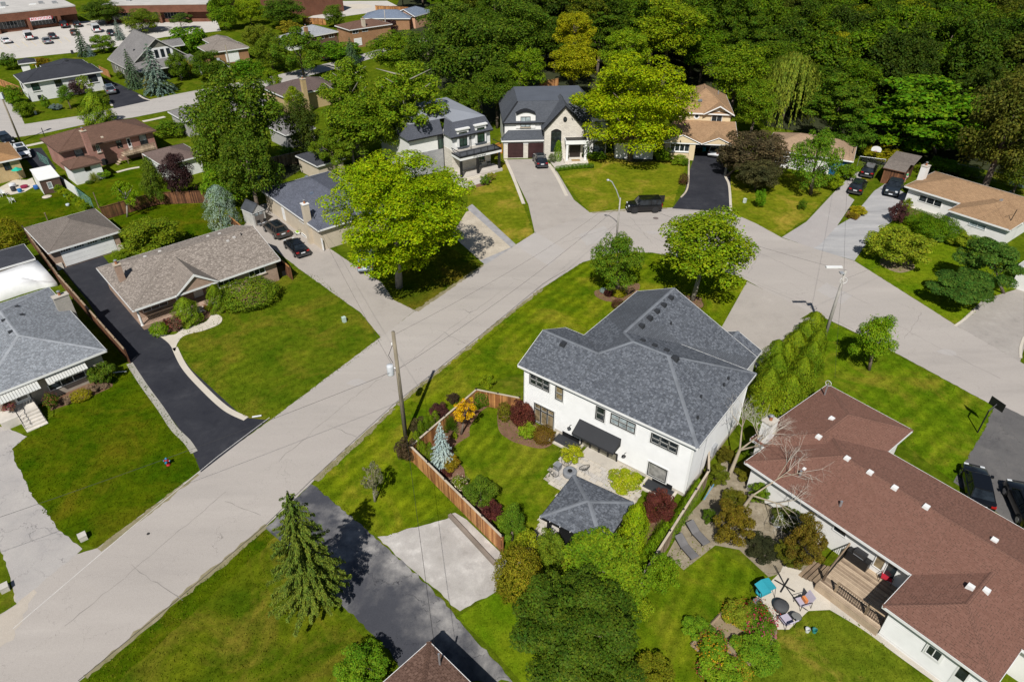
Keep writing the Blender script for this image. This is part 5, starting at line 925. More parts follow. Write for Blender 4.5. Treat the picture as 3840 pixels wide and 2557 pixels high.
Bg = House('garage', 'small white garage with brown roof attached below the pink brick bungalow', 'garage', 'w,880,795', 'w,1300,705', 'w,805,720', 2.6, ang=Bk.ang, d=4.0); Bg.hip(0,Bg.w,0,4.2,2.6,.4,R_BR,axis='x',fm=mat('brown_fascia', (.1,.06,.045), .6)); Bg.block(.25,Bg.w-.25,.3,4.2,0,2.5,WHITE); Bg.win('S','w,1055,760','w,1150,800',2,1,fm=BLACKF)
G2g = House('garage', 'garage with dull brown roof and white wall beside the purple-leaved tree', 'garage', 'w,2040,745', 'w,2355,690', 'w,1770,515', 2.7, ang=Bk.ang, w=6.5, d=7.5); G2g.hip(0,6.5,0,7.5,2.7,.33,shingle('dullbrown', (.16,.115,.1), .8)); G2g.block(.4,6.1,.4,7.1,0,2.6,WHITE)
# orange-roofed house left edge + shed
Or = House('bungalow', 'yellow brick bungalow with orange-tan roof cut by the left edge', 'house', 'w,0,700', 'w,270,645', 'w,0,470', 3.2, d=9.4); Or.o = Or.o-Or.ax*6; Or.root.location = Or.o; Or.w += 6; Or.hip(0,Or.w,0,9.4,3.2,.3,R_OR,gables='E',gm=BRK_Y); Or.block(.4,Or.w-.4,.4,9,0,3.1,BRK_Y); Or.win('S','w,20,700','w,150,790',2,1,fm=BLACKF); Or.door('E',(.5,2.2),(1.3,.2),WHITE)
Sw = House('garden_shed', 'brown-sided shed with flat white roof beside the yellow brick house', 'shed', 'w,490,935', 'w,740,880', 'w,385,790', 2.2, d=5.6); MB().box(-.1,Sw.w+.1,-.15,5.7,2.15,2.27).build('roof', mat('white_roof', (.78,.77,.74), .6, .04), Sw.root); Sw.block(0,Sw.w,0,5.6,0,2.15,MULB); Sw.win('S',(.8,1.7),(1.4,.7),1,1,gm=PALEG)
MB(Sw.T('W')).box(0,5.6,0,.03,0,2.1).build('side_panel', WHITE, Sw.root)
# white bungalow with black roof across the far street
Wb = House('bungalow', 'white brick bungalow with black hip roof and dark windows across the far street', 'house', 'u,330,1230', 'u,1510,1050', 'u,155,1110', 3.8, d=9.)
Wb.hip(0,Wb.w,0,9.,3.8,.36,R_BK,capm=R_BK); Wb.hip(6.0,14.5,4.6,14.5,3.8,.36,R_BK,axis='y',capm=R_BK); Wb.block(.5,Wb.w-.5,.5,8.5,0,3.65,WBRICK); Wb.block(6.5,14,8,14,0,3.65,WBRICK,'k')
for a_, b_, nx in (('u,440,1225','u,600,1325',2),('u,785,1175','u,930,1270',3),('u,1280,1100','u,1445,1200',3)): Wb.win('S',a_,b_,nx,1,fm=BLACKF,gm=GRW if nx == 2 else GLASS,sill=WHITE)
Wb.win('S','u,545,1405','u,620,1455',1,1,fm=BLACKF); Wb.vent('u,982,910', DARKV, .5,.5,.4); Wb.vent('u,1068,790', DARKV, .6,.6,.8); Wb.win('W',(2,3.1),(3,1.6),1,1,fm=BLACKF)
Wc = House('pavilion', 'small white backyard pavilion with black roof behind the white bungalow', 'pavilion', 'u,270,945', 'u,530,915', 'u,220,920', 2.5, d=4); Wc.hip(0,Wc.w,0,4,2.5,.4,R_BK); Wc.block(.3,Wc.w*.55,.3,3.7,0,2.4,WHITE)
for X in (Wc.w-.4,): MB().box(X,X+.15,.3,.45,0,2.4).box(X,X+.15,3.5,3.65,0,2.4).build('post', WHITE, Wc.root)
# craftsman
Cr = House('detached_house', 'grey storey-and-a-half house with broad sweeping roof and a row of four white windows', 'house', 'N,478,262', 'N,700,212', 'N,349,206', 2.9, ang=rad(43), w=15.0, d=13.5)
Cr.hip(0,15.0,0,13.5,2.9,.72,R_GY,gables='SN',axis='y',gm=SAGE,fm=mat('pale_trim', (.5,.49,.45), .6)); Cr.block(.4,14.6,.4,13.1,0,2.8,SAGE)
for k in range(4): MB(Cr.T('GS')).box(4.9+k*1.3,5.7+k*1.3,.06,.09,4.2,5.9).build('pane', GLASS, Cr.root)
MB(Cr.T('GS')).box(4.4,10.2,.0,.06,3.8,6.3).build('window', WHITE, Cr.root); Cr.roof([[(-.2,-3.2,2.8),(15.2,-3.2,2.8),(14.2,.35,4.0),(.8,.35,4.0)]], R_GY, edges=[((-.2,-3.2,2.8),(15.2,-3.2,2.8))], name='porch_roof')
for X in (.5,5,10,14.5): MB().box(X-.15,X+.15,-2.9,-2.6,0,2.75).build('porch_column', WHITE, Cr.root)
Cr.win('W',(3,2.2),(4.2,1.0),1,1); Cr.win('W',(7,2.2),(8.2,1.0),1,1); Cr.vent('u,1975,742', DARKV); Cr.hip(10,16.2,8,12.5,4.6,.5,R_GY,gables='E',gm=SAGE)
# tan-roofed house, light grey brick house, orange brick house, far houses
Tv = House('bungalow', 'bungalow with mushroom-brown roofs and white front beyond the far street', 'house', 'v,1095,470', 'v,1650,395', 'v,960,375', 3.1, d=8.4); Tv.hip(0,Tv.w+1,0,8.4,3.1,.38,R_MU); Tv.block(.4,Tv.w+.6,.4,8,0,3,BRK_O); MB(Tv.T('S')).box(3.6,6.8,.0,.05,.3,2.9).build('white_front', WHITE, Tv.root); Tv.win('S','v,1450,440','v,1500,515',1,1); Tv.hip(3,9,5,14,3.6,.38,R_MU,axis='y'); Tv.block(3.4,8.6,7,13.6,0,3.5,WHITE,'k')
Lg = House('bungalow', 'brown brick bungalow with pale grey roof and two white windows', 'house', 'b,625,325', 'b,875,280', 'b,530,255', 3.2, d=10.); Lg.hip(0,Lg.w,0,10,3.2,.36,R_PG,axis='y'); Lg.hip(-5,2,2.5,9,2.6,.36,R_PG); Lg.block(.4,Lg.w-.4,.4,9.6,0,3.1,BRK_D); Lg.block(-4.6,1,3,8.6,0,2.5,WHITE,'k'); Lg.win('S','b,695,310','b,745,345',2,1); Lg.win('S','b,780,295','b,832,330',2,1); Lg.chimney('b,578,240', 5.2,.8,.8,BRK_O)
Ob = House('detached_house', 'orange brick split-level house with brown roof and white garage door', 'house', 'b,965,268', 'b,1300,215', 'b,805,228', 4.6, ang=rad(40), d=8.); Ob.hip(0,13,0,8.,4.6,.3,R_BR); Ob.block(.4,12.6,.4,7.6,0,4.5,BRK_O); Ob.win('S','b,990,265','b,1045,295',2,1); Ob.win('S','b,1075,250','b,1130,278',2,1); Ob.garage_door('S','b,1005,345','b,1080,400',WHITE,4,1); Ob.win('S',(6.8,1.6),(8.2,.7),1,1,fm=BLACKF); Ob.chimney('b,1085,170', 6.6,.8,.8,BEIGE)
Bl = House('bungalow', 'bungalow with blue-grey roof just behind the orange brick house', 'house', 'b,1075,165', 'b,1365,165', 'b,1130,105', 3.2, d=9., w=14); Bl.hip(0,14,0,9,3.2,.36,R_BL); Bl.block(.4,13.6,.4,8.6,0,3.1,BRK_O)
Pk = House('bungalow', 'peach-walled gabled house with blue-grey roof beside tall trees, top centre', 'house', 'b,1350,125', 'b,1462,160', 'b,1420,80', 3.4, ang=rad(-30), w=8, d=10); Pk.hip(0,8,0,10,3.4,.4,R_BL,gables='S',axis='y',gm=PEACH); Pk.block(.3,7.7,.4,9.6,0,3.3,PEACH)
Yb = House('bungalow', 'buff brick bungalow with dark brown hip roof and pale chimney near the far street', 'house', 'b,390,860', 'b,820,770', 'b,195,780', 3.4, d=8.9); Yb.hip(0,Yb.w+2,0,8.9,3.4,.36,shingle('coffee', (.13,.095,.085), .8)); Yb.block(.4,Yb.w+1.6,.4,8.5,0,3.3,BRK_Y); Yb.chimney('b,552,700', 6.4,.8,.8,BRK_Y,0,TANCAP); Yb.win('S','b,720,800','b,775,840',2,1); Yb.win('S',(2,2.5),(3.5,1.2),2,1)
for p in ('b,665,655','b,520,690','b,600,675'): Yb.vent(p, ALU, .4,.4,.2)
Hd = House('bungalow', 'grey hip-roofed bungalow mostly hidden by the large dark maple', 'house', 'N,690,455', 'v,1910,1225', 'N,612,422', 3, d=7.7); Hd.hip(0,Hd.w,0,7.7,3,.36,R_PG if 0 else R_GY); Hd.block(.4,Hd.w-.4,.4,7.3,0,2.9,GREYS); Hd.chimney('v,1560,1110', 5.2,.8,.8,BEIGE,0,BRK_P)
for nm, lb, a_, b_, c_, rm in (('garage','grey-roofed garage with pale wall beside the dark cone-shaped tree','b,400,1195','b,650,1120','b,235,1090',R_GY),('garage','little garage with dark roof and white gable behind the lime-green tree','b,680,1470','b,890,1405','b,580,1390',R_CH)):
    q_ = House(nm, lb, 'garage', a_, b_, c_, 2.6, ang=rad(44), d=6.5); q_.hip(0,max(q_.w,5),0,6.5,2.6,.36,rm); q_.block(.3,max(q_.w,5)-.3,.3,6.2,0,2.5,GREYS if rm is R_GY else BEIGE)
for a_, b_, lb in (('b,500,30','b,585,10','tall brown brick building end at the top edge'),):
    q_ = House('brick_building', lb, 'building', 'b,585,150', 'b,665,80', 'b,480,90', 0., ang=rad(44), w=14, d=30); q_.block(0,14,0,30,0,8,BRK_R); MB().box(-.1,14.1,-.1,30.1,8,8.2).build('roof', FLAT, q_.root)
    for k in range(5): q_.win('E',(3+k*4,3.2),(4.2+k*4,1.2),1,1,fm=BLACKF)
for a_, b_, c_, rm, lb in (('B,1800,500','B,1980,480','B,1790,430',R_PG,'grey-roofed house glimpsed through the trees left of the yellow maple'),('p,1750,130','p,2100,60','p,1800,20',R_BL,'blue-grey roofed house glimpsed above the wood at the top right'),('N,1790,20','N,1900,10','N,1780,0',R_PG,'pale roof glimpsed between trees at the top edge')):
    q_ = House('far_house', lb, 'house', a_, b_, c_, 3.4, ang=rad(20), w=12, d=9); q_.hip(0,12,0,9,3.4,.4,rm); q_.block(.4,11.6,.4,8.6,0,3.3,WSTUC); q_.win('S',(3,2.4),(4.4,1.2),1,1); q_.win('S',(7,2.4),(8.4,1.2),1,1)
# ------------------------------------------------ shopping plaza
PL0 = G('u,-400,555'); 
def plaza(label, a, b, h, depth, nb, ext=0., sign=False):
    p = House('shopping_plaza', label, 'building', a, b, b, 0., d=depth); p.o = p.o-p.ax*ext; p.root.location = p.o; w = p.w+ext
    p.block(0,w,1.6,depth,0,h,BRK_R,'b'); MB().box(-.1,w+.1,-.3,depth+.1,h,h+.3).build('flat_roof', mat('pale_gravel_roof', (.45,.43,.40), .9, .1, 1.), p.root); MB().box(0,w,-.25,.2,h-2.0,h).build('fascia_band', BRK_R, p.root); p.face('F', 0, -.25, 1, 0)
    MB().box(0,w,1.2,1.6,0,.9).build('sill_wall', BRK_R, p.root); n = int(w/8)
    for k in range(n+1): X = k*8; MB().box(X-.4,X+.4,-.3,.6,0,h-2.0+.02).build('pier', BRK_R, p.root)
    for k in range(n): p.win('bS',(k*8+.8,h-2.2),(k*8+7.2,.9),7,1,fm=ALU,name='shop_window',bar=.08)
    for k in range(n*2): X, Y = random.uniform(2,w-2), random.uniform(4,depth-3); MB().box(X-.6,X+.6,Y-.5,Y+.5,h+.3,h+.3+random.uniform(.5,1.1)).build('roof_unit', random.choice([VENTW, ALU, DARKV]), p.root)
    for k in range(n): X, Y = 4+k*8, depth*.35; MB().box(X-.9,X+.9,Y-.6,Y+.6,h+.3,h+.55).build('skylight', VENTW, p.root)
    return p
pz = plaza('long brown brick shopping plaza with martial arts sign, top left', 'u,0,505', 'u,1190,365', 5., 26., 6, 24.)
u0, z0 = pz.on('F','u,440,292'); u1, z1 = pz.on('F','u,752,262'); um, zm = (u0+u1)/2, (z0+z1)/2; T = pz.T('F')
sb = MB(T).box(u0,u1,.02,.12,zm-.42,zm+.42).build('shop_sign', mat('sign_white', (.8,.76,.78), .5, .02), pz.root); RED = mat('sign_red', (.6,.02,.04), .5, .02)
text_mesh('sign_lettering', 'TAEKWONDO', 1.0, RED, sb, T @ Matrix.Translation((um,.125,zm)) @ Matrix.Rotation(rad(90),4,'X') @ Matrix.Diagonal((.95,1,1,1)))
for X in (u0+.42, u1-.42):
    st_ = [(.3*(1 if k % 2 == 0 else .42)*math.sin(k*math.pi/5), .3*(1 if k % 2 == 0 else .42)*math.cos(k*math.pi/5)) for k in range(10)]; MB(T).add([(X+p[0],.13,zm+p[1]) for p in st_], [tuple(range(10))]).build('star', mat('sign_dark', (.03,.03,.06), .5), sb)
plaza('second wing of the brown brick plaza, behind the round trees, top left', 'a,1010,212', 'a,1860,200', 5., 30., 6, 2.)
# ------------------------------------------------ plants
LEAF = leafmat(); NEEDLE = leafmat('needle', .12); BARK = mat('bark', (.13,.10,.075), .9, .3, 6., .4, .5); BARKG = mat('grey_bark', (.26,.235,.2), .9, .25, 6., .4, .5)
def unit(v): return v/np.maximum(np.linalg.norm(v, axis=1, keepdims=True), 1e-6)
def leaf_mesh(name, C, N, S, asp=.62, tang=None, m=None):
    n = len(C); N = unit(N); t = unit(np.cross(N, rng.normal(size=(n,3)))) if tang is None else unit(tang-N*(tang*N).sum(1, keepdims=True)); b = np.cross(N, t)
    S = np.broadcast_to(np.asarray(S, float), (n,))[:,None]; v = np.stack([C+t*S*.5, C+b*S*.5*asp+N*S*.06, C-t*S*.5, C-b*S*.5*asp+N*S*.06], 1).reshape(-1, 3).astype(np.float32)
    me = bpy.data.meshes.new(name); me.vertices.add(4*n); me.vertices.foreach_set('co', v.ravel()); me.loops.add(4*n); me.loops.foreach_set('vertex_index', np.arange(4*n, dtype=np.int32))
    me.polygons.add(n); me.polygons.foreach_set('loop_start', np.arange(0, 4*n, 4, dtype=np.int32)); me.update(calc_edges=True); me.materials.append(m or LEAF); return me
def ball(n): return unit(rng.normal(size=(n,3)))
def lobes(n, k, lr, flat=1., leaf=.07, low=-.6, shell=.62, up=.5, prof=None, fill=.12, asp=.62, jit=.25):
    """crown of many leafy clumps; fits a unit sphere"""
    d = ball(k*4); d = d[d[:,2] > low][:k]; k = len(d); r = shell*rng.uniform(.55, 1.12, k)[:,None]; c = d*r; c[:,2] *= 1.
    if prof is not None: c[:,:2] *= prof(c[:,2])[:,None]
    R = rng.uniform(*lr, k); i = rng.choice(k, n, p=R**2/np.sum(R**2)); q = ball(n); q[:,2] = np.where((q[:,2] < -.25) & (rng.random(n) < .6), -q[:,2], q[:,2])
    rr = R[i]*rng.uniform(.72, 1.06, n); off = q*rr[:,None]; off[:,2] *= flat; C = c[i]+off
    N = q*.7+np.array([0,0,up])+rng.normal(size=(n,3))*jit*1.6
    m = int(n*fill); 
    if m: F = ball(m)*(rng.random(m)**.5*.8)[:,None]; C[:m] = F; N[:m] = ball(m)
    L = np.linalg.norm(C, axis=1); C = C/np.maximum(1, L/1.05)[:,None]
    return leaf_mesh('crown', C, N, leaf*rng.uniform(.65, 1.35, n), asp)
def spruce(n, tiers=15, droop=.28, leaf=.09, pw=.9, asp=.38, gap=.0):
    C, N, Tn = [], [], []
    for t in range(tiers):
        f = (t+.3)/tiers; nb = int(6+12*(1-f)); R = (1-f)**pw*(1+rng.uniform(-.08,.08)); z = -1+2*f
        for b in range(nb):
            a = 2*math.pi*(b+rng.random())/nb; L = R*rng.uniform(.75-gap, 1.08+gap*.4); m = max(6, int(n*L*1.35/(tiers*9)))
            s = rng.random(m)**.65; x = s*L; zz = z+.10*(1-f)*(1-s)-droop*s*s*R*.55+rng.normal(size=m)*.016; wd = (rng.random(m)-.5)*.32*L*(1-s*.75)
            ca, sa = math.cos(a), math.sin(a); C.append(np.stack([x*ca-wd*sa, x*sa+wd*ca, zz], 1))
            N.append(np.stack([ca*.35+rng.normal(size=m)*.3, sa*.35+rng.normal(size=m)*.3, np.full(m, .9)], 1)); sd = np.sign(wd)*.6; Tn.append(np.stack([ca-sd*sa, sa+sd*ca, np.full(m, -.15)], 1))
    C, N, Tn = map(np.concatenate, (C, N, Tn)); return leaf_mesh('crown', C, N, leaf*rng.uniform(.6, 1.3, len(C)), asp, Tn, NEEDLE)
def column(n, leaf=.12, pw=2.6, taper=.55, asp=.4, rough=.1):
    z = rng.uniform(-1, 1, n); a = rng.uniform(0, 2*math.pi, n); lump = 1+rough*np.sin(a*3+z*5)+rough*np.sin(a*7-z*9)
    r = (1-np.abs(np.clip((z+.3)/1.3, -1, 1))**pw)**taper*rng.uniform(.82, 1.04, n)*lump; C = np.stack([r*np.cos(a), r*np.sin(a), z], 1)
    N = np.stack([np.cos(a), np.sin(a), .45+0*z], 1)+rng.normal(size=(n,3))*.4; return leaf_mesh('crown', C, N, leaf*rng.uniform(.6, 1.3, n), asp, np.tile([0,0,1.], (n,1))+rng.normal(size=(n,3))*.7, NEEDLE)
def dome(n, leaf=.11, rough=.07, low=-.75, asp=.6, up=.4):
    q = ball(n*2); q = q[q[:,2] > low][:n]; n = len(q); a = np.arctan2(q[:,1], q[:,0]); r = rng.uniform(.86, 1.03, n)*(1+rough*np.sin(a*4+q[:,2]*6)+rough*np.sin(a*9-q[:,2]*11)+rough*.6*np.sin(a*15))
    return leaf_mesh('crown', q*r[:,None], q+np.array([0,0,up])+rng.normal(size=(n,3))*.45, leaf*rng.uniform(.6, 1.35, n), asp)
def willow(n, strands=260):
    C, N = [], []
    for s in range(strands):
        a = rng.uniform(0, 2*math.pi); r = rng.random()**.5; top = (1-r*r)**.5*.95; L = rng.uniform(.7, 1.5)*(.6+.5*r); m = n//strands; t = rng.random(m)
        z = np.maximum(top-t*L, -1.02); x = r*(1+.10*t); C.append(np.stack([x*math.cos(a)+rng.normal(size=m)*.018, x*math.sin(a)+rng.normal(size=m)*.018, z], 1)); N.append(np.stack([np.full(m, math.cos(a)), np.full(m, math.sin(a)), np.full(m, .25)], 1)+rng.normal(size=(m,3))*.4)
    C, N = np.concatenate(C), np.concatenate(N); return leaf_mesh('crown', C, N, .075*rng.uniform(.6,1.3,len(C)), .3, np.tile([0,0,1.], (len(C),1))+rng.normal(size=(len(C),3))*.15)
def tuft(n, leaf=.55):
    a = rng.uniform(0, 2*math.pi, n); e = rng.uniform(.25, 1.35, n); d = np.stack([np.cos(a)*np.cos(e), np.sin(a)*np.cos(e), np.sin(e)], 1); C = d*rng.uniform(.35,.95,n)[:,None]; C[:,2] = C[:,2]*1.5-.9-.5*(np.linalg.norm(C[:,:2],axis=1))**2
    return leaf_mesh('crown', C, np.cross(d, ball(n)), leaf*rng.uniform(.6,1.2,n), .05, d)
def pads(n, k=22, leaf=.075): return lobes(n, k, (.2,.34), .5, leaf, -.5, .72, .7, None, .03, .4)
oval = lambda z: np.clip(1.15-.35*z, .4, 1.3)
cone_ = lambda z: np.clip(.85-.55*z, .15, 1.3)
def boxhedge(n, asp=.6):
    f = rng.integers(0, 5, n); u, v = rng.uniform(-1,1,n), rng.uniform(-1,1,n); o = np.ones(n)*rng.uniform(.9,1.03,n); C = np.zeros((n,3)); N = np.zeros((n,3))
    for k, (ax, sg) in enumerate(((2,1),(0,1),(0,-1),(1,1),(1,-1))):
        m = f == k; C[m, ax] = sg*o[m]; oth = [i for i in range(3) if i != ax]; C[m, oth[0]] = u[m]; C[m, oth[1]] = v[m]; N[m, ax] = sg
    C = np.sign(C)*np.abs(C)**1.05; return C, N
ARCH = dict(
    broad=[lobes(17000, 86, (.13,.27), .7, .056, -.85, .76, .75, None, .06), lobes(17000, 72, (.14,.3), .68, .056, -.85, .76, .75, None, .06), lobes(17000, 90, (.12,.24), .75, .054, -.65, .78, .7, None, .06)],
    wood=[lobes(11000, 50, (.15,.32), .7, .072, -.35, .76, .75, None, .04), lobes(11000, 60, (.13,.28), .6, .072, -.35, .78, .8, None, .04), lobes(11000, 40, (.18,.36), .75, .072, -.35, .74, .7, None, .04), lobes(11000, 56, (.14,.3), .55, .072, -.4, .78, .85, None, .04), lobes(11000, 70, (.12,.24), .7, .07, -.35, .8, .75, None, .04)],
    tier=[lobes(12000, 60, (.13,.24), .42, .068, -.7, .74, .9), lobes(12000, 70, (.12,.22), .4, .068, -.7, .76, .9)],
    locust=[lobes(48000, 140, (.11,.22), .5, .034, -.92, .78, .8, None, .05, .55), lobes(38000, 115, (.12,.24), .5, .038, -.92, .78, .8, None, .05, .55)],
    ragged=[lobes(17000, 60, (.1,.22), .8, .052, -.8, .8, .5, None, .03), lobes(15000, 50, (.11,.24), .8, .055, -.8, .8, .5, None, .05)],
    oval=[lobes(14000, 70, (.13,.26), .8, .055, -.9, .74, .7, oval, .06), lobes(14000, 64, (.13,.26), .8, .055, -.9, .74, .7, cone_, .06)],
    hero=[lobes(56000, 150, (.11,.22), .65, .036, -.5, .8, .8, None, .05, .62)],
    spruce=[spruce(9000, pw=.75), spruce(9000, 18, .35, pw=.75)], herospruce=[spruce(52000, 23, .14, .052, .5, .5, .3)], bluespruce=[spruce(15000, 15, .12, .085, .8)],
    column=[column(3200), column(3200, rough=.13)], cedar=[column(14000, .07, 1.6, .66, .6, .13), column(14000, .07, 1.8, .64, .6, .15)], juniper=[column(6000, .085, 2.4, .55, .4, .13)],
    dome=[dome(3200), dome(3200, rough=.1), dome(3200, .1, .05)], herodome=[dome(9000, .062, .05)], shrub=[lobes(5200, 30, (.15,.33), .9, .095, -.75, .78, .6), lobes(5200, 38, (.13,.3), .9, .09, -.75, .8, .6), lobes(5200, 24, (.18,.36), .9, .1, -.75, .74, .6)],
    heroshrub=[lobes(12000, 70, (.12,.25), .9, .066, -.75, .82, .6), lobes(12000, 54, (.13,.28), .85, .066, -.75, .82, .6)], flower=[dome(240, .085, .1, -.2, .9)], willow=[willow(15000)], tuft=[tuft(900)], pine=[pads(16000), pads(16000, 28)], sparse=[lobes(2600, 34, (.12,.24), .8, .085, -.9, .75, .4, None, 0)])
used = {}
def bbx(b):
    if isinstance(b, str):
        w, *v = b.split(','); a, c, k = WIN[w]; v = [float(t) for t in v]; return (a+v[0]*k)/1.63058, (c+v[1]*k)/1.63058, (a+v[2]*k)/1.63058, (c+v[3]*k)/1.63058
    return b
def veg(kind, b, col, name, label, cat='tree', base=None, zc=None, group=None, hmin=.4, bark=None, limbs=6, rot=None, flowers=None, hmax=None):
    x0, y0, x1, y1 = bbx(b); c = ((x0+x1)/2, (y0+y1)/2); r = ray(c); phi = math.atan2(-r[2], math.hypot(r[0], r[1]))
    if base is not None: zc = max(.5, height_at(base, c))
    z_ = zc or 1.
    for _ in range(3):
        P = G(c, z_); dep = P[1]*math.cos(PITCH)+(CAM_H-z_)*math.sin(PITCH); mp = dep/FOC*1.63058; R = (x1-x0)/2*mp; V = (y1-y0)/2*mp
        h = math.sqrt(max((V**2-(R*math.sin(phi))**2), (hmin*R*math.cos(phi))**2))/math.cos(phi); h = min(h, hmax or h)
        if zc is None: z_ = h*.93
        else: h = min(h, z_*.98)
    P = G(c, z_); gb = G(base) if base is not None else P; k = kind
    off = (P[0]-gb[0], P[1]-gb[1]) if base is not None else (0, 0); bx, by = (gb[0], gb[1])
    if base is not None: off = (off[0], 0.) if abs(off[1]) > R else off
    return plant(kind, (bx, by), off, z_, R, h, col, name, label, cat, group, bark, limbs, rot, flowers)
def plant(kind, xy, off, zc, R, h, col, name, label, cat, group=None, bark=None, limbs=6, rot=None, flowers=None):
    g_ = 1.08 if cat == 'tree' else 1.03 if 'dome' in kind else 1.12; R *= g_; h *= g_; zc = max(zc, h*.9); mx_ = max(col); col = tuple(min(.62, c*f) for c, f in zip(col, ((1.4,1.4,1.4) if col[2] > .45*col[1] else (1.7,1.75,.75) if mx_ < .16 else (1.5,1.52,.7)))); flowers = flowers and tuple(c*.8 for c in flowers)
    if 'spruce' in kind: limbs = 0
    t = thing(name, label, cat, (xy[0], xy[1], 0), 0, group); A = ARCH[kind]; used[kind] = used.get(kind, -1)+1; me = A[used[kind] % len(A)]
    cr = link('crown' if cat == 'tree' else 'foliage', me, t, (off[0], off[1], zc), (0, 0, random.uniform(0, 6.28) if rot is None else rot), (R*random.uniform(.92,1.08), R*random.uniform(.92,1.08), h)); cr.color = (*col, 1)
    if cat == 'tree' or limbs:
        top = zc+h*(.85 if kind in ('spruce','herospruce','bluespruce','column','cedar') else .25); rt = max(.04, min(.42, .022*(zc+h))); m = MB()
        m.tube((0,0,-.1), (off[0]*.5,off[1]*.5,zc*.5), rt*1.25, rt*.85, 8).tube((off[0]*.5,off[1]*.5,zc*.5), (off[0],off[1],top), rt*.85, rt*.3, 7)
        for i in range(limbs):
            a = i*2.4; z0 = zc-h*.75+h*.15*i; z0 = max(z0, zc*.35); L = R*random.uniform(*((.5,.8) if kind in ('ragged','sparse') else (.3,.5))); f = z0/max(zc,.1)
            m.tube((off[0]*f,off[1]*f,z0), (off[0]+L*math.cos(a),off[1]+L*math.sin(a),min(z0+h*random.uniform(.35,.7), zc+h*(.7 if kind in ('ragged','sparse') else .25))), rt*.4, rt*.1, 5)
        m.build('trunk', bark or BARK, t, True)
    if flowers: f = link('blossom', ARCH['flower'][0], t, (off[0], off[1], zc+.02), (0,0,random.uniform(0,6)), (R*1.03, R*1.03, h*1.04)); f.color = (*flowers, 1)
    return t
DKG, MIDG, LIM, OLV, MAR, SPR, BLU, YEL, BRI, YGR = (.034,.062,.012), (.052,.098,.014), (.15,.215,.006), (.085,.105,.022), (.058,.016,.016), (.035,.062,.032), (.21,.28,.31), (.36,.235,.012), (.07,.15,.012), (.125,.17,.014)
LM, PUR, BRN, CED = (.155,.205,.012), (.022,.012,.016), (.075,.052,.026), (.095,.135,.014)
# --- nearest block
veg('locust','f,690,-110,2060,985',LIM,'locust_tree','biggest lime-green tree, at the corner of the grey driveway','tree','f,1405,1125',bark=BARKG)
veg('locust','c,830,0,1900,930',(.165,.215,.006),'locust_tree','yellow-green tree in front of the cream house with the carport','tree','c,1325,950')
veg('herospruce','n,230,-110,850,850',(.06,.083,.028),'spruce_tree','tall spruce beside the patchy driveway, bottom left','tree','n,600,930')
veg('hero','o,510,560,1700,1660',(.04,.068,.014),'maple_tree','big dark green maple at the bottom behind the gazebo','tree',zc=4.6)
veg('broad','o,900,350,1740,800',(.085,.135,.016),'maple_tree','bright green tree directly below the gazebo','tree',zc=3.6)
veg('herodome','o,375,370,770,860',(.13,.115,.02),'clipped_shrub','large rounded shrub turning orange at the end of the garden fence','shrub',limbs=0)
veg('shrub','o,520,210,760,520',(.14,.17,.02),'garden_shrub','yellow-green leafy shrub inside the fence corner by the gazebo','shrub',limbs=0); veg('heroshrub','o,720,230,1000,560',(.075,.11,.02),'garden_shrub','olive shrub in front of the gazebo slats','shrub',limbs=0)
veg('cedar','o,1480,-20,1730,365',(.14,.2,.012),'ornamental_tree','lime conical tree at the right corner of the gazebo','tree',base='o,1565,385')
veg('heroshrub','o,1690,430,1980,810',(.075,.13,.012),'garden_shrub','round leafy shrub on the lawn side of the fence by the sun loungers','shrub',limbs=0)
veg('heroshrub','o,1500,1340,1960,1680',(.10,.105,.016),'garden_shrub','yellowing bush at the bottom edge right of the big maple','shrub',limbs=0); veg('shrub','o,1520,780,1760,1010',(.11,.15,.015),'garden_shrub','small lime bush beside the end of the fence','shrub',limbs=0)
veg('heroshrub','n,850,1190,1340,1640',(.07,.13,.016),'small_tree','small glossy green tree at the bottom by the driveway','tree','n,1090,1540')
# --- walled garden
ORD = ['first','second','third','fourth','fifth','sixth','seventh','eighth','ninth']
veg('bluespruce','j,480,545,715,935',(.27,.33,.35),'blue_spruce','pale silver-blue spruce inside the garden fence','tree','j,600,930')
veg('sparse','j,695,310,935,590',(.42,.25,.012),'ornamental_tree','small golden-yellow tree in the fenced garden','tree','j,775,655',limbs=5)
veg('dome','j,880,260,1030,415',(.05,.095,.012),'clipped_shrub','clipped green ball shrub in the far corner of the garden','shrub',limbs=0); veg('dome','j,1095,375,1225,540',(.085,.085,.016),'clipped_shrub','bronze-green shrub left of the burgundy bush','shrub',limbs=0)
veg('heroshrub','j,1190,365,1440,640',(.075,.022,.018),'burgundy_shrub','burgundy bush against the white house by the tall windows','shrub',limbs=0); veg('herodome','j,1415,570,1595,745',(.10,.06,.022),'clipped_shrub','round russet shrub under the tall windows of the white house','shrub',limbs=0)
veg('shrub','j,1285,550,1440,715',(.13,.2,.02),'hydrangea','pale hydrangea between the burgundy bush and the russet shrub','shrub',limbs=0,flowers=(.42,.42,.06))
veg('shrub','j,1660,745,1845,905',(.24,.26,.02),'hydrangea','yellow-green hydrangea left of the patio doors','shrub',limbs=0,flowers=(.5,.5,.1)); veg('heroshrub','j,2080,965,2355,1170',(.2,.24,.02),'hydrangea','wide yellow-green hydrangea right of the patio doors','shrub',limbs=0,flowers=(.55,.53,.14))
veg('heroshrub','s,1240,1300,1530,1600',(.085,.024,.02),'burgundy_shrub','burgundy bush at the right corner of the white house','shrub',limbs=0)
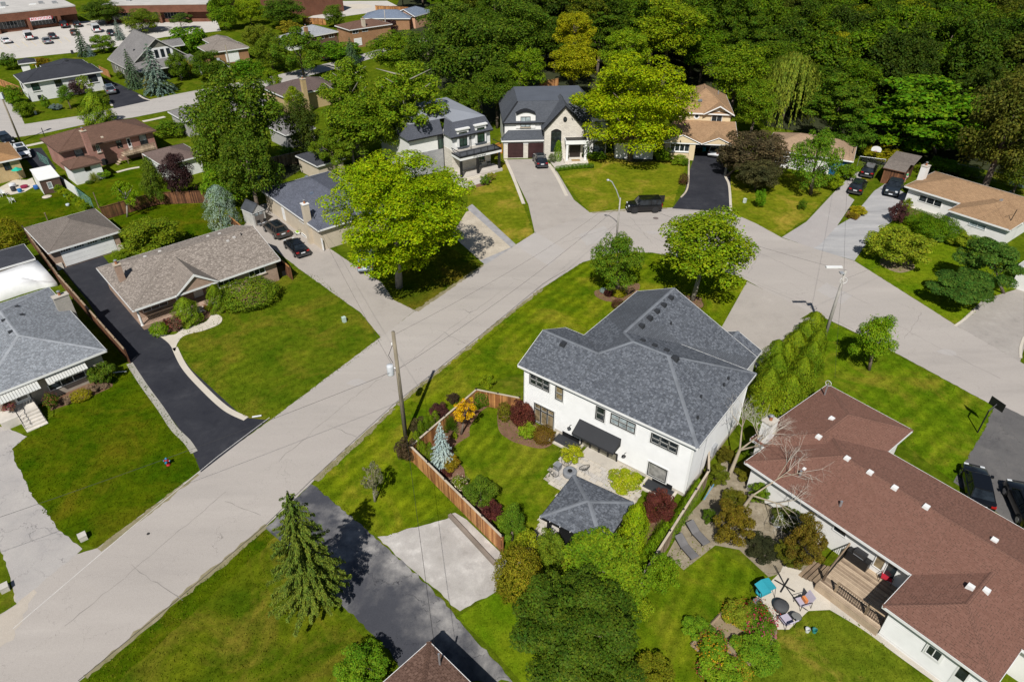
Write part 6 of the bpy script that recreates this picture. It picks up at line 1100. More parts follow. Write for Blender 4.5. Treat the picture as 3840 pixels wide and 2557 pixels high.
veg('tuft','j,590,450,760,660',(.045,.085,.014),'ornamental_grass','dark green grass clump behind the golden tree','grass clump',limbs=0); veg('shrub','j,690,640,745,700',YGR,'garden_plant','small lime plant at the edge of the garden bed','plant',limbs=0)
veg('shrub','j,620,850,760,990',(.13,.10,.016),'garden_shrub','orange-tinged shrub at the foot of the silver spruce','shrub',limbs=0,flowers=(.35,.22,.02)); veg('shrub','j,580,950,700,1040',MAR,'garden_shrub','low maroon plant beside the fence under the spruce','shrub',limbs=0)
veg('shrub','j,680,1020,840,1180',(.09,.12,.025),'hydrangea','white-flowered hydrangea beside the lower fence','shrub',limbs=0,flowers=(.75,.62,.52))
veg('oval','j,815,1010,1080,1305',(.06,.10,.02),'garden_tree','dark green bushy tree in the middle of the lower fence','tree',base='j,950,1300'); veg('shrub','j,945,1230,1140,1440',(.07,.018,.018),'burgundy_shrub','burgundy bush between the two bushy green trees','shrub',limbs=0); veg('oval','o,370,-50,665,310',(.065,.115,.02),'garden_tree','bushy green tree by the fence nearest the gazebo','tree',base='o,520,300')
for i, (x, y, hgt) in enumerate(((380,760,150),(420,690,170),(465,650,170),(510,620,150),(545,560,130),(400,800,130),(440,830,130),(500,860,150))):
    veg('column',f'j,{x-28},{y-hgt+30},{x+34},{y+50}',(.075,.12,.014),'cedar_shrub',ORD[i]+' narrow cedar from the fence corner, inside the street fence','shrub',limbs=0,group='cedars lining the inside of the garden fence')
for i in range(9):
    t_ = i/8; x, y = 40+t_*230, 690-t_*380; veg('column',f'k,{x-42},{y-75},{x+42},{y+80}',(.075,.13,.012),'cedar_shrub',ORD[i]+' narrow cedar, counted from the loungers, along the fence towards the house corner','shrub',limbs=0,group='cedars along the lounger-side fence')
for i in range(5): t_ = i/4; x, y = 1700+t_*170, 440-t_*210; veg('column',f'o,{x-50},{y-75},{x+50},{y+90}',(.08,.135,.012),'cedar_shrub',ORD[i]+' narrow cedar, counted from the big maple, along the fence by the gazebo','shrub',limbs=0,group='cedars along the lounger-side fence')
veg('tuft','o,1760,90,1920,300',(.075,.10,.03),'ornamental_grass','fountain of grass beside the burgundy bush at the gazebo','grass clump',limbs=0)
for b, c_, l in (('j,500,380,660,510',(.05,.02,.022),'dark plum bush outside the garden fence nearest the pole'),('j,640,290,760,390',(.045,.03,.022),'plum bush outside the fence towards the gate'),('j,325,510,490,690',(.05,.042,.02),'bronze bush outside the fence right behind the pole'),('j,195,680,380,920',(.05,.036,.024),'bronze bush at the outer corner of the garden fence')): veg('shrub',b,c_,'garden_shrub',l,'shrub',limbs=0)
veg('shrub','j,925,120,1080,250',YGR,'garden_shrub','bright green bush outside the garden gate','shrub',limbs=0); veg('shrub','s,60,410,165,500',(.1,.12,.03),'garden_plant','pale flowering plant against the left corner of the white house','plant',limbs=0)
veg('sparse','j,-110,900,90,1200',(.13,.13,.09),'young_tree','thin grey-leaved young tree on the lawn outside the fence','tree','j,15,1245',limbs=7,bark=BARKG)
# --- corner bed and right side
veg('oval','g,760,-330,1180,205',(.06,.105,.016),'young_tree','upright glossy green tree in the round bed at the bend','tree',base='g,985,235'); veg('broad',(1514,470,1742,668),(.12,.175,.012),'maple_tree','bright green round tree at the bend near the wide grey driveway','tree',base='g,1640,295',bark=BARKG)
for b, c_, l in (('g,825,185,885,235',BLU,'little blue spruce ball in the round bed'),('g,860,200,940,265',MAR,'maroon mound in the round bed'),('g,935,195,1050,270',(.17,.17,.012),'yellow mound in the round bed'),('g,925,285,1040,375',(.07,.028,.022),'maroon shrub at the tip of the round bed')): veg('dome',b,c_,'garden_shrub',l,'shrub',limbs=0)
for i in range(6): a = i/5; veg('dome',f't,{540+30*math.sin(a*3.1)-25},{270+a*130},{595+30*math.sin(a*3.1)-25},{320+a*130}',(.11,.13,.012),'edging_shrub',ORD[i]+' low edging shrub, from the top, around the maple at the bend','shrub',limbs=0,group='edging shrubs around the maple')
for i, b in enumerate(('h,400,640,585,900','h,300,730,510,1030','h,200,810,430,1150','h,110,910,340,1280','h,20,1010,270,1400','h,-50,1140,200,1554','h,425,800,605,1120','h,345,900,565,1270','h,250,1040,490,1420','h,130,1190,410,1560','t,1380,900,1750,1560')): veg('cedar',b,[(.085,.122,.012),(.075,.115,.012),(.095,.13,.014)][i%3],'cedar_tree',(ORD[i]+' tall cedar from the street in the driveway-side row of the hedge' if i < 6 else ORD[i-6]+' tall cedar from the street in the lawn-side row of the hedge' if i < 10 else 'tall cedar nearest the charcoal garage roof'),'tree',limbs=0)
veg('oval','h,830,605,1270,1110',(.10,.175,.012),'young_tree','bright green egg-shaped tree on the striped verge at right','tree',base='h,985,1145')
veg('pine','h,1490,240,2130,600',(.035,.075,.03),'spreading_pine','dark spreading pine, lower half of the pair beside the aggregate driveway','tree',base='h,1930,560'); veg('pine','h,1800,-10,2330,460',(.045,.09,.035),'spreading_pine','dark spreading pine, upper half of the pair beside the white garage','tree',base='h,2180,470')
veg('heroshrub','d,990,1305,1510,1650',(.15,.185,.03),'variegated_shrub','big round variegated shrub on the lawn at right','shrub',limbs=0); veg('herodome','d,1280,1140,1530,1290',(.055,.105,.008),'clipped_hedge','rounded end of the clipped hedge before the white bungalow','hedge',limbs=0)
veg('herodome','d,1420,1190,1760,1400',(.055,.105,.008),'clipped_hedge','long smooth middle part of the clipped hedge before the white bungalow','hedge',limbs=0); veg('herodome','d,1640,1290,1830,1450',(.055,.105,.008),'clipped_hedge','far low end of the clipped hedge before the white bungalow','hedge',limbs=0)
for b, c_, l in (('d,1700,1330,1900,1480',(.12,.16,.02),'yellow-flecked low bush beyond the clipped hedge'),('d,1850,1380,2060,1520',(.075,.13,.02),'low green bush under the wing of the white bungalow'),('d,1540,1330,1680,1430',(.07,.14,.05),'blue-green plant in front of the clipped hedge'),('d,1170,1080,1310,1270',(.05,.02,.025),'dark maroon bush at the garage side of the worn driveway'),('d,1280,1050,1370,1150',(.11,.14,.016),'yellow-green bush beside the maroon one'),('d,2030,1440,2300,1580',(.05,.10,.04),'low juniper at the top of the pine pair'),('d,820,1110,960,1190',(.25,.22,.02),'yellow bush on the strip between the two driveways'),('d,790,1170,900,1230',(.12,.09,.02),'low flowering plants in the stone-edged bed'),('d,710,740,880,890',(.075,.13,.012),'pruned green yew beside the blue door'),('d,600,830,760,980',(.13,.18,.012),'loose lime bush at the driveway edge'),('d,360,1060,440,1150',(.05,.09,.012),'little conifer bush on the dry lawn'),('d,-20,960,80,1140',(.07,.15,.012),'bright round bush on the dry lawn by the black driveway')): veg('shrub',b,c_,'garden_shrub',l,'shrub',limbs=0)
veg('broad','d,-370,400,320,880',(.062,.05,.03),'copper_tree','maroon-brown tree beside the black driveway with carport','tree',base='c,2170,1090'); veg('broad','d,-200,680,220,970',(.055,.055,.025),'copper_tree','lower brown-green tree at the foot of the maroon one','tree',zc=2.6)
veg('oval','d,310,410,710,1000',(.06,.115,.016),'pine_tree','bright green bushy pine in front of the tan hip roof','tree',base='d,470,1010'); veg('willow','p,40,430,520,1140',(.14,.18,.05),'willow_tree','pale green weeping willow at the wood edge','tree',zc=6.2)
veg('shrub','d,960,580,1250,740',(.16,.15,.014),'garden_shrub','yellow-green arching bush behind the basketball hoop','shrub',limbs=0); veg('shrub','d,1240,570,1430,720',(.05,.10,.016),'garden_shrub','dark green bush behind the wooden shed','shrub',limbs=0); veg('shrub','d,1500,680,1760,840',(.06,.12,.014),'garden_shrub','green bush behind the tan ranch chimney','shrub',limbs=0); veg('shrub','d,1700,740,1960,850',(.055,.10,.016),'garden_shrub','low bush along the wire fence of the wood','shrub',limbs=0)
# --- left block
veg('dome','e,1330,1430,1475,1560',(.085,.16,.012),'clipped_shrub','small clipped ball at the start of the curved walk','shrub',limbs=0); veg('cedar','e,1540,1225,1745,1460',(.085,.125,.016),'garden_shrub','upright bush at the porch steps of the taupe bungalow','shrub',limbs=0); veg('cedar','e,1830,1115,1995,1350',(.07,.105,.012),'clipped_shrub','clipped upright yew right of the porch steps','shrub',limbs=0); veg('herodome','f,-170,1060,310,1290',(.08,.12,.02),'clipped_shrub','wide rounded shrub under the triple windows of the taupe bungalow','shrub',limbs=0)
veg('dome','e,1985,1230,2130,1345',(.12,.17,.014),'garden_shrub','lime-green mound between the yew and the wide round shrub','shrub',limbs=0); veg('shrub','e,1490,1380,1620,1510',(.1,.07,.05),'rose_bush','pink rose bush on the curved walk','shrub',limbs=0,flowers=(.5,.1,.13)); veg('shrub','e,1800,1265,1890,1340',(.12,.08,.03),'flower_pot_plant','red and yellow flowers on the porch steps','plant',limbs=0,flowers=(.45,.05,.06)); veg('shrub','e,1430,1400,1510,1490',MAR,'garden_shrub','maroon clump behind the clipped ball','shrub',limbs=0)
veg('heroshrub','e,1085,520,1580,850',(.085,.115,.016),'spreading_shrub','broad olive shrub behind the taupe bungalow','shrub',limbs=0); veg('shrub','e,980,790,1180,890',(.085,.125,.014),'garden_shrub','low shrub at the garage end of the taupe bungalow','shrub',limbs=0); veg('juniper','e,1825,240,2060,605',(.16,.22,.20),'blue_juniper','silver-blue juniper beside the brown fence','tree',base='e,1950,600',limbs=0)
veg('sparse','e,1000,170,1230,430',(.10,.17,.012),'young_tree','thin young tree in front of the brown fence','tree',base='e,1125,505',limbs=6,bark=BARKG); veg('oval','e,1225,-40,1470,400',(.065,.095,.022),'conifer_tree','soft green conifer left of the purple tree','tree',base='e,1340,395'); veg('broad','e,1410,-75,1720,350',(.028,.014,.018),'purple_tree','deep purple tree beside the large dark maple','tree',base='e,1560,360')
veg('broad','e,1780,-20,2220,420',(.075,.14,.014),'leafy_tree','fresh green tree behind the blue juniper','tree',base='e,2010,420'); veg('dome','e,-120,520,170,790',(.12,.11,.016),'garden_shrub','olive-orange bush at the left edge behind the garage','shrub',limbs=0)
veg('shrub','i,770,370,1010,580',(.045,.075,.016),'garden_shrub','dark bush at the corner of the grey-roofed house','shrub',limbs=0); veg('dome','i,630,610,790,720',(.14,.13,.012),'garden_shrub','yellow-green mound below the striped awning','shrub',limbs=0)
for b, l in (('i,760,565,860,650','pink-grey sedum clump next to the dark corner bush'),('i,555,665,655,740','pink-grey sedum clump left of the yellow-green mound'),('i,870,555,960,605','small sedum clump at the lawn point')): veg('shrub',b,(.2,.14,.11),'sedum_plant',l,'plant',limbs=0)
veg('shrub','i,400,640,510,790',(.06,.09,.02),'rose_bush','rose bush with coral flowers beside the front steps','shrub',limbs=0,flowers=(.55,.12,.1)); veg('shrub','i,15,715,125,810',(.16,.09,.06),'flower_basket','pink flower basket on the porch of the grey-roofed house','plant',zc=1.6,limbs=0,flowers=(.55,.04,.2))
veg('shrub','w,1240,800,1400,910',(.08,.15,.016),'garden_shrub','green bush beside the white garage wall','shrub',limbs=0); veg('tuft','w,1110,800,1240,960',(.14,.17,.06),'ornamental_grass','pale grass clump against the white garage wall','grass clump',limbs=0); veg('shrub','w,1080,930,1170,980',DKG,'garden_shrub','low dark bush at the foot of the white garage','shrub',limbs=0)
for i in range(7): t_ = i/6; x, y = 1230+t_*560, 820+t_*380; veg('shrub',f'z,{x-90},{y-70},{x+100},{y+90}',(.15,.19,.012) if i % 2 else (.10,.16,.014),'vegetable_plant',ORD[i]+' vegetable patch plant from the brown shed along the green wire fence','plant',limbs=0,group='vegetable plants along the wire fence')
# --- big trees left of centre
veg('broad',(440,150,640,400),(.052,.085,.014),'maple_tree','large dark green maple, upper half, beside the far street','tree',zc=9.5); veg('broad',(445,240,585,445),(.055,.088,.014),'maple_tree','large dark green maple, left lower half, over the hidden bungalow','tree',zc=7.5); veg('broad',(500,290,640,470),(.045,.075,.014),'maple_tree','large dark green maple, right lower half, behind the fresh green tree','tree',zc=7.)
veg('broad','b,410,830,700,1450',(.035,.052,.018),'dark_tree','dark blackish-green cone-shaped tree beside the grey garage','tree',base='b,590,1470'); veg('oval','b,395,755,560,990',(.13,.18,.014),'small_tree','lime-green tree against the buff brick bungalow','tree',zc=4.5)
veg('ragged','b,690,540,1260,1150',(.085,.13,.016),'ragged_tree','ragged green tree with bare twigs, left part, behind the lime tree','tree',zc=10,limbs=10,bark=BARKG); veg('ragged','b,1100,560,1820,1240',(.09,.135,.014),'ragged_tree','ragged green tree with bare twigs, right part, over the modern house roof','tree',zc=10,limbs=10,bark=BARKG); veg('ragged','b,620,1150,1000,1500',(.07,.11,.014),'leafy_tree','green tree hanging over the little dark-roofed garage','tree',zc=4.5); veg('broad',(745,215,905,345),(.075,.12,.014),'leafy_tree','full green tree filling in between the ragged trees','tree',zc=7.5); veg('broad','b,1200,880,1660,1330',(.08,.125,.014),'leafy_tree','bright green tree hiding the left side of the modern house','tree',zc=6.5); veg('ragged','b,680,930,1250,1400',(.06,.095,.016),'ragged_tree','lower ragged green tree just above the lime-green tree','tree',zc=6,bark=BARKG)
veg('broad','b,1130,270,1640,640',(.07,.115,.012),'leafy_tree','mid-green round tree in front of the orange brick house','tree',zc=9); veg('broad',(1000,40,1195,235),(.042,.072,.014),'tall_tree','very tall dark tree with visible pale trunk left of the graphite house','tree',base='b,2125,1015',bark=BARKG)
for b, c_, zc_, l in (((920,60,1050,200),(.045,.078,.018),10,'tall dark tree beside the peach house'),((960,0,1110,120),(.05,.082,.018),14,'tall grey-green tree at the top edge right of the peach house'),((1120,0,1270,130),(.045,.078,.014),14,'tall dark tree at the top edge left of the yellow maple'),((1150,100,1260,215),(.085,.135,.012),9,'bright green tree right behind the graphite house'),((1010,180,1110,285),(.055,.09,.014),6,'dark undergrowth tree below the very tall tree'),((1085,150,1200,260),(.05,.085,.014),7,'dark tree filling in behind the graphite house roof')): veg('broad',b,c_,'tall_tree',l,'tree',zc=zc_)
for b, c_, zc_, l in (((1268,20,1372,118),(.2,.2,.012),12,'golden-yellow maple, upper part, above the graphite house'),((1262,95,1385,190),(.185,.195,.012),8,'golden-yellow maple, lower part, above the graphite house'),((1455,0,1625,130),(.12,.165,.012),13,'lime tree at the top edge behind the yellow-green tree'),((1380,60,1500,170),(.10,.15,.012),11,'green tree between the golden maple and the lime tree'),((1630,100,1765,235),(.085,.13,.012),8.5,'bright green tree right of the cream house roof'),((1690,180,1790,300),(.075,.12,.012),6,'lower bright green tree beside the cream house'),((1855,170,2010,300),(.045,.082,.012),8,'dark layered tree right of the willow'),((1860,65,1965,150),(.2,.2,.014),11,'yellow-tinged tree above the willow'),((2230,150,2420,420),(.055,.06,.022),11,'dull bronze-green tree at the right edge of the wood'),((2290,330,2420,440),(.05,.07,.015),5,'low dark tree at the right edge above the tan ranch'),((1900,250,2020,345),(.04,.085,.016),4.5,'dark leafy undergrowth tree behind the tan hip roof')): veg('tier' if 'layered' in l else 'broad',b,c_,'wood_tree',l,'tree',zc=zc_)
veg('tier',(1985,150,2290,378),(.055,.115,.010),'wood_tree','bright layered maple in the middle of the wood edge','tree',base=(2150,352))
# --- far left
for k_, b, c_, bs, l in (('broad','a,720,0,1075,200',(.04,.068,.016),'a,945,215','dark tree in front of the plaza corner'),('broad','a,1085,78,1420,290',(.07,.098,.018),'a,1260,285','rounded olive tree behind the grey storey-and-a-half house'),('pine','a,1500,105,1695,262',(.045,.07,.03),'a,1600,262','small pine at the plaza edge'),('spruce','a,640,220,780,500',(.04,.07,.045),'a,720,500','spruce at the corner of the parking lot'),('spruce','a,985,170,1095,360',(.10,.14,.14),'a,1040,355','slim bluish spruce behind the grey house'),('spruce','a,745,385,830,500',(.13,.18,.19),'a,787,498','small blue spruce next to the parking lot spruce'),('broad','a,790,300,1010,465',(.07,.12,.012),None,'round green bush-tree at the parking lot edge'),('spruce','a,1060,440,1245,785',(.045,.078,.048),'a,1155,780','green spruce, left of the pair across the far street'),('spruce','a,1200,385,1500,835',(.085,.125,.12),'a,1350,825','big blue-green spruce, right of the pair across the far street'),('oval','a,490,745,660,920',(.055,.11,.02),'a,630,965','young tree on the lawn of the white brick bungalow'),('sparse','a,690,640,830,870',(.10,.14,.03),'a,775,860','slender birch-like tree before the white brick bungalow'),('cedar','a,725,840,960,1110',(.075,.115,.012),None,'broad cedar behind the brown roof of the pink brick bungalow'),('broad','a,1480,450,1660,720',(.055,.095,.014),None,'leafy tree at the corner of the far street'),('oval','a,1600,525,1710,680',(.26,.22,.012),None,'small yellow tree across the far street'),('broad','a,1680,450,2000,720',(.045,.08,.014),None,'dark round tree left of the far street lamp'),('broad','b,0,200,330,480',(.085,.105,.022),None,'olive tree in front of the mushroom-roofed bungalow'),('broad','b,100,300,430,640',(.065,.10,.016),None,'green tree on the far street corner'),('ragged','b,300,270,760,680',(.06,.105,.018),None,'airy green tree between the far street and the pale-roofed house'),('oval','b,185,600,370,780',(.085,.135,.012),None,'bright bush-tree at the bend of the far street'),('spruce','b,890,330,1070,600',(.05,.09,.05),'b,985,590','blue-green conifer before the orange brick house'),('broad','a,1830,-30,2110,270',(.075,.13,.012),None,'bright green tree at the end of the plaza'),('broad','a,2060,-20,2340,230',(.11,.155,.012),None,'yellow-green tree at the top edge beyond the plaza'),('broad','b,190,-20,560,250',(.04,.075,.016),None,'dark round tree at the top edge beside the brick building'),('broad','b,730,50,930,245',(.055,.09,.018),None,'small olive tree behind the orange brick house'),('broad','b,1260,170,1400,310',(.03,.014,.02),None,'purple tree beside the peach house')): veg(k_,b,c_,'street_tree',l,'tree',base=bs,zc=None)
for b, c_, l in (('a,1500,240,1870,470',(.055,.115,.012),'thick green hedge behind the grey storey-and-a-half house'),('a,1560,380,1700,560',(.055,.105,.012),'hedge beside the mushroom-roofed bungalow'),('a,2030,540,2330,720',(.05,.115,.012),'dense green hedge along the far street'),('a,1900,560,2080,700',(.04,.08,.012),'dark hedge behind the far lamp post'),('a,1270,690,1330,830',YEL if 0 else (.30,.27,.10),'tan ornamental grass beside the spruce pair'),('a,10,770,210,930',(.065,.125,.012),'hedge at the left end of the white brick bungalow'),('a,130,900,290,1035',(.07,.11,.012),'rounded shrub near the far lamp pole'),('a,440,920,540,975',(.12,.16,.18),'tiny blue spruce on the bungalow lawn'),('a,600,720,750,850',(.06,.035,.045),'plum bush at the white brick wall'),('a,790,820,960,930',(.06,.09,.02),'olive bush at the driveway of the white brick bungalow'),('a,360,850,430,960',(.06,.12,.015),'tiny sapling at the bungalow corner'),('a,1360,1070,1640,1220',(.065,.11,.016),'loose shrubs beside the pink brick bungalow'),('a,1440,510,1530,620',(.06,.02,.03),'small plum tree on the porch side of the grey house'),('b,340,190,540,300',(.17,.15,.03),'tan-yellow bush behind the pale-roofed house'),('b,150,890,420,1050',(.07,.13,.012),'green hedge beside the buff brick bungalow'),('b,700,410,1110,510',(.05,.11,.01),'clipped hedge along the orange brick house lawn'),('a,0,480,140,620',(.045,.085,.014),'dark shrubs at the left edge by the parking lot'),('a,280,520,440,580',(.16,.11,.02),'rust-coloured shrub row behind the white brick bungalow'),('b,340,1290,480,1400',(.06,.13,.012),'bright green bush near the brown fence'),('a,1020,630,1090,700',(.06,.09,.014),'round bush beside the grey house wall')): veg('shrub',b,c_,'garden_hedge' if 'hedge' in l else 'garden_shrub',l,'hedge' if 'hedge' in l else 'shrub',limbs=0)
# --- foundation plants of the houses at the head of the street
for k_, b, c_, l in (('column','c,660,790,720,955',(.075,.13,.012),'narrow cedar left of the portico'),('column','c,925,820,965,935',(.06,.11,.012),'narrow cedar right of the portico'),('column','c,1080,810,1110,890',(.06,.11,.012),'narrow cedar at the bay window'),('shrub','c,600,890,670,970',(.09,.12,.06),'grey-green shrub beside the parked dark car'),('shrub','c,960,870,1130,940',(.06,.11,.012),'low green shrubs under the bay window'),('shrub','c,1540,830,1690,970',(.085,.14,.012),'leafy shrub at the foot of the bay with white mullions'),('shrub','c,1660,900,1830,980',(.10,.15,.02),'lime shrubs under the white mullioned bay'),('dome','c,1760,1065,1840,1165',(.06,.03,.02),'dark maroon ball at the edge of the black driveway'),('shrub','c,1780,930,1840,1000',(.05,.09,.012),'small shrub by the carport pier'),('shrub','y,1170,1280,1330,1430',(.06,.11,.015),'dark shrubs in front of the modern porch'),('shrub','y,1270,1250,1400,1360',(.2,.2,.06),'cream-flowering plants in front of the modern porch')): veg(k_,b,c_,'garden_shrub',l,'shrub',limbs=0)
for i in range(9): t_ = i/8; x, y = 690+t_*290, 1020-26*math.sin(t_*1.6); veg('dome',f'c,{x-26},{y-24},{x+26},{y+22}',(.05,.11,.01),'box_ball',ORD[i]+' clipped box ball from the driveway in the low row before the portico','shrub',limbs=0,group='box hedge balls')
# --- the wood
RC = [tuple(.66*v for v in c_) for c_ in [(.042,.078,.014), (.054,.097,.013), (.066,.115,.012), (.036,.062,.015), (.075,.135,.010), (.06,.078,.02), (.125,.155,.012), (.075,.095,.016)]]
edge = [G2(p) for p in Dp('905 30, 1000 40, 1110 215, 1290 205, 1400 200, 1640 215, 1760 272, 1860 285, 2000 330, 2140 362, 2300 405, 2700 460')]
def front(x):
    for a, b in zip(edge[:-1], edge[1:]):
        if min(a[0],b[0]) <= x <= max(a[0],b[0]): return a[1]+(b[1]-a[1])*(x-a[0])/((b[0]-a[0]) or 1)
    return 1e9 if x < 0 else edge[-1][1]
y = 95.; n = 0
while y < 345 and n < 299:
    st = 8.0+max(0, y-110)*.026; x = -40.+random.random()*st
    while x < 26+y*.63:
        X, Y = x+random.gauss(0, 1.5), y+random.gauss(0, 1.5); r_ = random.uniform(4.6, 6.6)*(st/9)
        if Y-r_*.8 > front(X) and X > -24-.12*(Y-100) and n < 299:
            Ht = random.uniform(11, 18)*(.8 if Y < front(X)+12 else 1); h_ = Ht*random.uniform(.36,.43); ci = random.choices(range(8), (4,5,5,3,3,2,1.2,2))[0]
            plant(random.choices(['wood','tier','broad','oval'], (6,1.5,1.5,.8))[0], (X, Y), (0,0), Ht-h_, r_, h_, RC[ci], 'wood_tree', ['dark green','mid green','fresh green','blackish green','bright green','bronze green','yellow-green','olive'][ci]+' wood tree '+['at the near edge','a few rows in','deep in the wood','at the far side'][min(3, int((Y-front(X))/45))]+' '+['behind the peach house','behind the graphite house','behind the golden maple','behind the cream house','above the willow','behind the tan hip roof','behind the wooden shed','above the tan ranch'][max(0, min(7, int((X/Y*1.0+.16)/.1)))], 'tree', 'trees of the wood at the upper right', None, 2); n += 1
        x += st
    y += st*.9
# ------------------------------------------------ vehicles
TYRE = mat('tyre', (.018,.018,.019), .85); RIM = mat('alloy_rim', (.4,.41,.43), .3, .05, metal=.8); RIMB = mat('black_rim', (.02,.02,.022), .4); CARG = glass('car_glass', (.012,.016,.02), .03); TAIL = mat('tail_lamp', (.35,.01,.01), .25); HEAD = mat('head_lamp', (.6,.62,.63), .12, .03); PLATE = mat('number_plate', (.65,.67,.7), .5)
def paint(name, col, metal=.25): return mat('paint_'+name, col, .28, .03, 2., 0, metal=metal, coat=.6, spec=.5)
CARK = dict( # length, width, height, clearance, belt, hood height, greenhouse (rear base, rear top, front top, front base), half widths, tail height
    sedan=(4.75,1.82,1.45,.2,.93,.92,(-2.0,-1.15,.45,1.25),(.86,.62),1.02), suv=(4.75,1.92,1.68,.24,1.06,1.08,(-2.25,-1.95,.45,1.2),(.92,.68),1.1), boxy=(4.78,2.0,1.95,.32,1.22,1.24,(-2.3,-2.15,.62,1.15),(.96,.84),1.22),
    van=(5.3,2.0,2.1,.25,1.15,1.15,(-2.6,-2.5,1.25,2.0),(.97,.85),1.15), pickup=(5.7,2.0,1.9,.35,1.2,1.22,(-.75,-.6,.75,1.35),(.96,.78),1.2))
def car(kind, rear, front, pm, label, cat='car', rim=None, wag=True, zc=0.03, group=None, plate=True):
    L, Wd, Ht, cl, belt, hood, gh, hw, tail = CARK[kind]; a, b = np.array(G2(rear)), np.array(G2(front)); c = (a+b)/2; ang = math.atan2(b[1]-a[1], b[0]-a[0])
    t = thing('parked_car' if cat == 'car' else 'parked_'+cat.replace(' ', '_'), label, cat, (c[0], c[1], zc), ang, group); w = Wd/2; X = L/2
    xs = [-X,-X+.06,-X+.3,gh[0]+.05,gh[0]+.5,-.3,gh[3]-.2,gh[3]+.1,X-.45,X-.12,X]; top = [tail-.22,tail-.06,tail,max(tail,belt),belt,belt-.02,belt,hood,hood-.08,hood-.22,hood-.45]
    if kind == 'pickup': top[2] = top[3] = top[4] = belt-.02
    wf = [.88,.94,.985,1,1,1,1,.99,.96,.9,.8]; vs, fs = [], []; m = 10
    for x, z, f in zip(xs, top, wf):
        q = w*f; lo = cl+(.12 if abs(x) > X-.1 else 0); sec = [(-q*.9,lo),(-q,lo+.18),(-q*1.0,z*.62),(-q*.965,z-.06),(-q*.80,z),(q*.80,z),(q*.965,z-.06),(q*1.0,z*.62),(q,lo+.18),(q*.9,lo)]; vs += [(x,y,zz) for y, zz in sec]
    for i in range(len(xs)-1): fs += [(i*m+k, (i+1)*m+k, (i+1)*m+(k+1)%m, i*m+(k+1)%m) for k in range(m)]
    fs += [tuple(range(m)), tuple(range(len(xs)*m-1, len(xs)*m-m-1, -1))]; body = MB().add(vs, fs).build('body', pm, t, True)
    md = body.modifiers.new('bevel', 'BEVEL'); md.width = .03; md.segments = 2; md.limit_method = 'ANGLE'; md.angle_limit = rad(35)
    B = lambda x, y: (x, y, belt-.015); Tp = lambda x, y: (x, y, Ht-.05); r0, r1, f1, f0 = gh; yb, yt = hw[0]*.97, hw[1]
    mid = (f1+r1)/2-.05; side = []
    MB().poly([B(f0,-yb),B(f0,yb),Tp(f1,yt),Tp(f1,-yt)]).build('windshield', CARG, t); MB().poly([B(r0,yb),B(r0,-yb),Tp(r1,-yt),Tp(r1,yt)]).build('rear_window', CARG, t)
    for s in (-1, 1):
        p = [B(r0,s*yb),B(f0,s*yb),Tp(f1,s*yt),Tp(r1,s*yt)]; MB().poly(p if s < 0 else p[::-1]).build('side_window', CARG, t)
        MB().path([B(f0,s*yb),Tp(f1,s*yt),Tp(r1,s*yt),B(r0,s*yb)], .04, 4).build('pillar', pm, t)
        for xx in ([mid] if kind in ('sedan','pickup') else [mid, (mid+r1)/2-.1]): MB().tube(B(xx+.02,s*(yb+.005)),Tp(xx,s*(yt+.005)),.045,.04,4).build('pillar', pm, t)
        MB().box(f0-.35,f0-.15,s*(w*.98) if s > 0 else -w-.17,w+.17 if s > 0 else -w*.98,belt-.02,belt+.14).build('mirror', pm, t)
        MB().box(X-.42,X-.06,s*w*.62-.16,s*w*.62+.16,hood-.36,hood-.17).build('headlight', HEAD, t); MB().box(-X-.01,-X+.2,s*w*.72-.17,s*w*.72+.17,tail-.24 if kind in ('sedan','suv') else tail-.45,tail-.08 if kind in ('sedan','suv') else tail+.05).build('tail_light', TAIL, t)
        for k in range(2): xx = mid-.75+k*1.0; MB().box(xx,xx+.18,s*w*.985-.012,s*w*.985+.012,belt-.16,belt-.13).build('door_handle', pm, t)
    rp = [(r1-.05,-yt-.02),(f1+.06,-yt-.02),(f1+.12,0),(f1+.06,yt+.02),(r1-.05,yt+.02),(r1-.1,0)]; rf = MB().prism(rp, Ht-.06, Ht).build('roof_panel', pm, t); md = rf.modifiers.new('bevel', 'BEVEL'); md.width = .03; md.segments = 2
    if kind in ('suv',): MB().poly([(r1+.3,-yt*.75,Ht+.004),(f1-.15,-yt*.75,Ht+.004),(f1-.15,yt*.75,Ht+.004),(r1+.3,yt*.75,Ht+.004)]).build('sunroof', CARG, t)
    if kind == 'pickup': MB().box(-X+.12,r0-.05,-w*.8,w*.8,belt-.03,belt+.02).build('cargo_bed', mat('bed_liner', (.02,.02,.021), .8), t)
    MB().box(X-.07,X+.02,-w*.5,w*.5,hood-.5,hood-.24).build('grille', mat('grille', (.02,.02,.022), .5), t); MB().box(X-.06,X+.05,-w*.86,w*.86,cl+.08,cl+.26).build('front_bumper', pm, t); MB().box(-X-.05,-X+.06,-w*.88,w*.88,cl+.1,cl+.3).build('rear_bumper', mat('bumper_trim', (.05,.05,.052), .5), t)
    if plate: MB().box(-X-.03,-X+.01,-.26,.26,tail-.36,tail-.22).build('number_plate', PLATE, t); MB().box(X+.0,X+.06,-.26,.26,cl+.14,cl+.28).build('number_plate', PLATE, t)
    wr = .34 if kind == 'sedan' else .37 if kind in ('suv','van') else .41
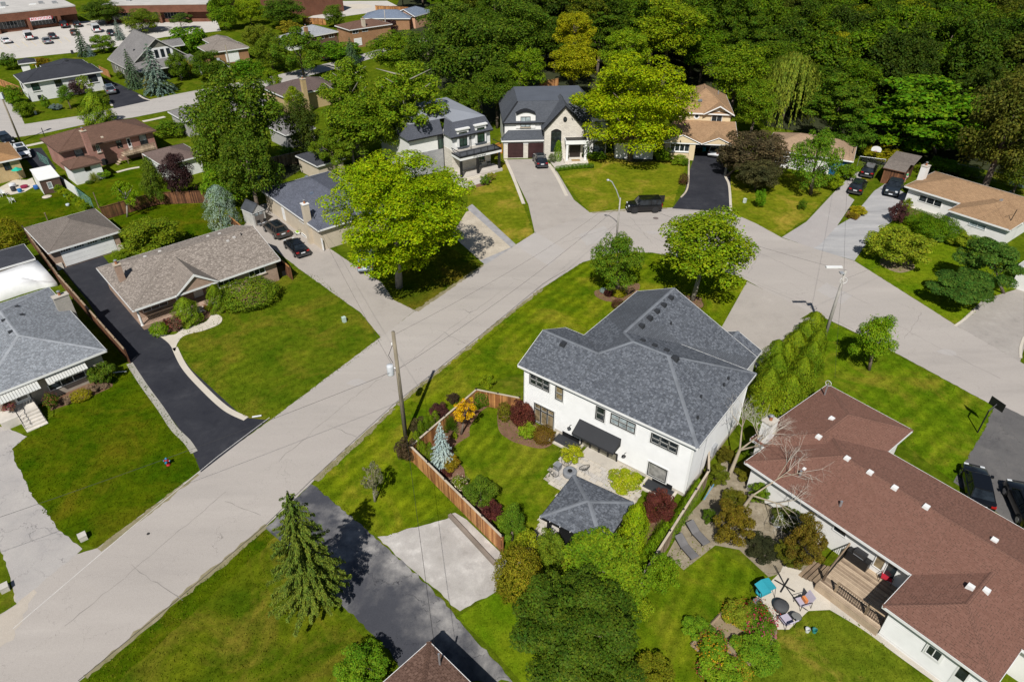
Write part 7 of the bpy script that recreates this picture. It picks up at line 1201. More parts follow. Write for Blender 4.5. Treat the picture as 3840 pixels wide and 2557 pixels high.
    for x in (-X+.95 if kind != 'pickup' else -X+1.2, X-.92):
        for s in (-1, 1):
            y0 = s*(w-.1); MB().lathe([(0,-.02),(wr+.07,-.02),(wr+.07,.02),(0,.02)], 16, (x,s*(w*.99),wr+.02), 'y').build('wheel_arch', TYRE, t); wh = MB().lathe([(wr*.6,-.11),(wr*.95,-.11),(wr,-.07),(wr,.07),(wr*.95,.11),(wr*.6,.11)], 18, (x,y0+s*.03,wr), 'y').build('tyre', TYRE, t); MB().lathe([(0,-.02),(wr*.3,-.02),(wr*.66,-.005),(wr*.66,.03),(0,.03)], 10, (x,y0+s*.13,wr), 'y').build('rim', rim or RIM, wh)
    return t
BLK = paint('black', (.006,.0065,.008)); NAV = paint('midnight', (.012,.016,.028)); BRZ = paint('bronze', (.075,.062,.052)); WHT = paint('white', (.72,.73,.74), 0); SLV = paint('silver', (.32,.35,.38), .6); GRY = paint('graphite', (.05,.055,.065), .4); PBL = paint('powder', (.38,.46,.52), .2); GRN = paint('gunmetal', (.03,.04,.052), .4)
car('boxy','c,1590,1385','c,1290,1395',BLK,'boxy black off-road vehicle at the kerb with its rear door open',rim=RIMB)
car('suv','c,555,1035','c,505,925',NAV,'midnight-blue car parked before the plum garage doors')
car('suv','f,390,700','f,260,600',BRZ,'bronze car nearest the pale plastic shed'); car('sedan','f,565,865','f,440,745',BLK,'black saloon parked behind the bronze car'); car('suv','f,1115,1000','f,1120,860',PBL,'pale blue car half hidden under the biggest lime-green tree')
car('suv','d,840,1040','d,910,915',BLK,'black car nearest the street on the right-hand grey driveway'); car('suv','d,950,880','d,1000,785',BLK,'black car below the basketball hoop'); car('pickup','d,1235,900','d,1150,1075',GRN,'gunmetal pickup truck on the worn driveway by the hedge','pickup')
car('sedan','c,2058,915','c,2080,860',WHT,'white saloon inside the carport')
car('sedan','r,1600,1290','r,1560,1090',BLK,'black saloon beside the brown-roofed bungalow at right'); car('suv','r,2080,1500','r,1960,1240',BLK,'black car at the right edge on the dark driveway')
car('suv','a,1000,850','a,960,790',SLV,'silver car on the black driveway across the far street'); car('sedan','b,765,545','b,735,505',GRY,'dark car parked on the far street before the clipped hedge')
car('suv','w,260,560','w,350,690',WHT,'white car on the driveway beside the yellow brick house'); car('suv','w,60,440','w,130,500',BLK,'black car behind the orange-tan roof at the left edge')
for k_, r_, f_, p_, l in (('sedan','a,85,400','a,35,360',WHT,'white saloon at the left of the parking lot'),('van','a,290,385','a,235,310',WHT,'white passenger van in the parking lot'),('sedan','a,440,405','a,400,360',SLV,'silver hatchback in the parking lot'),('sedan','a,490,362','a,450,320',GRY,'grey saloon behind the silver hatchback'),('pickup','a,595,270','a,545,215',BLK,'black pickup before the plaza archway'),('suv','a,700,258','a,670,215',BLK,'black car next to the pickup at the plaza'),('van','a,880,310','a,830,255',WHT,'white cargo van near the dark plaza tree'),('sedan','a,1000,330','a,970,295',NAV,'dark blue car behind the slim bluish spruce'),('sedan','a,670,325','a,650,290',MULB,'brown car partly behind the parking lot spruce')): car(k_,r_,f_,p_,l,'van' if k_ == 'van' else 'pickup' if k_ == 'pickup' else 'car')
# open tail door of the boxy vehicle
bx_ = [o for o in bpy.data.objects if o.get('label', '').startswith('boxy black')][0]; MB().box(-3.15,-2.4,-.98,-.88,.75,1.75).build('rear_door', BLK, bx_)
# ------------------------------------------------ utility poles, lamps, wires
POLE = mat('pole_wood', (.20,.17,.12), .9, .25, 3., .3); POLEG = mat('pole_grey', (.33,.31,.28), .9, .2, 3., .3); CABLE = mat('cable', (.015,.015,.016), .7); LAMPM = mat('lamp_alu', (.45,.46,.47), .4, metal=.4)
def pole(base, top, r, m, label, cat='utility pole', name='utility_pole'):
    x, y = G2(base); h = height_at(base, top); t = thing(name, label, cat, (x,y,0)); MB().tube((0,0,-.2),(0,0,h),r*1.15,r*.8,10).build('pole', m, t, True); return t, h
P1_, h1 = pole('j,288,690',(905,763),.17,POLE,'weathered wooden utility pole with grey transformer outside the garden fence')
MB().lathe([(0,0),(.27,0),(.28,.05),(.28,.85),(.25,.92),(0,.95)], 16, (-.55,-.1,h1-4.0)).build('transformer', mat('transformer_grey', (.5,.52,.54), .45), P1_, True); MB().path([(-.3,-.05,h1-3.4),(0,0,h1-3.4)], .05).build('bracket', LAMPM, P1_); MB().path([(-.3,.05,h1-3.0),(-.6,.1,h1-2.3),(-.2,.05,h1-1.3)], .02).build('lead', CABLE, P1_); MB().lathe([(.0,0),(.06,0),(.04,.12),(.06,.14),(.0,.22)], 8, (-.22,0,h1-1.2)).build('insulator', VENTW, P1_)
P2_, h2 = pole('h,590,868','h,775,270',.16,POLEG,'leaning grey utility pole beside the cedar hedge at right'); MB().path([(.1+.35*math.cos(a),.0,h2-1.1+.35*math.sin(a)) for a in np.linspace(0,6.2,12)], .025).build('cable_loop', VENTW, P2_); MB().box(-.5,-.1,-.25,.25,h2-.3,h2-.2).build('lamp_head', LAMPM, P2_); MB().box(-2.0,-.45,-.14,.14,h2+.3,h2+.45).build('lamp_arm', VENTW, P2_)
P3_, h3 = pole((1418,545),(1424,455),.11,POLEG,'street lamp on a pale pole at the bend','street lamp','street_lamp'); lx = (G((1398,408),h3+2.3)-G((1418,545)))
MB().path([(0,0,h3-.4),(lx[0]*.35,0,h3+1.0),(lx[0]*.75,0,h3+2.1),(lx[0],0,h3+2.35)], .06, 8).build('lamp_arm', LAMPM, P3_); MB().lathe([(0,0),(.16,.02),(.2,.1),(.1,.2),(0,.22)], 10, (lx[0]-.1,0,h3+2.25)).build('lamp_head', LAMPM, P3_)
P4_, h4 = pole('a,180,1255','a,10,810',.15,POLE,'wooden utility pole at the left edge by the far street'); MB().box(-.2,.35,-.2,.2,h4-1.2,h4-.2).build('transformer', mat('transformer_grey', (.5,.52,.54), .45), P4_)
P5_, h5 = pole('a,2090,850','a,1990,400',.14,POLE,'wooden utility pole with lamp across the far street'); MB().path([(0,0,h5*.55),(-1.2,0,h5*.68),(-1.9,0,h5*.72)], .05).build('lamp_arm', LAMPM, P5_); MB().box(-2.3,-1.7,-.15,.15,h5*.71,h5*.75).build('lamp_head', LAMPM, P5_)
P6_, h6 = pole('b,1295,310','b,1290,90',.13,POLEG,'pale utility pole beside the purple tree at the peach house')
def top_of(t, h, dx=0, dz=0): return np.array([t.location.x+dx, t.location.y, h+dz])
def wire(a, b, label, sag=.6, r=.010):
    q = [a+(b-a)*k/14-np.array([0,0,sag*4*(k/14)*(1-k/14)]) for k in range(15)]; o = MB().path([tuple(x) for x in q], r, 4).build('overhead_wire', CABLE); tag(o, label, 'wire', 'overhead wires')
A_, B2_, C2_ = top_of(P1_,h1), top_of(P2_,h2), top_of(P3_,h3)
wire(A_-np.array([0,0,3.6]), C2_-np.array([0,0,1.0]), 'overhead wire from the transformer pole to the lamp at the bend',.8,.015); wire(A_-np.array([0,0,3.6]), np.array([*G2('D,-300,1500'), 7.]), 'overhead wire from the transformer pole off to the bottom left',.5,.015); wire(C2_, B2_, 'overhead wire from the street lamp to the leaning pole',.5); wire(A_-np.array([0,0,.3]), C2_+np.array([0,0,.1]), 'upper overhead wire between the transformer pole and the lamp',.8)
wire(B2_-np.array([0,0,1.]), np.array([*(B_.o+B_.ax*-7.2+B_.ay*13)[:2], 4.2]), 'service wire from the leaning pole to the brown roof',.3); wire(B2_-np.array([0,0,1.]), np.array([*(Rn.o+Rn.ax*13+Rn.ay*-1)[:2], 4.9]), 'service wire from the leaning pole to the tan ranch',.6); wire(A_-np.array([0,0,3.8]), np.array([*(C_.o+C_.ax*8.3+C_.ay*-1.5)[:2], 4.3]), 'service wire from the transformer pole to the bottom bungalow',.5,.012); wire(A_-np.array([0,0,4.2]), np.array([*(Lo.o+Lo.ax*.5+Lo.ay*2)[:2], 4.2]), 'service wire from the transformer pole over the street',.6)
wire(B2_-np.array([0,0,.6]), np.array([*(Th.o+Th.ax*12+Th.ay*2)[:2], 4.4]), 'service wire from the leaning pole towards the tan hip roof',.6)
# ------------------------------------------------ fences
def fence(a, b, h, label, m, bw=.145, cap=None, post=2.4, postm=None, gap=.016, th=.022, z0=.05, name='wooden_fence'):
    A, B = np.array(G2(a)), np.array(G2(b)); d = B-A; L = np.linalg.norm(d); t = thing(name, label, 'fence', (A[0],A[1],0), math.atan2(d[1],d[0])); n = int(L/bw); me = box_mesh('board', bw-gap, th, h-z0, m)
    for i in range(n): link('board', me, t, ((i+.5)*bw, random.uniform(-.006,.006), z0+random.uniform(-.01,.01)))
    np_ = max(1, round(L/post)); pmh = box_mesh('post', .1, .1, h+.06, postm or m); ph = box_mesh('post_cap', .13, .13, .06, IRON)
    for i in range(np_+1): p = link('post', pmh, t, (i*L/np_, .06, 0)); link('post_cap', ph, p, (0,0,h+.06))
    MB().box(0,L,-.07,.09,h,h+.04).build('cap_rail', cap or m, t); MB().box(0,L,.02,.06,.35,.45).build('rail', m, t); MB().box(0,L,.02,.06,h-.45,h-.35).build('rail', m, t); return t
CEDB = mat('cedar_bright', (.38,.18,.07), .7, .3, 2.2, .3, each=.85)
fence('j,350,905','o,430,415',1.75,'cedar garden fence facing the gravel pad',CEDB,cap=TANCAP); fence('j,345,900','j,915,395',1.75,'cedar garden fence facing the street',WOODF,cap=TANCAP); fence('j,915,395','j,1290,470',1.75,'cedar fence with gate joining the white house',WOODF,cap=TANCAP,post=1.9)
fence('o,1630,790','k,340,300',1.8,'weathered cedar fence between the white house and the sun loungers',WOODG,cap=TANCAP); fence('k,340,300','q,700,1100',1.8,'weathered fence end beside the white house wall',WOODG,cap=TANCAP)
fence('e,890,440','e,1450,470',1.7,'dark brown fence behind the lawn, left part',WOODD,bw=.16) if 0 else None
fence('e,925,530','e,1400,395',1.8,'dark brown board fence behind the garage lawn',WOODD,bw=.16); fence('e,1400,395','e,1850,380',1.8,'shaded brown board fence under the purple tree',WOODD,bw=.16)
fence('e,2050,600','f,460,1060',1.7,'brown fence between the taupe bungalow and the cars',WOODD,bw=.16,cap=WOODF); fence('e,240,690','e,560,1130',1.7,'dark fence along the black driveway beside the shelter',WOODD,bw=.16,cap=WOODG); fence('e,560,1130','i,1145,385',1.7,'dark fence along the black driveway beside the grey-roofed house',WOODD,bw=.16,cap=WOODG)
fence('b,220,1510','b,560,1430',1.8,'sunlit wooden fence behind the slate roof',WOODG,bw=.16); fence('c,530,330','c,690,300',1.8,'orange-brown fence behind the graphite house',CEDB,bw=.16); fence('u,1480,1080','u,1620,1150',1.6,'orange fence at the end of the black driveway across the far street',CEDB,bw=.16); fence('u,0,1260','u,330,1390',1.5,'orange fence left of the white brick bungalow',CEDB,bw=.16); fence('b,1200,105','b,1490,120',1.8,'brown fence before the paved yard at the top',WOODF,bw=.2); fence('b,560,215','b,760,225',1.8,'brown fence behind the pale-roofed house',WOODF,bw=.2)
x_, y_ = G2('y,1455,970'); gt = thing('garden_gate', 'bright orange wooden gate between the modern and graphite houses', 'gate', (x_,y_,0), rad(10))
for k in range(8): MB().box(-.6+k*.15,-.46+k*.15,-.02,.02,.05,1.75+.15*math.sin(math.pi*k/7)).build('board', mat('orange_board', (.5,.22,.03), .6, .1), gt)
MB().box(-.6,.6,.02,.06,.4,.5).box(-.6,.6,.02,.06,1.3,1.4).build('brace', mat('orange_board', (.5,.22,.03), .6, .1), gt)
x_, y_ = G2('c,1140,790')
fence('c,1125,800','c,1165,815',1.8,'short orange-brown gate fence right of the bay window',CEDB,bw=.16)
def chainlink(a, b, h, label, m, n=40):
    A, B = np.array(G2(a)), np.array(G2(b)); d = B-A; L = float(np.linalg.norm(d)); t = thing('wire_fence', label, 'fence', (A[0],A[1],0), math.atan2(d[1],d[0])); k = max(1, round(L/2.6))
    for i in range(k+1): MB().tube((i*L/k,0,0),(i*L/k,0,h+.05),.035,.035,6).build('post', m, t)
    MB().tube((0,0,h),(L,0,h),.025,.025,6).build('top_rail', m, t); w = MB()
    for i in range(int(L/.16)): x = i*.16; w.tube((x,0,.03),(min(x+h*.5,L),0,h),.005,.005,3,False); w.tube((x,0,h),(min(x+h*.5,L),0,.03),.005,.005,3,False)
    w.build('wire_mesh', m, t, kind='stuff')
GWIRE = mat('green_wire', (.10,.24,.2), .5); SWIRE = mat('steel_wire', (.3,.31,.32), .4, metal=.5)
chainlink('z,850,250','z,1060,380',1.5,'green wire fence, upper run, beside the white car',GWIRE); chainlink('z,1650,1000','z,1970,1240',1.5,'green wire fence, lower run, beside the vegetable patch',GWIRE); chainlink('d,1740,830','d,2355,960',1.6,'steel wire fence along the wood behind the tan ranch',SWIRE); chainlink('d,880,760','d,1110,790',1.6,'steel wire fence beside the basketball hoop',SWIRE)
x_ = House('screen_wall', 'white screen wall between the two back yards at left', 'fence', 'z,1240,700', 'z,1660,1000', 'z,1240,700', 0, d=.1); MB().box(0,x_.w,-.04,.04,0,1.5).build('panel', WHITE, x_.root)
tag(strip('timber_curb', ['n,1850,90','n,2000,250','n,2250,520'], .26, .26, mat('old_timber', (.2,.165,.135), .9, .2, 3., .3), .3), 'old dark timber beam edging the gravel pad', 'timber'); bpy.data.objects['timber_curb'].pop('kind', None)
# ------------------------------------------------ street furniture, yard things
x, y = G2('i,1488,1280'); hy = thing('fire_hydrant', 'red fire hydrant with blue caps on the vivid lawn at left', 'hydrant', (x,y,0)); HR = mat('hydrant_red', (.35,.015,.02), .45); HB = mat('hydrant_blue', (.03,.2,.4), .45)
MB().lathe([(0,0),(.17,0),(.17,.06),(.12,.08),(.12,.58),(.15,.6),(.15,.64),(.1,.66),(0,.7)], 14).build('barrel', HR, hy, True); MB().lathe([(.1,.66),(.11,.72),(.06,.8),(0,.84)], 12).build('bonnet', HB, hy, True)
for s in (-1,1): MB().tube((0,0,.48),(s*.24,0,.48),.06,.06,10).build('outlet', HR, hy); MB().tube((s*.22,0,.48),(s*.27,0,.48),.075,.07,10).build('outlet_cap', HB, hy)
MB().tube((0,-.1,.45),(0,-.24,.45),.09,.09,10).build('pumper_cap', HB, hy)
def util(pt, label, col=(.42,.52,.46), w=.35, h=.55):
    x, y = G2(pt); t = thing('utility_box', label, 'utility box', (x,y,0), rad(40)); m = mat('box_%d' % int(col[0]*100), col, .6); MB().box(-w/2,w/2,-w/2,w/2,0,h).build('cabinet', m, t); MB().box(-w/2-.02,w/2+.02,-w/2-.02,w/2+.02,h,h+.07).build('lid', m, t)
util('f,922,1430','pale green utility box on the olive lawn by the grey driveway'); util('c,2335,1320','pale utility box on the dry lawn beside the black driveway',(.55,.6,.56)); util('a,318,1010','white utility box near the rounded shrub by the far street',(.6,.62,.6)); util('m,740,290','pale stone block at the corner of the vivid lawn',(.48,.45,.4),.5,.4); util('m,50,740','pale stone block at the left edge of the pale driveway',(.48,.45,.4),.5,.4)
x, y = G2('i,2275,862'); o_ = MB().tube((-.45,0,.08),(.3,.2,.08),.09,.09,10).build('culvert_pipe', LAMPM); o_.location = (x,y,0); tag(o_, 'short grey drain pipe end at the mouth of the black driveway', 'pipe')
x, y = G2('i,1060,465'); o_ = MB().tube((-.6,-.1,.1),(.6,.1,.1),.05,.05,8).build('rain_pipe', VENTW); o_.location = (x,y,0); tag(o_, 'white downspout pipe lying on the lawn beside the dark corner bush', 'pipe')
x, y = G2('h,505,785'); o_ = MB().tube((0,0,0),(.25,.1,1.9),.06,.06,8).build('guy_guard', mat('guy_yellow', (.65,.42,.01), .5)); o_.location = (x,y,0); tag(o_, 'yellow guy wire guard beside the leaning pole', 'guard')
def hoop(base, top, label, yaw, fan=True, m=None):
    x, y = G2(base); h = height_at(base, top); t = thing('basketball_hoop', label, 'basketball hoop', (x,y,0), yaw); m = m or IRON; MB().path([(0,0,0),(0,0,h-.9),(.6,0,h-.35)], .06, 8).build('pole', m, t)
    if fan: pts = [(.62,.75*math.cos(a),h-.25+.5*math.sin(a)) for a in np.linspace(0,math.pi,9)]+[(.62,-.7,h-.6),(.62,.7,h-.6)]
    else: pts = [(.62,-.65,h-.75),(.62,.65,h-.75),(.62,.65,h+.05),(.62,-.65,h+.05)]
    n = len(pts); bb = MB().add(pts+[(p[0]+.04,p[1],p[2]) for p in pts], [tuple(range(n)), tuple(range(2*n-1,n-1,-1))]+[(i,n+i,n+(i+1)%n,(i+1)%n) for i in range(n)]).build('backboard', VENTW if fan else IRON, t); MB().path([(.9+.23*math.cos(a),.23*math.sin(a),h-.5) for a in np.linspace(0,6.28,13)], .015).build('rim', mat('hoop_red', (.45,.06,.02), .5), bb)
hoop('d,1010,765','d,1055,590','basketball hoop with white fan backboard behind the black cars',rad(-125)); hoop('d,1185,890','d,1195,800','low basketball hoop in front of the wooden shed',rad(-120)); hoop('r,1605,655','r,1790,385','black basketball hoop leaning over the dark driveway at right',rad(20),False,IRON)
# sun loungers
def lounger(pt, ang, label):
    x, y = G2(pt); t = thing('sun_lounger', label, 'sun lounger', (x,y,0), ang, 'sun loungers on the stone pad'); SL = mat('lounger_sling', (.13,.125,.125), .85)
    MB().add([(-1,-.32,.32),(.15,-.32,.32),(.15,.32,.32),(-1,.32,.32),(-1,-.32,.28),(.15,-.32,.28),(.15,.32,.28),(-1,.32,.28)], [(0,1,2,3),(7,6,5,4),(0,4,5,1),(2,6,7,3),(0,3,7,4)]).build('seat', SL, t); MB().add([(.15,-.32,.32),(.95,-.32,.72),(.95,.32,.72),(.15,.32,.32),(.15,-.32,.28),(.97,-.32,.68),(.97,.32,.68),(.15,.32,.28)], [(0,1,2,3),(7,6,5,4),(0,4,5,1),(2,6,7,3),(1,5,6,2)]).build('backrest', SL, t)
    for s in (-1,1): MB().path([(-1,s*.33,.3),(.15,s*.33,.3),(.96,s*.33,.7)], .022).build('side_rail', IRON, t)
    for X in (-.85,.2):
        for s in (-1,1): MB().tube((X,s*.31,.3),(X,s*.31,0),.02).build('leg', IRON, t)
lounger('o,2050,390',rad(118),'charcoal sun lounger nearer the fence'); lounger('o,2150,270',rad(118),'charcoal sun lounger farther from the fence')
# patio group of the brown-roofed bungalow
TEAL = mat('teal_fabric', (.02,.26,.32), .8, .08); LIL = mat('lilac_fabric', (.42,.38,.45), .85, .06); ORG = mat('orange_cushion', (.6,.2,.06), .85)
x, y = G2('k,845,1250'); sw = thing('garden_swing', 'teal canopied garden swing beside the flower patch', 'swing', (x,y,0), rad(25))
sw.scale = (.8,.8,.75); MB().add([(-.75,-.5,1.25),(.75,-.5,1.25),(.75,.5,1.4),(-.75,.5,1.4),(0,-.55,1.36),(0,.55,1.52)], [(0,4,5,3),(4,1,2,5)]).build('canopy', TEAL, sw); MB().box(-.6,.6,-.3,.25,.4,.5).build('seat', TEAL, sw); MB().box(-.6,.6,.2,.3,.5,.95).build('backrest', TEAL, sw)
for s in (-1,1): MB().path([(s*.75,-.6,0),(s*.75,-.4,1.25),(s*.75,.45,1.35),(s*.75,.65,0)], .025).build('frame', IRON, sw)
def chair(pt, ang, m, label, cush=None):
    x, y = G2(pt); t = thing('patio_chair', label, 'chair', (x,y,.02), ang); MB().box(-.33,.33,-.35,.35,.36,.44).build('seat', m, t); MB().add([(-.33,.3,.42),(.33,.3,.42),(.33,.55,1.0),(-.33,.55,1.0),(-.33,.36,.4),(.33,.36,.4),(.33,.61,.98),(-.33,.61,.98)], [(0,1,2,3),(7,6,5,4),(3,2,6,7),(0,3,7,4),(1,5,6,2)]).build('backrest', m, t)
    for s in (-1,1): MB().path([(s*.36,-.35,0),(s*.36,-.33,.6),(s*.36,.4,.62),(s*.36,.45,0)], .02).build('arm_frame', IRON, t)
    if cush: MB().box(-.2,.2,.0,.2,.45,.72).build('cushion', cush, t)
chair('k,1190,1340',rad(-75),LIL,'lilac reclining chair with orange cushion',ORG); chair('k,1045,1500',rad(200),LIL,'lilac chair at the flower patch end of the slab')
x, y = G2('k,1000,1370'); fp = thing('covered_fire_bowl', 'dark covered fire bowl in the middle of the pale slab', 'fire bowl', (x,y,.02)); MB().lathe([(0,0),(.42,0),(.5,.3),(.5,.42),(.3,.5),(0,.54)], 20).build('cover', mat('grey_cover', (.06,.062,.065), .8), fp, True)
for pt, l in (('k,790,1350','small wire table near the teal swing'),('k,1130,1480','small wire table between the lilac chair and the lawn')):
    x, y = G2(pt); tb = thing('wire_table', l, 'table', (x,y,.02)); MB().path([(.32*math.cos(a),.32*math.sin(a),.5) for a in np.linspace(0,6.28,17)], .012).build('rim', IRON, tb); MB().lathe([(0,.49),(.31,.49),(.31,.5),(0,.5)], 16).build('top', mat('smoked_top', (.16,.16,.15), .3), tb)
    for a in range(3): MB().tube((.28*math.cos(a*2.1),.28*math.sin(a*2.1),.5),(.22*math.cos(a*2.1),.22*math.sin(a*2.1),0),.012).build('leg', IRON, tb)
x, y = G2('k,1040,1170'); pb = thing('parasol_base', 'black cross-footed parasol stand lying on the path', 'parasol stand', (x,y,.03), rad(-40)); MB().box(-.7,.7,-.04,.04,0,.05).build('foot', IRON, pb); MB().box(-.04,.04,-.7,.7,.05,.09).build('foot', IRON, pb); MB().path([(0,0,.1),(-1.1,.9,.3)], .03).build('mast', IRON, pb); MB().path([(0,0,.1),(1.3,-.9,.15),(1.9,-1.0,.2)], .025).build('arm', IRON, pb)
lx_, ly_ = B_.loc('k,1680,960', .7); w0 = B_.o+B_.ax*lx_+B_.ay*ly_; bq = thing('barbecue', 'black gas barbecue on the wooden deck', 'barbecue', (w0[0],w0[1],.66), B_.ang); MB().box(-.75,.75,-.3,.3,0,.75).build('cabinet', IRON, bq); MB().prism([(-.4,-.28),(.4,-.28),(.4,.28),(-.4,.28)], .78, 1.12).build('lid', mat('bbq_lid', (.03,.03,.032), .35), bq); MB().box(-.78,-.42,-.28,.28,.75,.8).box(.42,.78,-.28,.28,.75,.8).build('side_shelf', IRON, bq); MB().tube((-.35,-.32,.9),(.35,-.32,.9),.02).build('handle', ALU, bq)
lx_, ly_ = B_.loc('k,1930,1110', .7); w0 = B_.o+B_.ax*lx_+B_.ay*ly_; chair('k,1930,1110',B_.ang+rad(20),mat('red_fabric', (.42,.012,.03), .8),'red chair in the shade on the deck'); bpy.data.objects[-1] if 0 else None
rc = [o for o in bpy.data.objects if o.get('label') == 'red chair in the shade on the deck'][0]; rc.location = (w0[0], w0[1], .66)
for pt, c_, l in (('l,438,1100',(.6,.62,.62),'white bucket at the edge of the flower patch'),('l,500,1105',(.03,.22,.2),'teal bucket on the bare lawn')):
    x, y = G2(pt); bk = thing('bucket', l, 'bucket', (x,y,0)); MB().lathe([(0,0),(.12,0),(.16,.3),(.15,.3),(.11,.02),(0,.02)], 14).build('pail', mat('pail_%d' % int(c_[0]*99), c_, .5), bk); MB().path([(.16*math.cos(a),0,.3+.14*math.sin(a)) for a in np.linspace(0,math.pi,7)], .008).build('handle', ALU, bk)
# flower and vegetable patch
vb = thing('raised_bed', 'timber-framed flower and vegetable patch at the bottom right', 'garden bed', tuple(G('o,2100,1230')), 0); C0 = G('o,2100,1230'); cr_ = [G(p)-C0 for p in ('o,2100,1230','k,540,1360','k,960,1540','l,150,1190','o,2330,1430')]
for a, b in ((0,1),(0,4),(2,3)): MB().tube(tuple(cr_[a]+np.array([0,0,.12])),tuple(cr_[b]+np.array([0,0,.12])),.1,.1,4).build('timber', WOODG, vb)
sheet('planting_bed', ['o,2100,1230','k,540,1360','k,760,1400','k,960,1540','l,150,1190','l,-20,1400','o,2330,1430'], .02, DIRT)
veg('heroshrub','k,500,1290,760,1560',(.13,.15,.03),'garden_plant','pale bean plants at the top of the flower patch','plant',limbs=0,hmax=.55); veg('heroshrub','k,640,1330,960,1560',(.07,.10,.02),'zinnia_patch','zinnias with red and pink flowers along the pale slab','plant',limbs=0,hmax=.55,flowers=(.55,.03,.05)); veg('heroshrub','l,-90,930,150,1200',(.06,.11,.02),'zinnia_patch','zinnias with magenta flowers next to the lilac chair','plant',limbs=0,hmax=.55,flowers=(.6,.03,.2)); veg('heroshrub','o,2150,1120,2420,1420',(.075,.14,.02),'squash_plant','broad-leaved squash plants in the timber-framed patch','plant',limbs=0,hmax=.55,flowers=(.6,.35,.02)); veg('heroshrub',(1690,1440,1790,1560),(.07,.13,.02),'squash_plant','dark leafy vegetables in the middle of the patch','plant',limbs=0,hmax=.55); veg('shrub',(1600,1500,1700,1575),(.09,.15,.02),'squash_plant','leafy vegetables at the bottom end of the patch','plant',limbs=0,hmax=.55)
for i, (bx0, by0) in enumerate(((1600,1440),(1640,1470),(1690,1410),(1730,1430),(1660,1520),(1720,1490),(1745,1470),(1630,1540),(1700,1540))): veg('shrub',(bx0-28,by0-24,bx0+30,by0+26),[(.075,.14,.02),(.05,.11,.02),(.11,.15,.025)][i%3],'patch_plant',ORD[i]+' leafy plant, from the top left, within the timber-framed patch','plant',limbs=0,hmax=.55,group='plants of the timber-framed patch',flowers=[None,(.5,.05,.08),(.5,.3,.03)][i%3])
# dead tree and bushes beside the lounger yard
dt = thing('dead_tree', 'bare grey-brown dead tree between the white house and the brown roof', 'tree', tuple(G('q,950,1245'))); DW = mat('dead_wood', (.3,.25,.18), .9, .2, 5., .3); TW = mat('dead_twig', (.42,.39,.33), .9, .1, 5.)
def limb(m, tw, p, d, L, r, lv):
    q = p+d*L; m.tube(tuple(p),tuple(q),r,r*.65,6 if lv < 2 else 4, False)
    if lv >= 4: return
    for k in range(4 if lv < 2 else 3): nd_ = unit((d+rng.normal(size=3)*(.42+.1*lv)+np.array([0,0,.05]))[None])[0]; limb(tw if lv >= 1 else m, tw, q-d*L*.3*rng.random(), nd_, L*rng.uniform(.55,.8), r*.5, lv+1)
m1, m2 = MB(), MB(); D0 = G('q,950,1245'); e1 = np.array([2.6,2.2,4.6]); m1.tube((0,0,0),(.5,.4,2.6),.17,.12,8,False)
for d_, L_2 in ((np.array([.05,.45,.9]),2.6),(np.array([.75,.25,.6]),2.6),(np.array([.55,-.35,.6]),2.4)): limb(m1, m2, np.array([.5,.4,2.5]), unit(d_[None])[0], L_2*.72, .08, 0)
m1.build('trunk', DW, dt, True); m2.build('twigs', TW, dt, kind='stuff')
dt2 = thing('dead_tree', 'bare pale branches reaching over the brown roof above the bushes', 'tree', tuple(G('k,620,560'))); m1, m2 = MB(), MB(); m1.tube((0,0,0),(.8,.2,2.2),.15,.11,8,False)
for d_, L_2 in ((np.array([.85,.35,.4]),3.2),(np.array([.8,-.55,.15]),2.6)): limb(m1, m2, np.array([.8,.2,2.1]), unit(d_[None])[0], L_2*.8, .07, 0)
m1.build('trunk', DW, dt2, True); m2.build('twigs', TW, dt2, kind='stuff')
for b, c_, zc_, l in (('k,400,410,780,830',(.11,.085,.022),None,'olive and rust bush beside the sun loungers'),('k,330,90,560,300',(.085,.10,.018),None,'olive bush nearest the white house corner'),('k,1030,560,1420,1040',(.10,.075,.025),None,'rust-tinged bush against the bungalow wall'),('k,720,250,900,460',(.075,.13,.016),None,'fresh green bush under the bare branches'),('q,820,920,1040,1130',(.085,.075,.02),None,'small rust bush beside the white wall'),('k,600,60,880,270',(.09,.085,.02),None,'olive bush under the dead tree by the brown roof'),('k,680,700,1000,960',(.03,.035,.018),None,'dark shaded bush in the middle of the lounger yard'),('k,930,440,1330,720',(.06,.07,.03),None,'grey-green bush with bare twigs by the eave'),('k,480,300,740,520',(.09,.09,.02),None,'olive bush between the loungers and the dead tree'),('k,860,180,1120,400',(.07,.08,.022),None,'grey-green bush at the brown eave'),('k,1180,380,1440,640',(.09,.06,.022),None,'rust bush reaching up to the brown eave'),('k,960,760,1240,1020',(.08,.085,.02),None,'olive bush beside the pale slab path'),('k,310,480,430,620',(.05,.09,.014),None,'small dark bush by the blue pole'),('q,1080,880,1310,1020',(.075,.12,.012),None,'leafy bush at the foot of the cedar hedge')): veg('ragged',b,tuple(.85*v for v in c_),'yard_bush',l,'shrub',zc=zc_,limbs=3)
x, y = G2('k,310,480'); o_ = MB().path([(0,0,.9),(.9,1.0,1.5)], .045).build('blue_pole', mat('blue_tube', (.12,.25,.36), .4)); o_.location = (x,y,0); tag(o_, 'blue-grey tube leaning on the fence by the loungers', 'tube')
x, y = G2('k,1000,620'); o_ = thing('tarp_pile', 'crumpled silver tarpaulin among the dark bushes', 'tarpaulin', (x,y,0)); MB().lathe([(0,0),(.6,0),(.7,.3),(.45,.75),(.2,.9),(0,.95)], 9).build('sheet', mat('silver_tarp', (.5,.53,.58), .4, .2, 8.), o_)
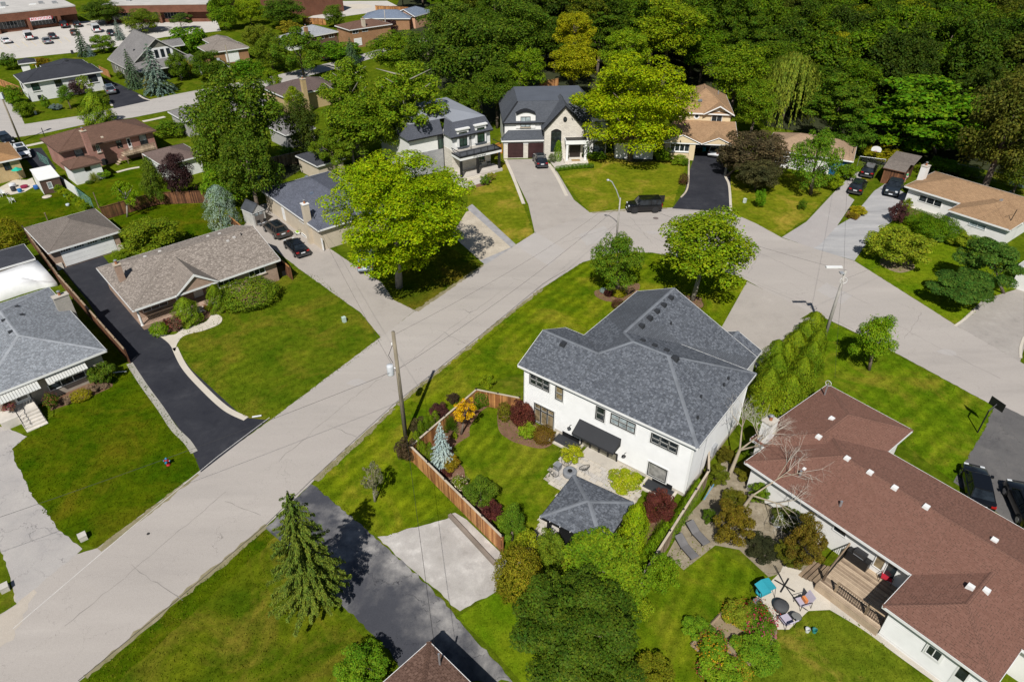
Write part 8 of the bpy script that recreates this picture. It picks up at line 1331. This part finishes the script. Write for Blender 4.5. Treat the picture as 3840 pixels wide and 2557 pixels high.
x, y = G2('k,880,330'); o_ = thing('yard_bin', 'dark blue bin behind the green bush in the lounger yard', 'bin', (x,y,0)); MB().prism([(-.4,-.35),(.4,-.35),(.4,.35),(-.4,.35)], 0, 1.0).build('body', mat('bin_blue', (.05,.09,.13), .5), o_); MB().prism([(-.45,-.4),(.45,-.4),(.45,.4),(-.45,.4)], 1.0, 1.08).build('lid', mat('bin_blue', (.05,.09,.13), .5), o_)
# person by the wooden shed: one continuous skinned body with clothes as children
def person(pt, label, shirt, trousers, yaw=0.):
    x, y = G2(pt); t = thing('person', label, 'person', (x,y,0), yaw)
    J = [(0,0,.95,.13),(0,0,1.15,.125),(0,0,1.36,.15),(0,0,1.5,.06),(0,.01,1.6,.085),(0,.01,1.72,.09), (.1,0,.9,.095),(.12,.05,.5,.062),(.12,-.02,.08,.045),(.12,.12,.03,.04), (-.1,0,.9,.095),(-.12,-.06,.5,.062),(-.12,-.1,.08,.045),(-.12,.04,.03,.04), (.19,0,1.4,.06),(.27,.05,1.14,.045),(.24,.22,.95,.035),(.23,.28,.9,.03), (-.19,0,1.4,.06),(-.27,.0,1.13,.045),(-.26,.12,.9,.035),(-.26,.17,.83,.03)]
    E_ = [(0,1),(1,2),(2,3),(3,4),(4,5),(0,6),(6,7),(7,8),(8,9),(0,10),(10,11),(11,12),(12,13),(2,14),(14,15),(15,16),(16,17),(2,18),(18,19),(19,20),(20,21)]
    def skin(name, ids, m, gr=1., lift=0.):
        mp = {j: i for i, j in enumerate(ids)}; me = bpy.data.meshes.new(name); me.from_pydata([J[j][:3] for j in ids], [(mp[a], mp[b]) for a, b in E_ if a in mp and b in mp], []); o = link(name, me, t); md = o.modifiers.new('skin', 'SKIN'); sub = o.modifiers.new('sub', 'SUBSURF'); sub.levels = sub.render_levels = 2
        for i, j in enumerate(ids): v = me.skin_vertices[0].data[i]; v.radius = (J[j][3]*gr, J[j][3]*gr*.85); v.use_root = i == 0
        me.materials.append(m); bpy.context.view_layer.update(); ev = bpy.data.meshes.new_from_object(o.evaluated_get(bpy.context.evaluated_depsgraph_get())); o.modifiers.clear(); ev.materials.clear(); ev.materials.append(m); ev.polygons.foreach_set('use_smooth', [True]*len(ev.polygons)); o.data = ev; return o
    skin('body', list(range(22)), mat('skin', (.45,.26,.18), .6, .05)); skin('shirt', [0,1,2,14,15,18,19], mat(*shirt), 1.14); skin('shorts', [0,6,7,10,11], mat(*trousers), 1.2); MB().lathe([(0,.1),(.07,.085),(.1,.02),(.098,-.04),(.07,-.06)], 12, (0,-.01,1.7)).build('hair', mat('hair', (.03,.02,.014), .7), t, True)
person('d,1300,905','person in a bright green top and pale shorts standing beside the wooden shed',('green_top',(.05,.42,.2),.8,.06),('pale_shorts',(.42,.36,.34),.8,.06),rad(200))
# clutter of the yellow brick house yard
def plastic_chair(pt, ang, label):
    x, y = G2(pt); t = thing('plastic_chair', label, 'chair', (x,y,.02), ang); m = WHITE; MB().box(-.25,.25,-.25,.25,.4,.44).build('seat', m, t); MB().add([(-.25,.22,.42),(.25,.22,.42),(.22,.34,.9),(-.22,.34,.9),(-.25,.26,.42),(.25,.26,.42),(.22,.38,.9),(-.22,.38,.9)], [(0,1,2,3),(7,6,5,4),(3,2,6,7),(0,3,7,4),(1,5,6,2)]).build('backrest', m, t)
    for s in (-1,1):
        MB().box(s*.27-.03,s*.27+.03,-.25,.3,.62,.66).build('armrest', m, t)
        for Y in (-.22,.24): MB().tube((s*.25,Y,.64 if Y < 0 else .42),(s*.28,Y*1.15,0),.03,.025,6).build('leg', m, t)
plastic_chair('z,270,1120',rad(150),'white plastic chair alone on the vivid back lawn'); plastic_chair('z,80,980',rad(60),'white plastic chair at the edge of the cluttered patio'); plastic_chair('z,-10,1000',rad(100),'white plastic chair cut by the left edge at the patio')
for pt, c_, r_, h_, l in (('z,430,900',(.02,.16,.4),.3,.5,'blue tub on the cluttered patio'),('z,770,840',(.02,.1,.32),.32,.6,'dark blue barrel beside the brown shed'),('z,520,810',(.22,.015,.05),.5,.35,'crimson bundle on the cluttered patio'),('z,280,800',(.55,.56,.58),.45,.6,'grey-white covered table on the cluttered patio'),('z,300,880',(.03,.03,.035),.35,.7,'black barbecue kettle on the cluttered patio'),('z,990,1010',(.55,.48,.4),.6,.12,'beige sheet spread on the vivid lawn'),('z,1380,1005',(.1,.3,.5),.2,.3,'blue pot in the vegetable patch'),('z,1430,1190',(.5,.55,.6),.25,.3,'white and blue crate in the vegetable patch')):
    x, y = G2(pt); t = thing('yard_item', l, 'yard item', (x,y,.02), random.random()*3); MB().lathe([(0,0),(r_*.85,0),(r_,h_*.2),(r_,h_*.9),(r_*.8,h_),(0,h_*1.02)], 14).build('body', mat('item_%d_%d' % (int(c_[0]*99), int(c_[2]*99)), c_, .55), t, True); MB().lathe([(r_*.99,h_*.82),(r_*1.05,h_*.84),(r_*1.05,h_*.9),(r_*.97,h_*.92)], 14).build('rim', mat('item_%d_%d' % (int(c_[0]*99), int(c_[2]*99)), c_, .55), t)
x, y = G2('z,450,660'); t = thing('garden_parasol', 'emerald green parasol on the cluttered patio', 'parasol', (x,y,0)); MB().tube((0,0,0),(0,0,2.0),.03).build('pole', ALU, t); MB().lathe([(0,2.15),(.75,1.75),(.74,1.72),(0,2.1)], 8).build('canopy', mat('emerald_fabric', (.01,.36,.24), .8), t)
for pt, l in (('f,180,590','little patio chair nearest the plastic shed'),('f,235,575','little patio chair by the bronze car')):
    x, y = G2(pt); t = thing('folding_chair', l, 'chair', (x,y,.02), rad(40)); MB().box(-.22,.22,-.22,.22,.4,.43).build('seat', ALU, t); MB().box(-.22,.22,.2,.23,.43,.85).build('backrest', IRON, t); MB().path([(-.2,-.2,0),(-.2,-.2,.4),(-.2,.2,.4),(-.2,.2,0)], .015).path([(.2,-.2,0),(.2,-.2,.4),(.2,.2,.4),(.2,.2,0)], .015).build('frame', ALU, t)
x, y = G2('f,510,655'); t = thing('lawn_mower', 'lime and white toy-sized lawn mower by the cream wall', 'mower', (x,y,.02), rad(130)); MB().prism([(-.3,-.22),(.3,-.22),(.36,0),(.3,.22),(-.3,.22)], .08, .25).build('deck', WHITE, t); MB().prism([(-.15,-.14),(.2,-.14),(.2,.14),(-.15,.14)], .25, .42).build('motor', mat('lime_plastic', (.3,.5,.03), .5), t); MB().path([(-.3,-.2,.2),(-.8,-.2,.9),(-.8,.2,.9),(-.3,.2,.2)], .015).build('handle', IRON, t)
for X in (-.25,.25):
    for s in (-1,1): MB().lathe([(0,-.03),(.1,-.03),(.1,.03),(0,.03)], 10, (X,s*.25,.1), 'y').build('wheel', TYRE, t)
x, y = G2('y,1230,1160'); t = thing('bistro_table', 'round orange-wood table on the modern porch', 'table', (x,y,.4)); MB().lathe([(0,.7),(.45,.7),(.45,.74),(0,.74)], 18).build('top', mat('orange_wood', (.5,.2,.04), .5), t); MB().tube((0,0,0),(0,0,.7),.04).build('stem', IRON, t); MB().lathe([(0,0),(.25,0),(.05,.05),(0,.05)], 12).build('base', IRON, t)
for pt, l in (('y,1160,1190','black chair left of the round porch table'),('y,1300,1160','black chair right of the round porch table')): x, y = G2(pt); chair(pt, rad(30), IRON, l); [setattr(o, 'location', (x, y, .42)) for o in bpy.data.objects if o.get('label') == l]
x, y = G2('f,240,200'); t = thing('trampoline', 'dark round trampoline in the shade behind the slate roof', 'trampoline', (x,y,0)); MB().lathe([(0,.8),(1.8,.8),(1.95,.82),(1.95,.86),(0,.84)], 24).build('bed', IRON, t); MB().path([(1.95*math.cos(a),1.95*math.sin(a),2.4) for a in np.linspace(0,6.28,25)], .02).build('net_ring', IRON, t)
for a in range(6): MB().tube((1.95*math.cos(a*1.047),1.95*math.sin(a*1.047),0),(1.95*math.cos(a*1.047),1.95*math.sin(a*1.047),2.4),.025).build('post', IRON, t)
x, y = G2('w,1330,740'); t = thing('tyre_stack', 'black tyre leaning beside the white garage', 'tyre', (x,y,.0), rad(45)); MB().lathe([(.3,-.12),(.5,-.12),(.55,-.05),(.55,.05),(.5,.12),(.3,.12)], 18, (0,0,.55), 'y').build('tyre', TYRE, t); MB().lathe([(0,-.05),(.3,-.05),(.3,.05),(0,.05)], 12, (0,0,.55), 'y').build('rim', RIM, t)
for pt, tp, l in (('w,1250,1280','w,1170,1090','grey clothesline post on the lawn behind the garage'),('w,605,1440','w,555,1345','pale wooden post behind the umber garage roof')):
    x, y = G2(pt); h = height_at(pt, tp); t = thing('clothes_post', l, 'post', (x,y,0)); MB().tube((0,0,0),(0,0,h),.07,.06,8).build('post', WOODG, t); MB().box(-.08,.08,-.08,.08,h,h+.05).build('cap', WOODG, t)
x, y = G2('A,640,1235'); t = thing('recycling_bin', 'turquoise bin inside the carport', 'bin', (x,y,.02)); MB().prism([(-.25,-.25),(.25,-.25),(.25,.25),(-.25,.25)], 0, .75).build('body', mat('turquoise_bin', (.02,.3,.34), .5), t); MB().prism([(-.28,-.28),(.28,-.28),(.28,.28),(-.28,.28)], .75, .82).build('lid', mat('turquoise_bin', (.02,.3,.34), .5), t)
for pt, l in (('d,2240,945','pale blue chair beyond the tan ranch roof, left one'),('d,2320,965','pale blue chair beyond the tan ranch roof, right one')): chair(pt, rad(120), mat('sky_plastic', (.38,.5,.62), .5), l)
x, y = G2('c,770,950'); 
for pt, l in (('c,770,945','black urn planter left of the portico'),('c,910,935','black urn planter right of the portico')):
    x, y = G2(pt); t = thing('urn_planter', l, 'planter', (x,y,.03)); MB().lathe([(0,0),(.2,0),(.14,.08),(.24,.45),(.27,.5),(.22,.5),(0,.4)], 12).build('urn', IRON, t); f_ = link('foliage', ARCH['shrub'][0], t, (0,0,.7), None, (.3,.3,.32)); f_.color = (.06,.1,.02,1)
x, y = G2('m,1310,245'); t = tag(MB().lathe([(0,0),(.12,0),(.1,.03),(0,.03)], 9, (x,y,.0165)).build('tar_spot', TAR), None); t['kind'] = 'structure'

# ------------------------------------------------ grass blades standing on the nearer lawns
def blades(o, dens, cap):
    me = o.data; q = np.array([v.co[:2] for v in me.vertices]); mn, mxx = q.min(0), q.max(0); A = float(np.prod(mxx-mn)); n = int(min(A*dens, cap*2.5)); p = rng.uniform(mn, mxx, (n,2)); ins = np.zeros(n, bool); j = len(q)-1
    for i in range(len(q)):
        c = (q[i,1] > p[:,1]) != (q[j,1] > p[:,1]); den = (q[j,1]-q[i,1]) or 1e-9; ins ^= c & (p[:,0] < (q[j,0]-q[i,0])*(p[:,1]-q[i,1])/den+q[i,0]); j = i
    p = p[ins][:cap]; n = len(p)
    if n < 50: return
    s_ = rng.uniform(.07,.17,n); C = np.column_stack([p, .012+s_*.22]); N = rng.normal(size=(n,3))*.5+np.array([0,-.15,.75]); m = leaf_mesh('grass', C, N, s_, .45, None, me.materials[0]); g_ = link('grass', m, None); tag(g_, 'short mown grass standing on the lawns', 'grass', kind='stuff')
for o in [o for o in bpy.data.objects if o.type == 'MESH' and o.get('kind') == 'structure' and o.name.startswith('lawn')]:
    c = np.mean([v.co[:] for v in o.data.vertices], 0)
    if c[1] < 88: blades(o, 30, 26000)
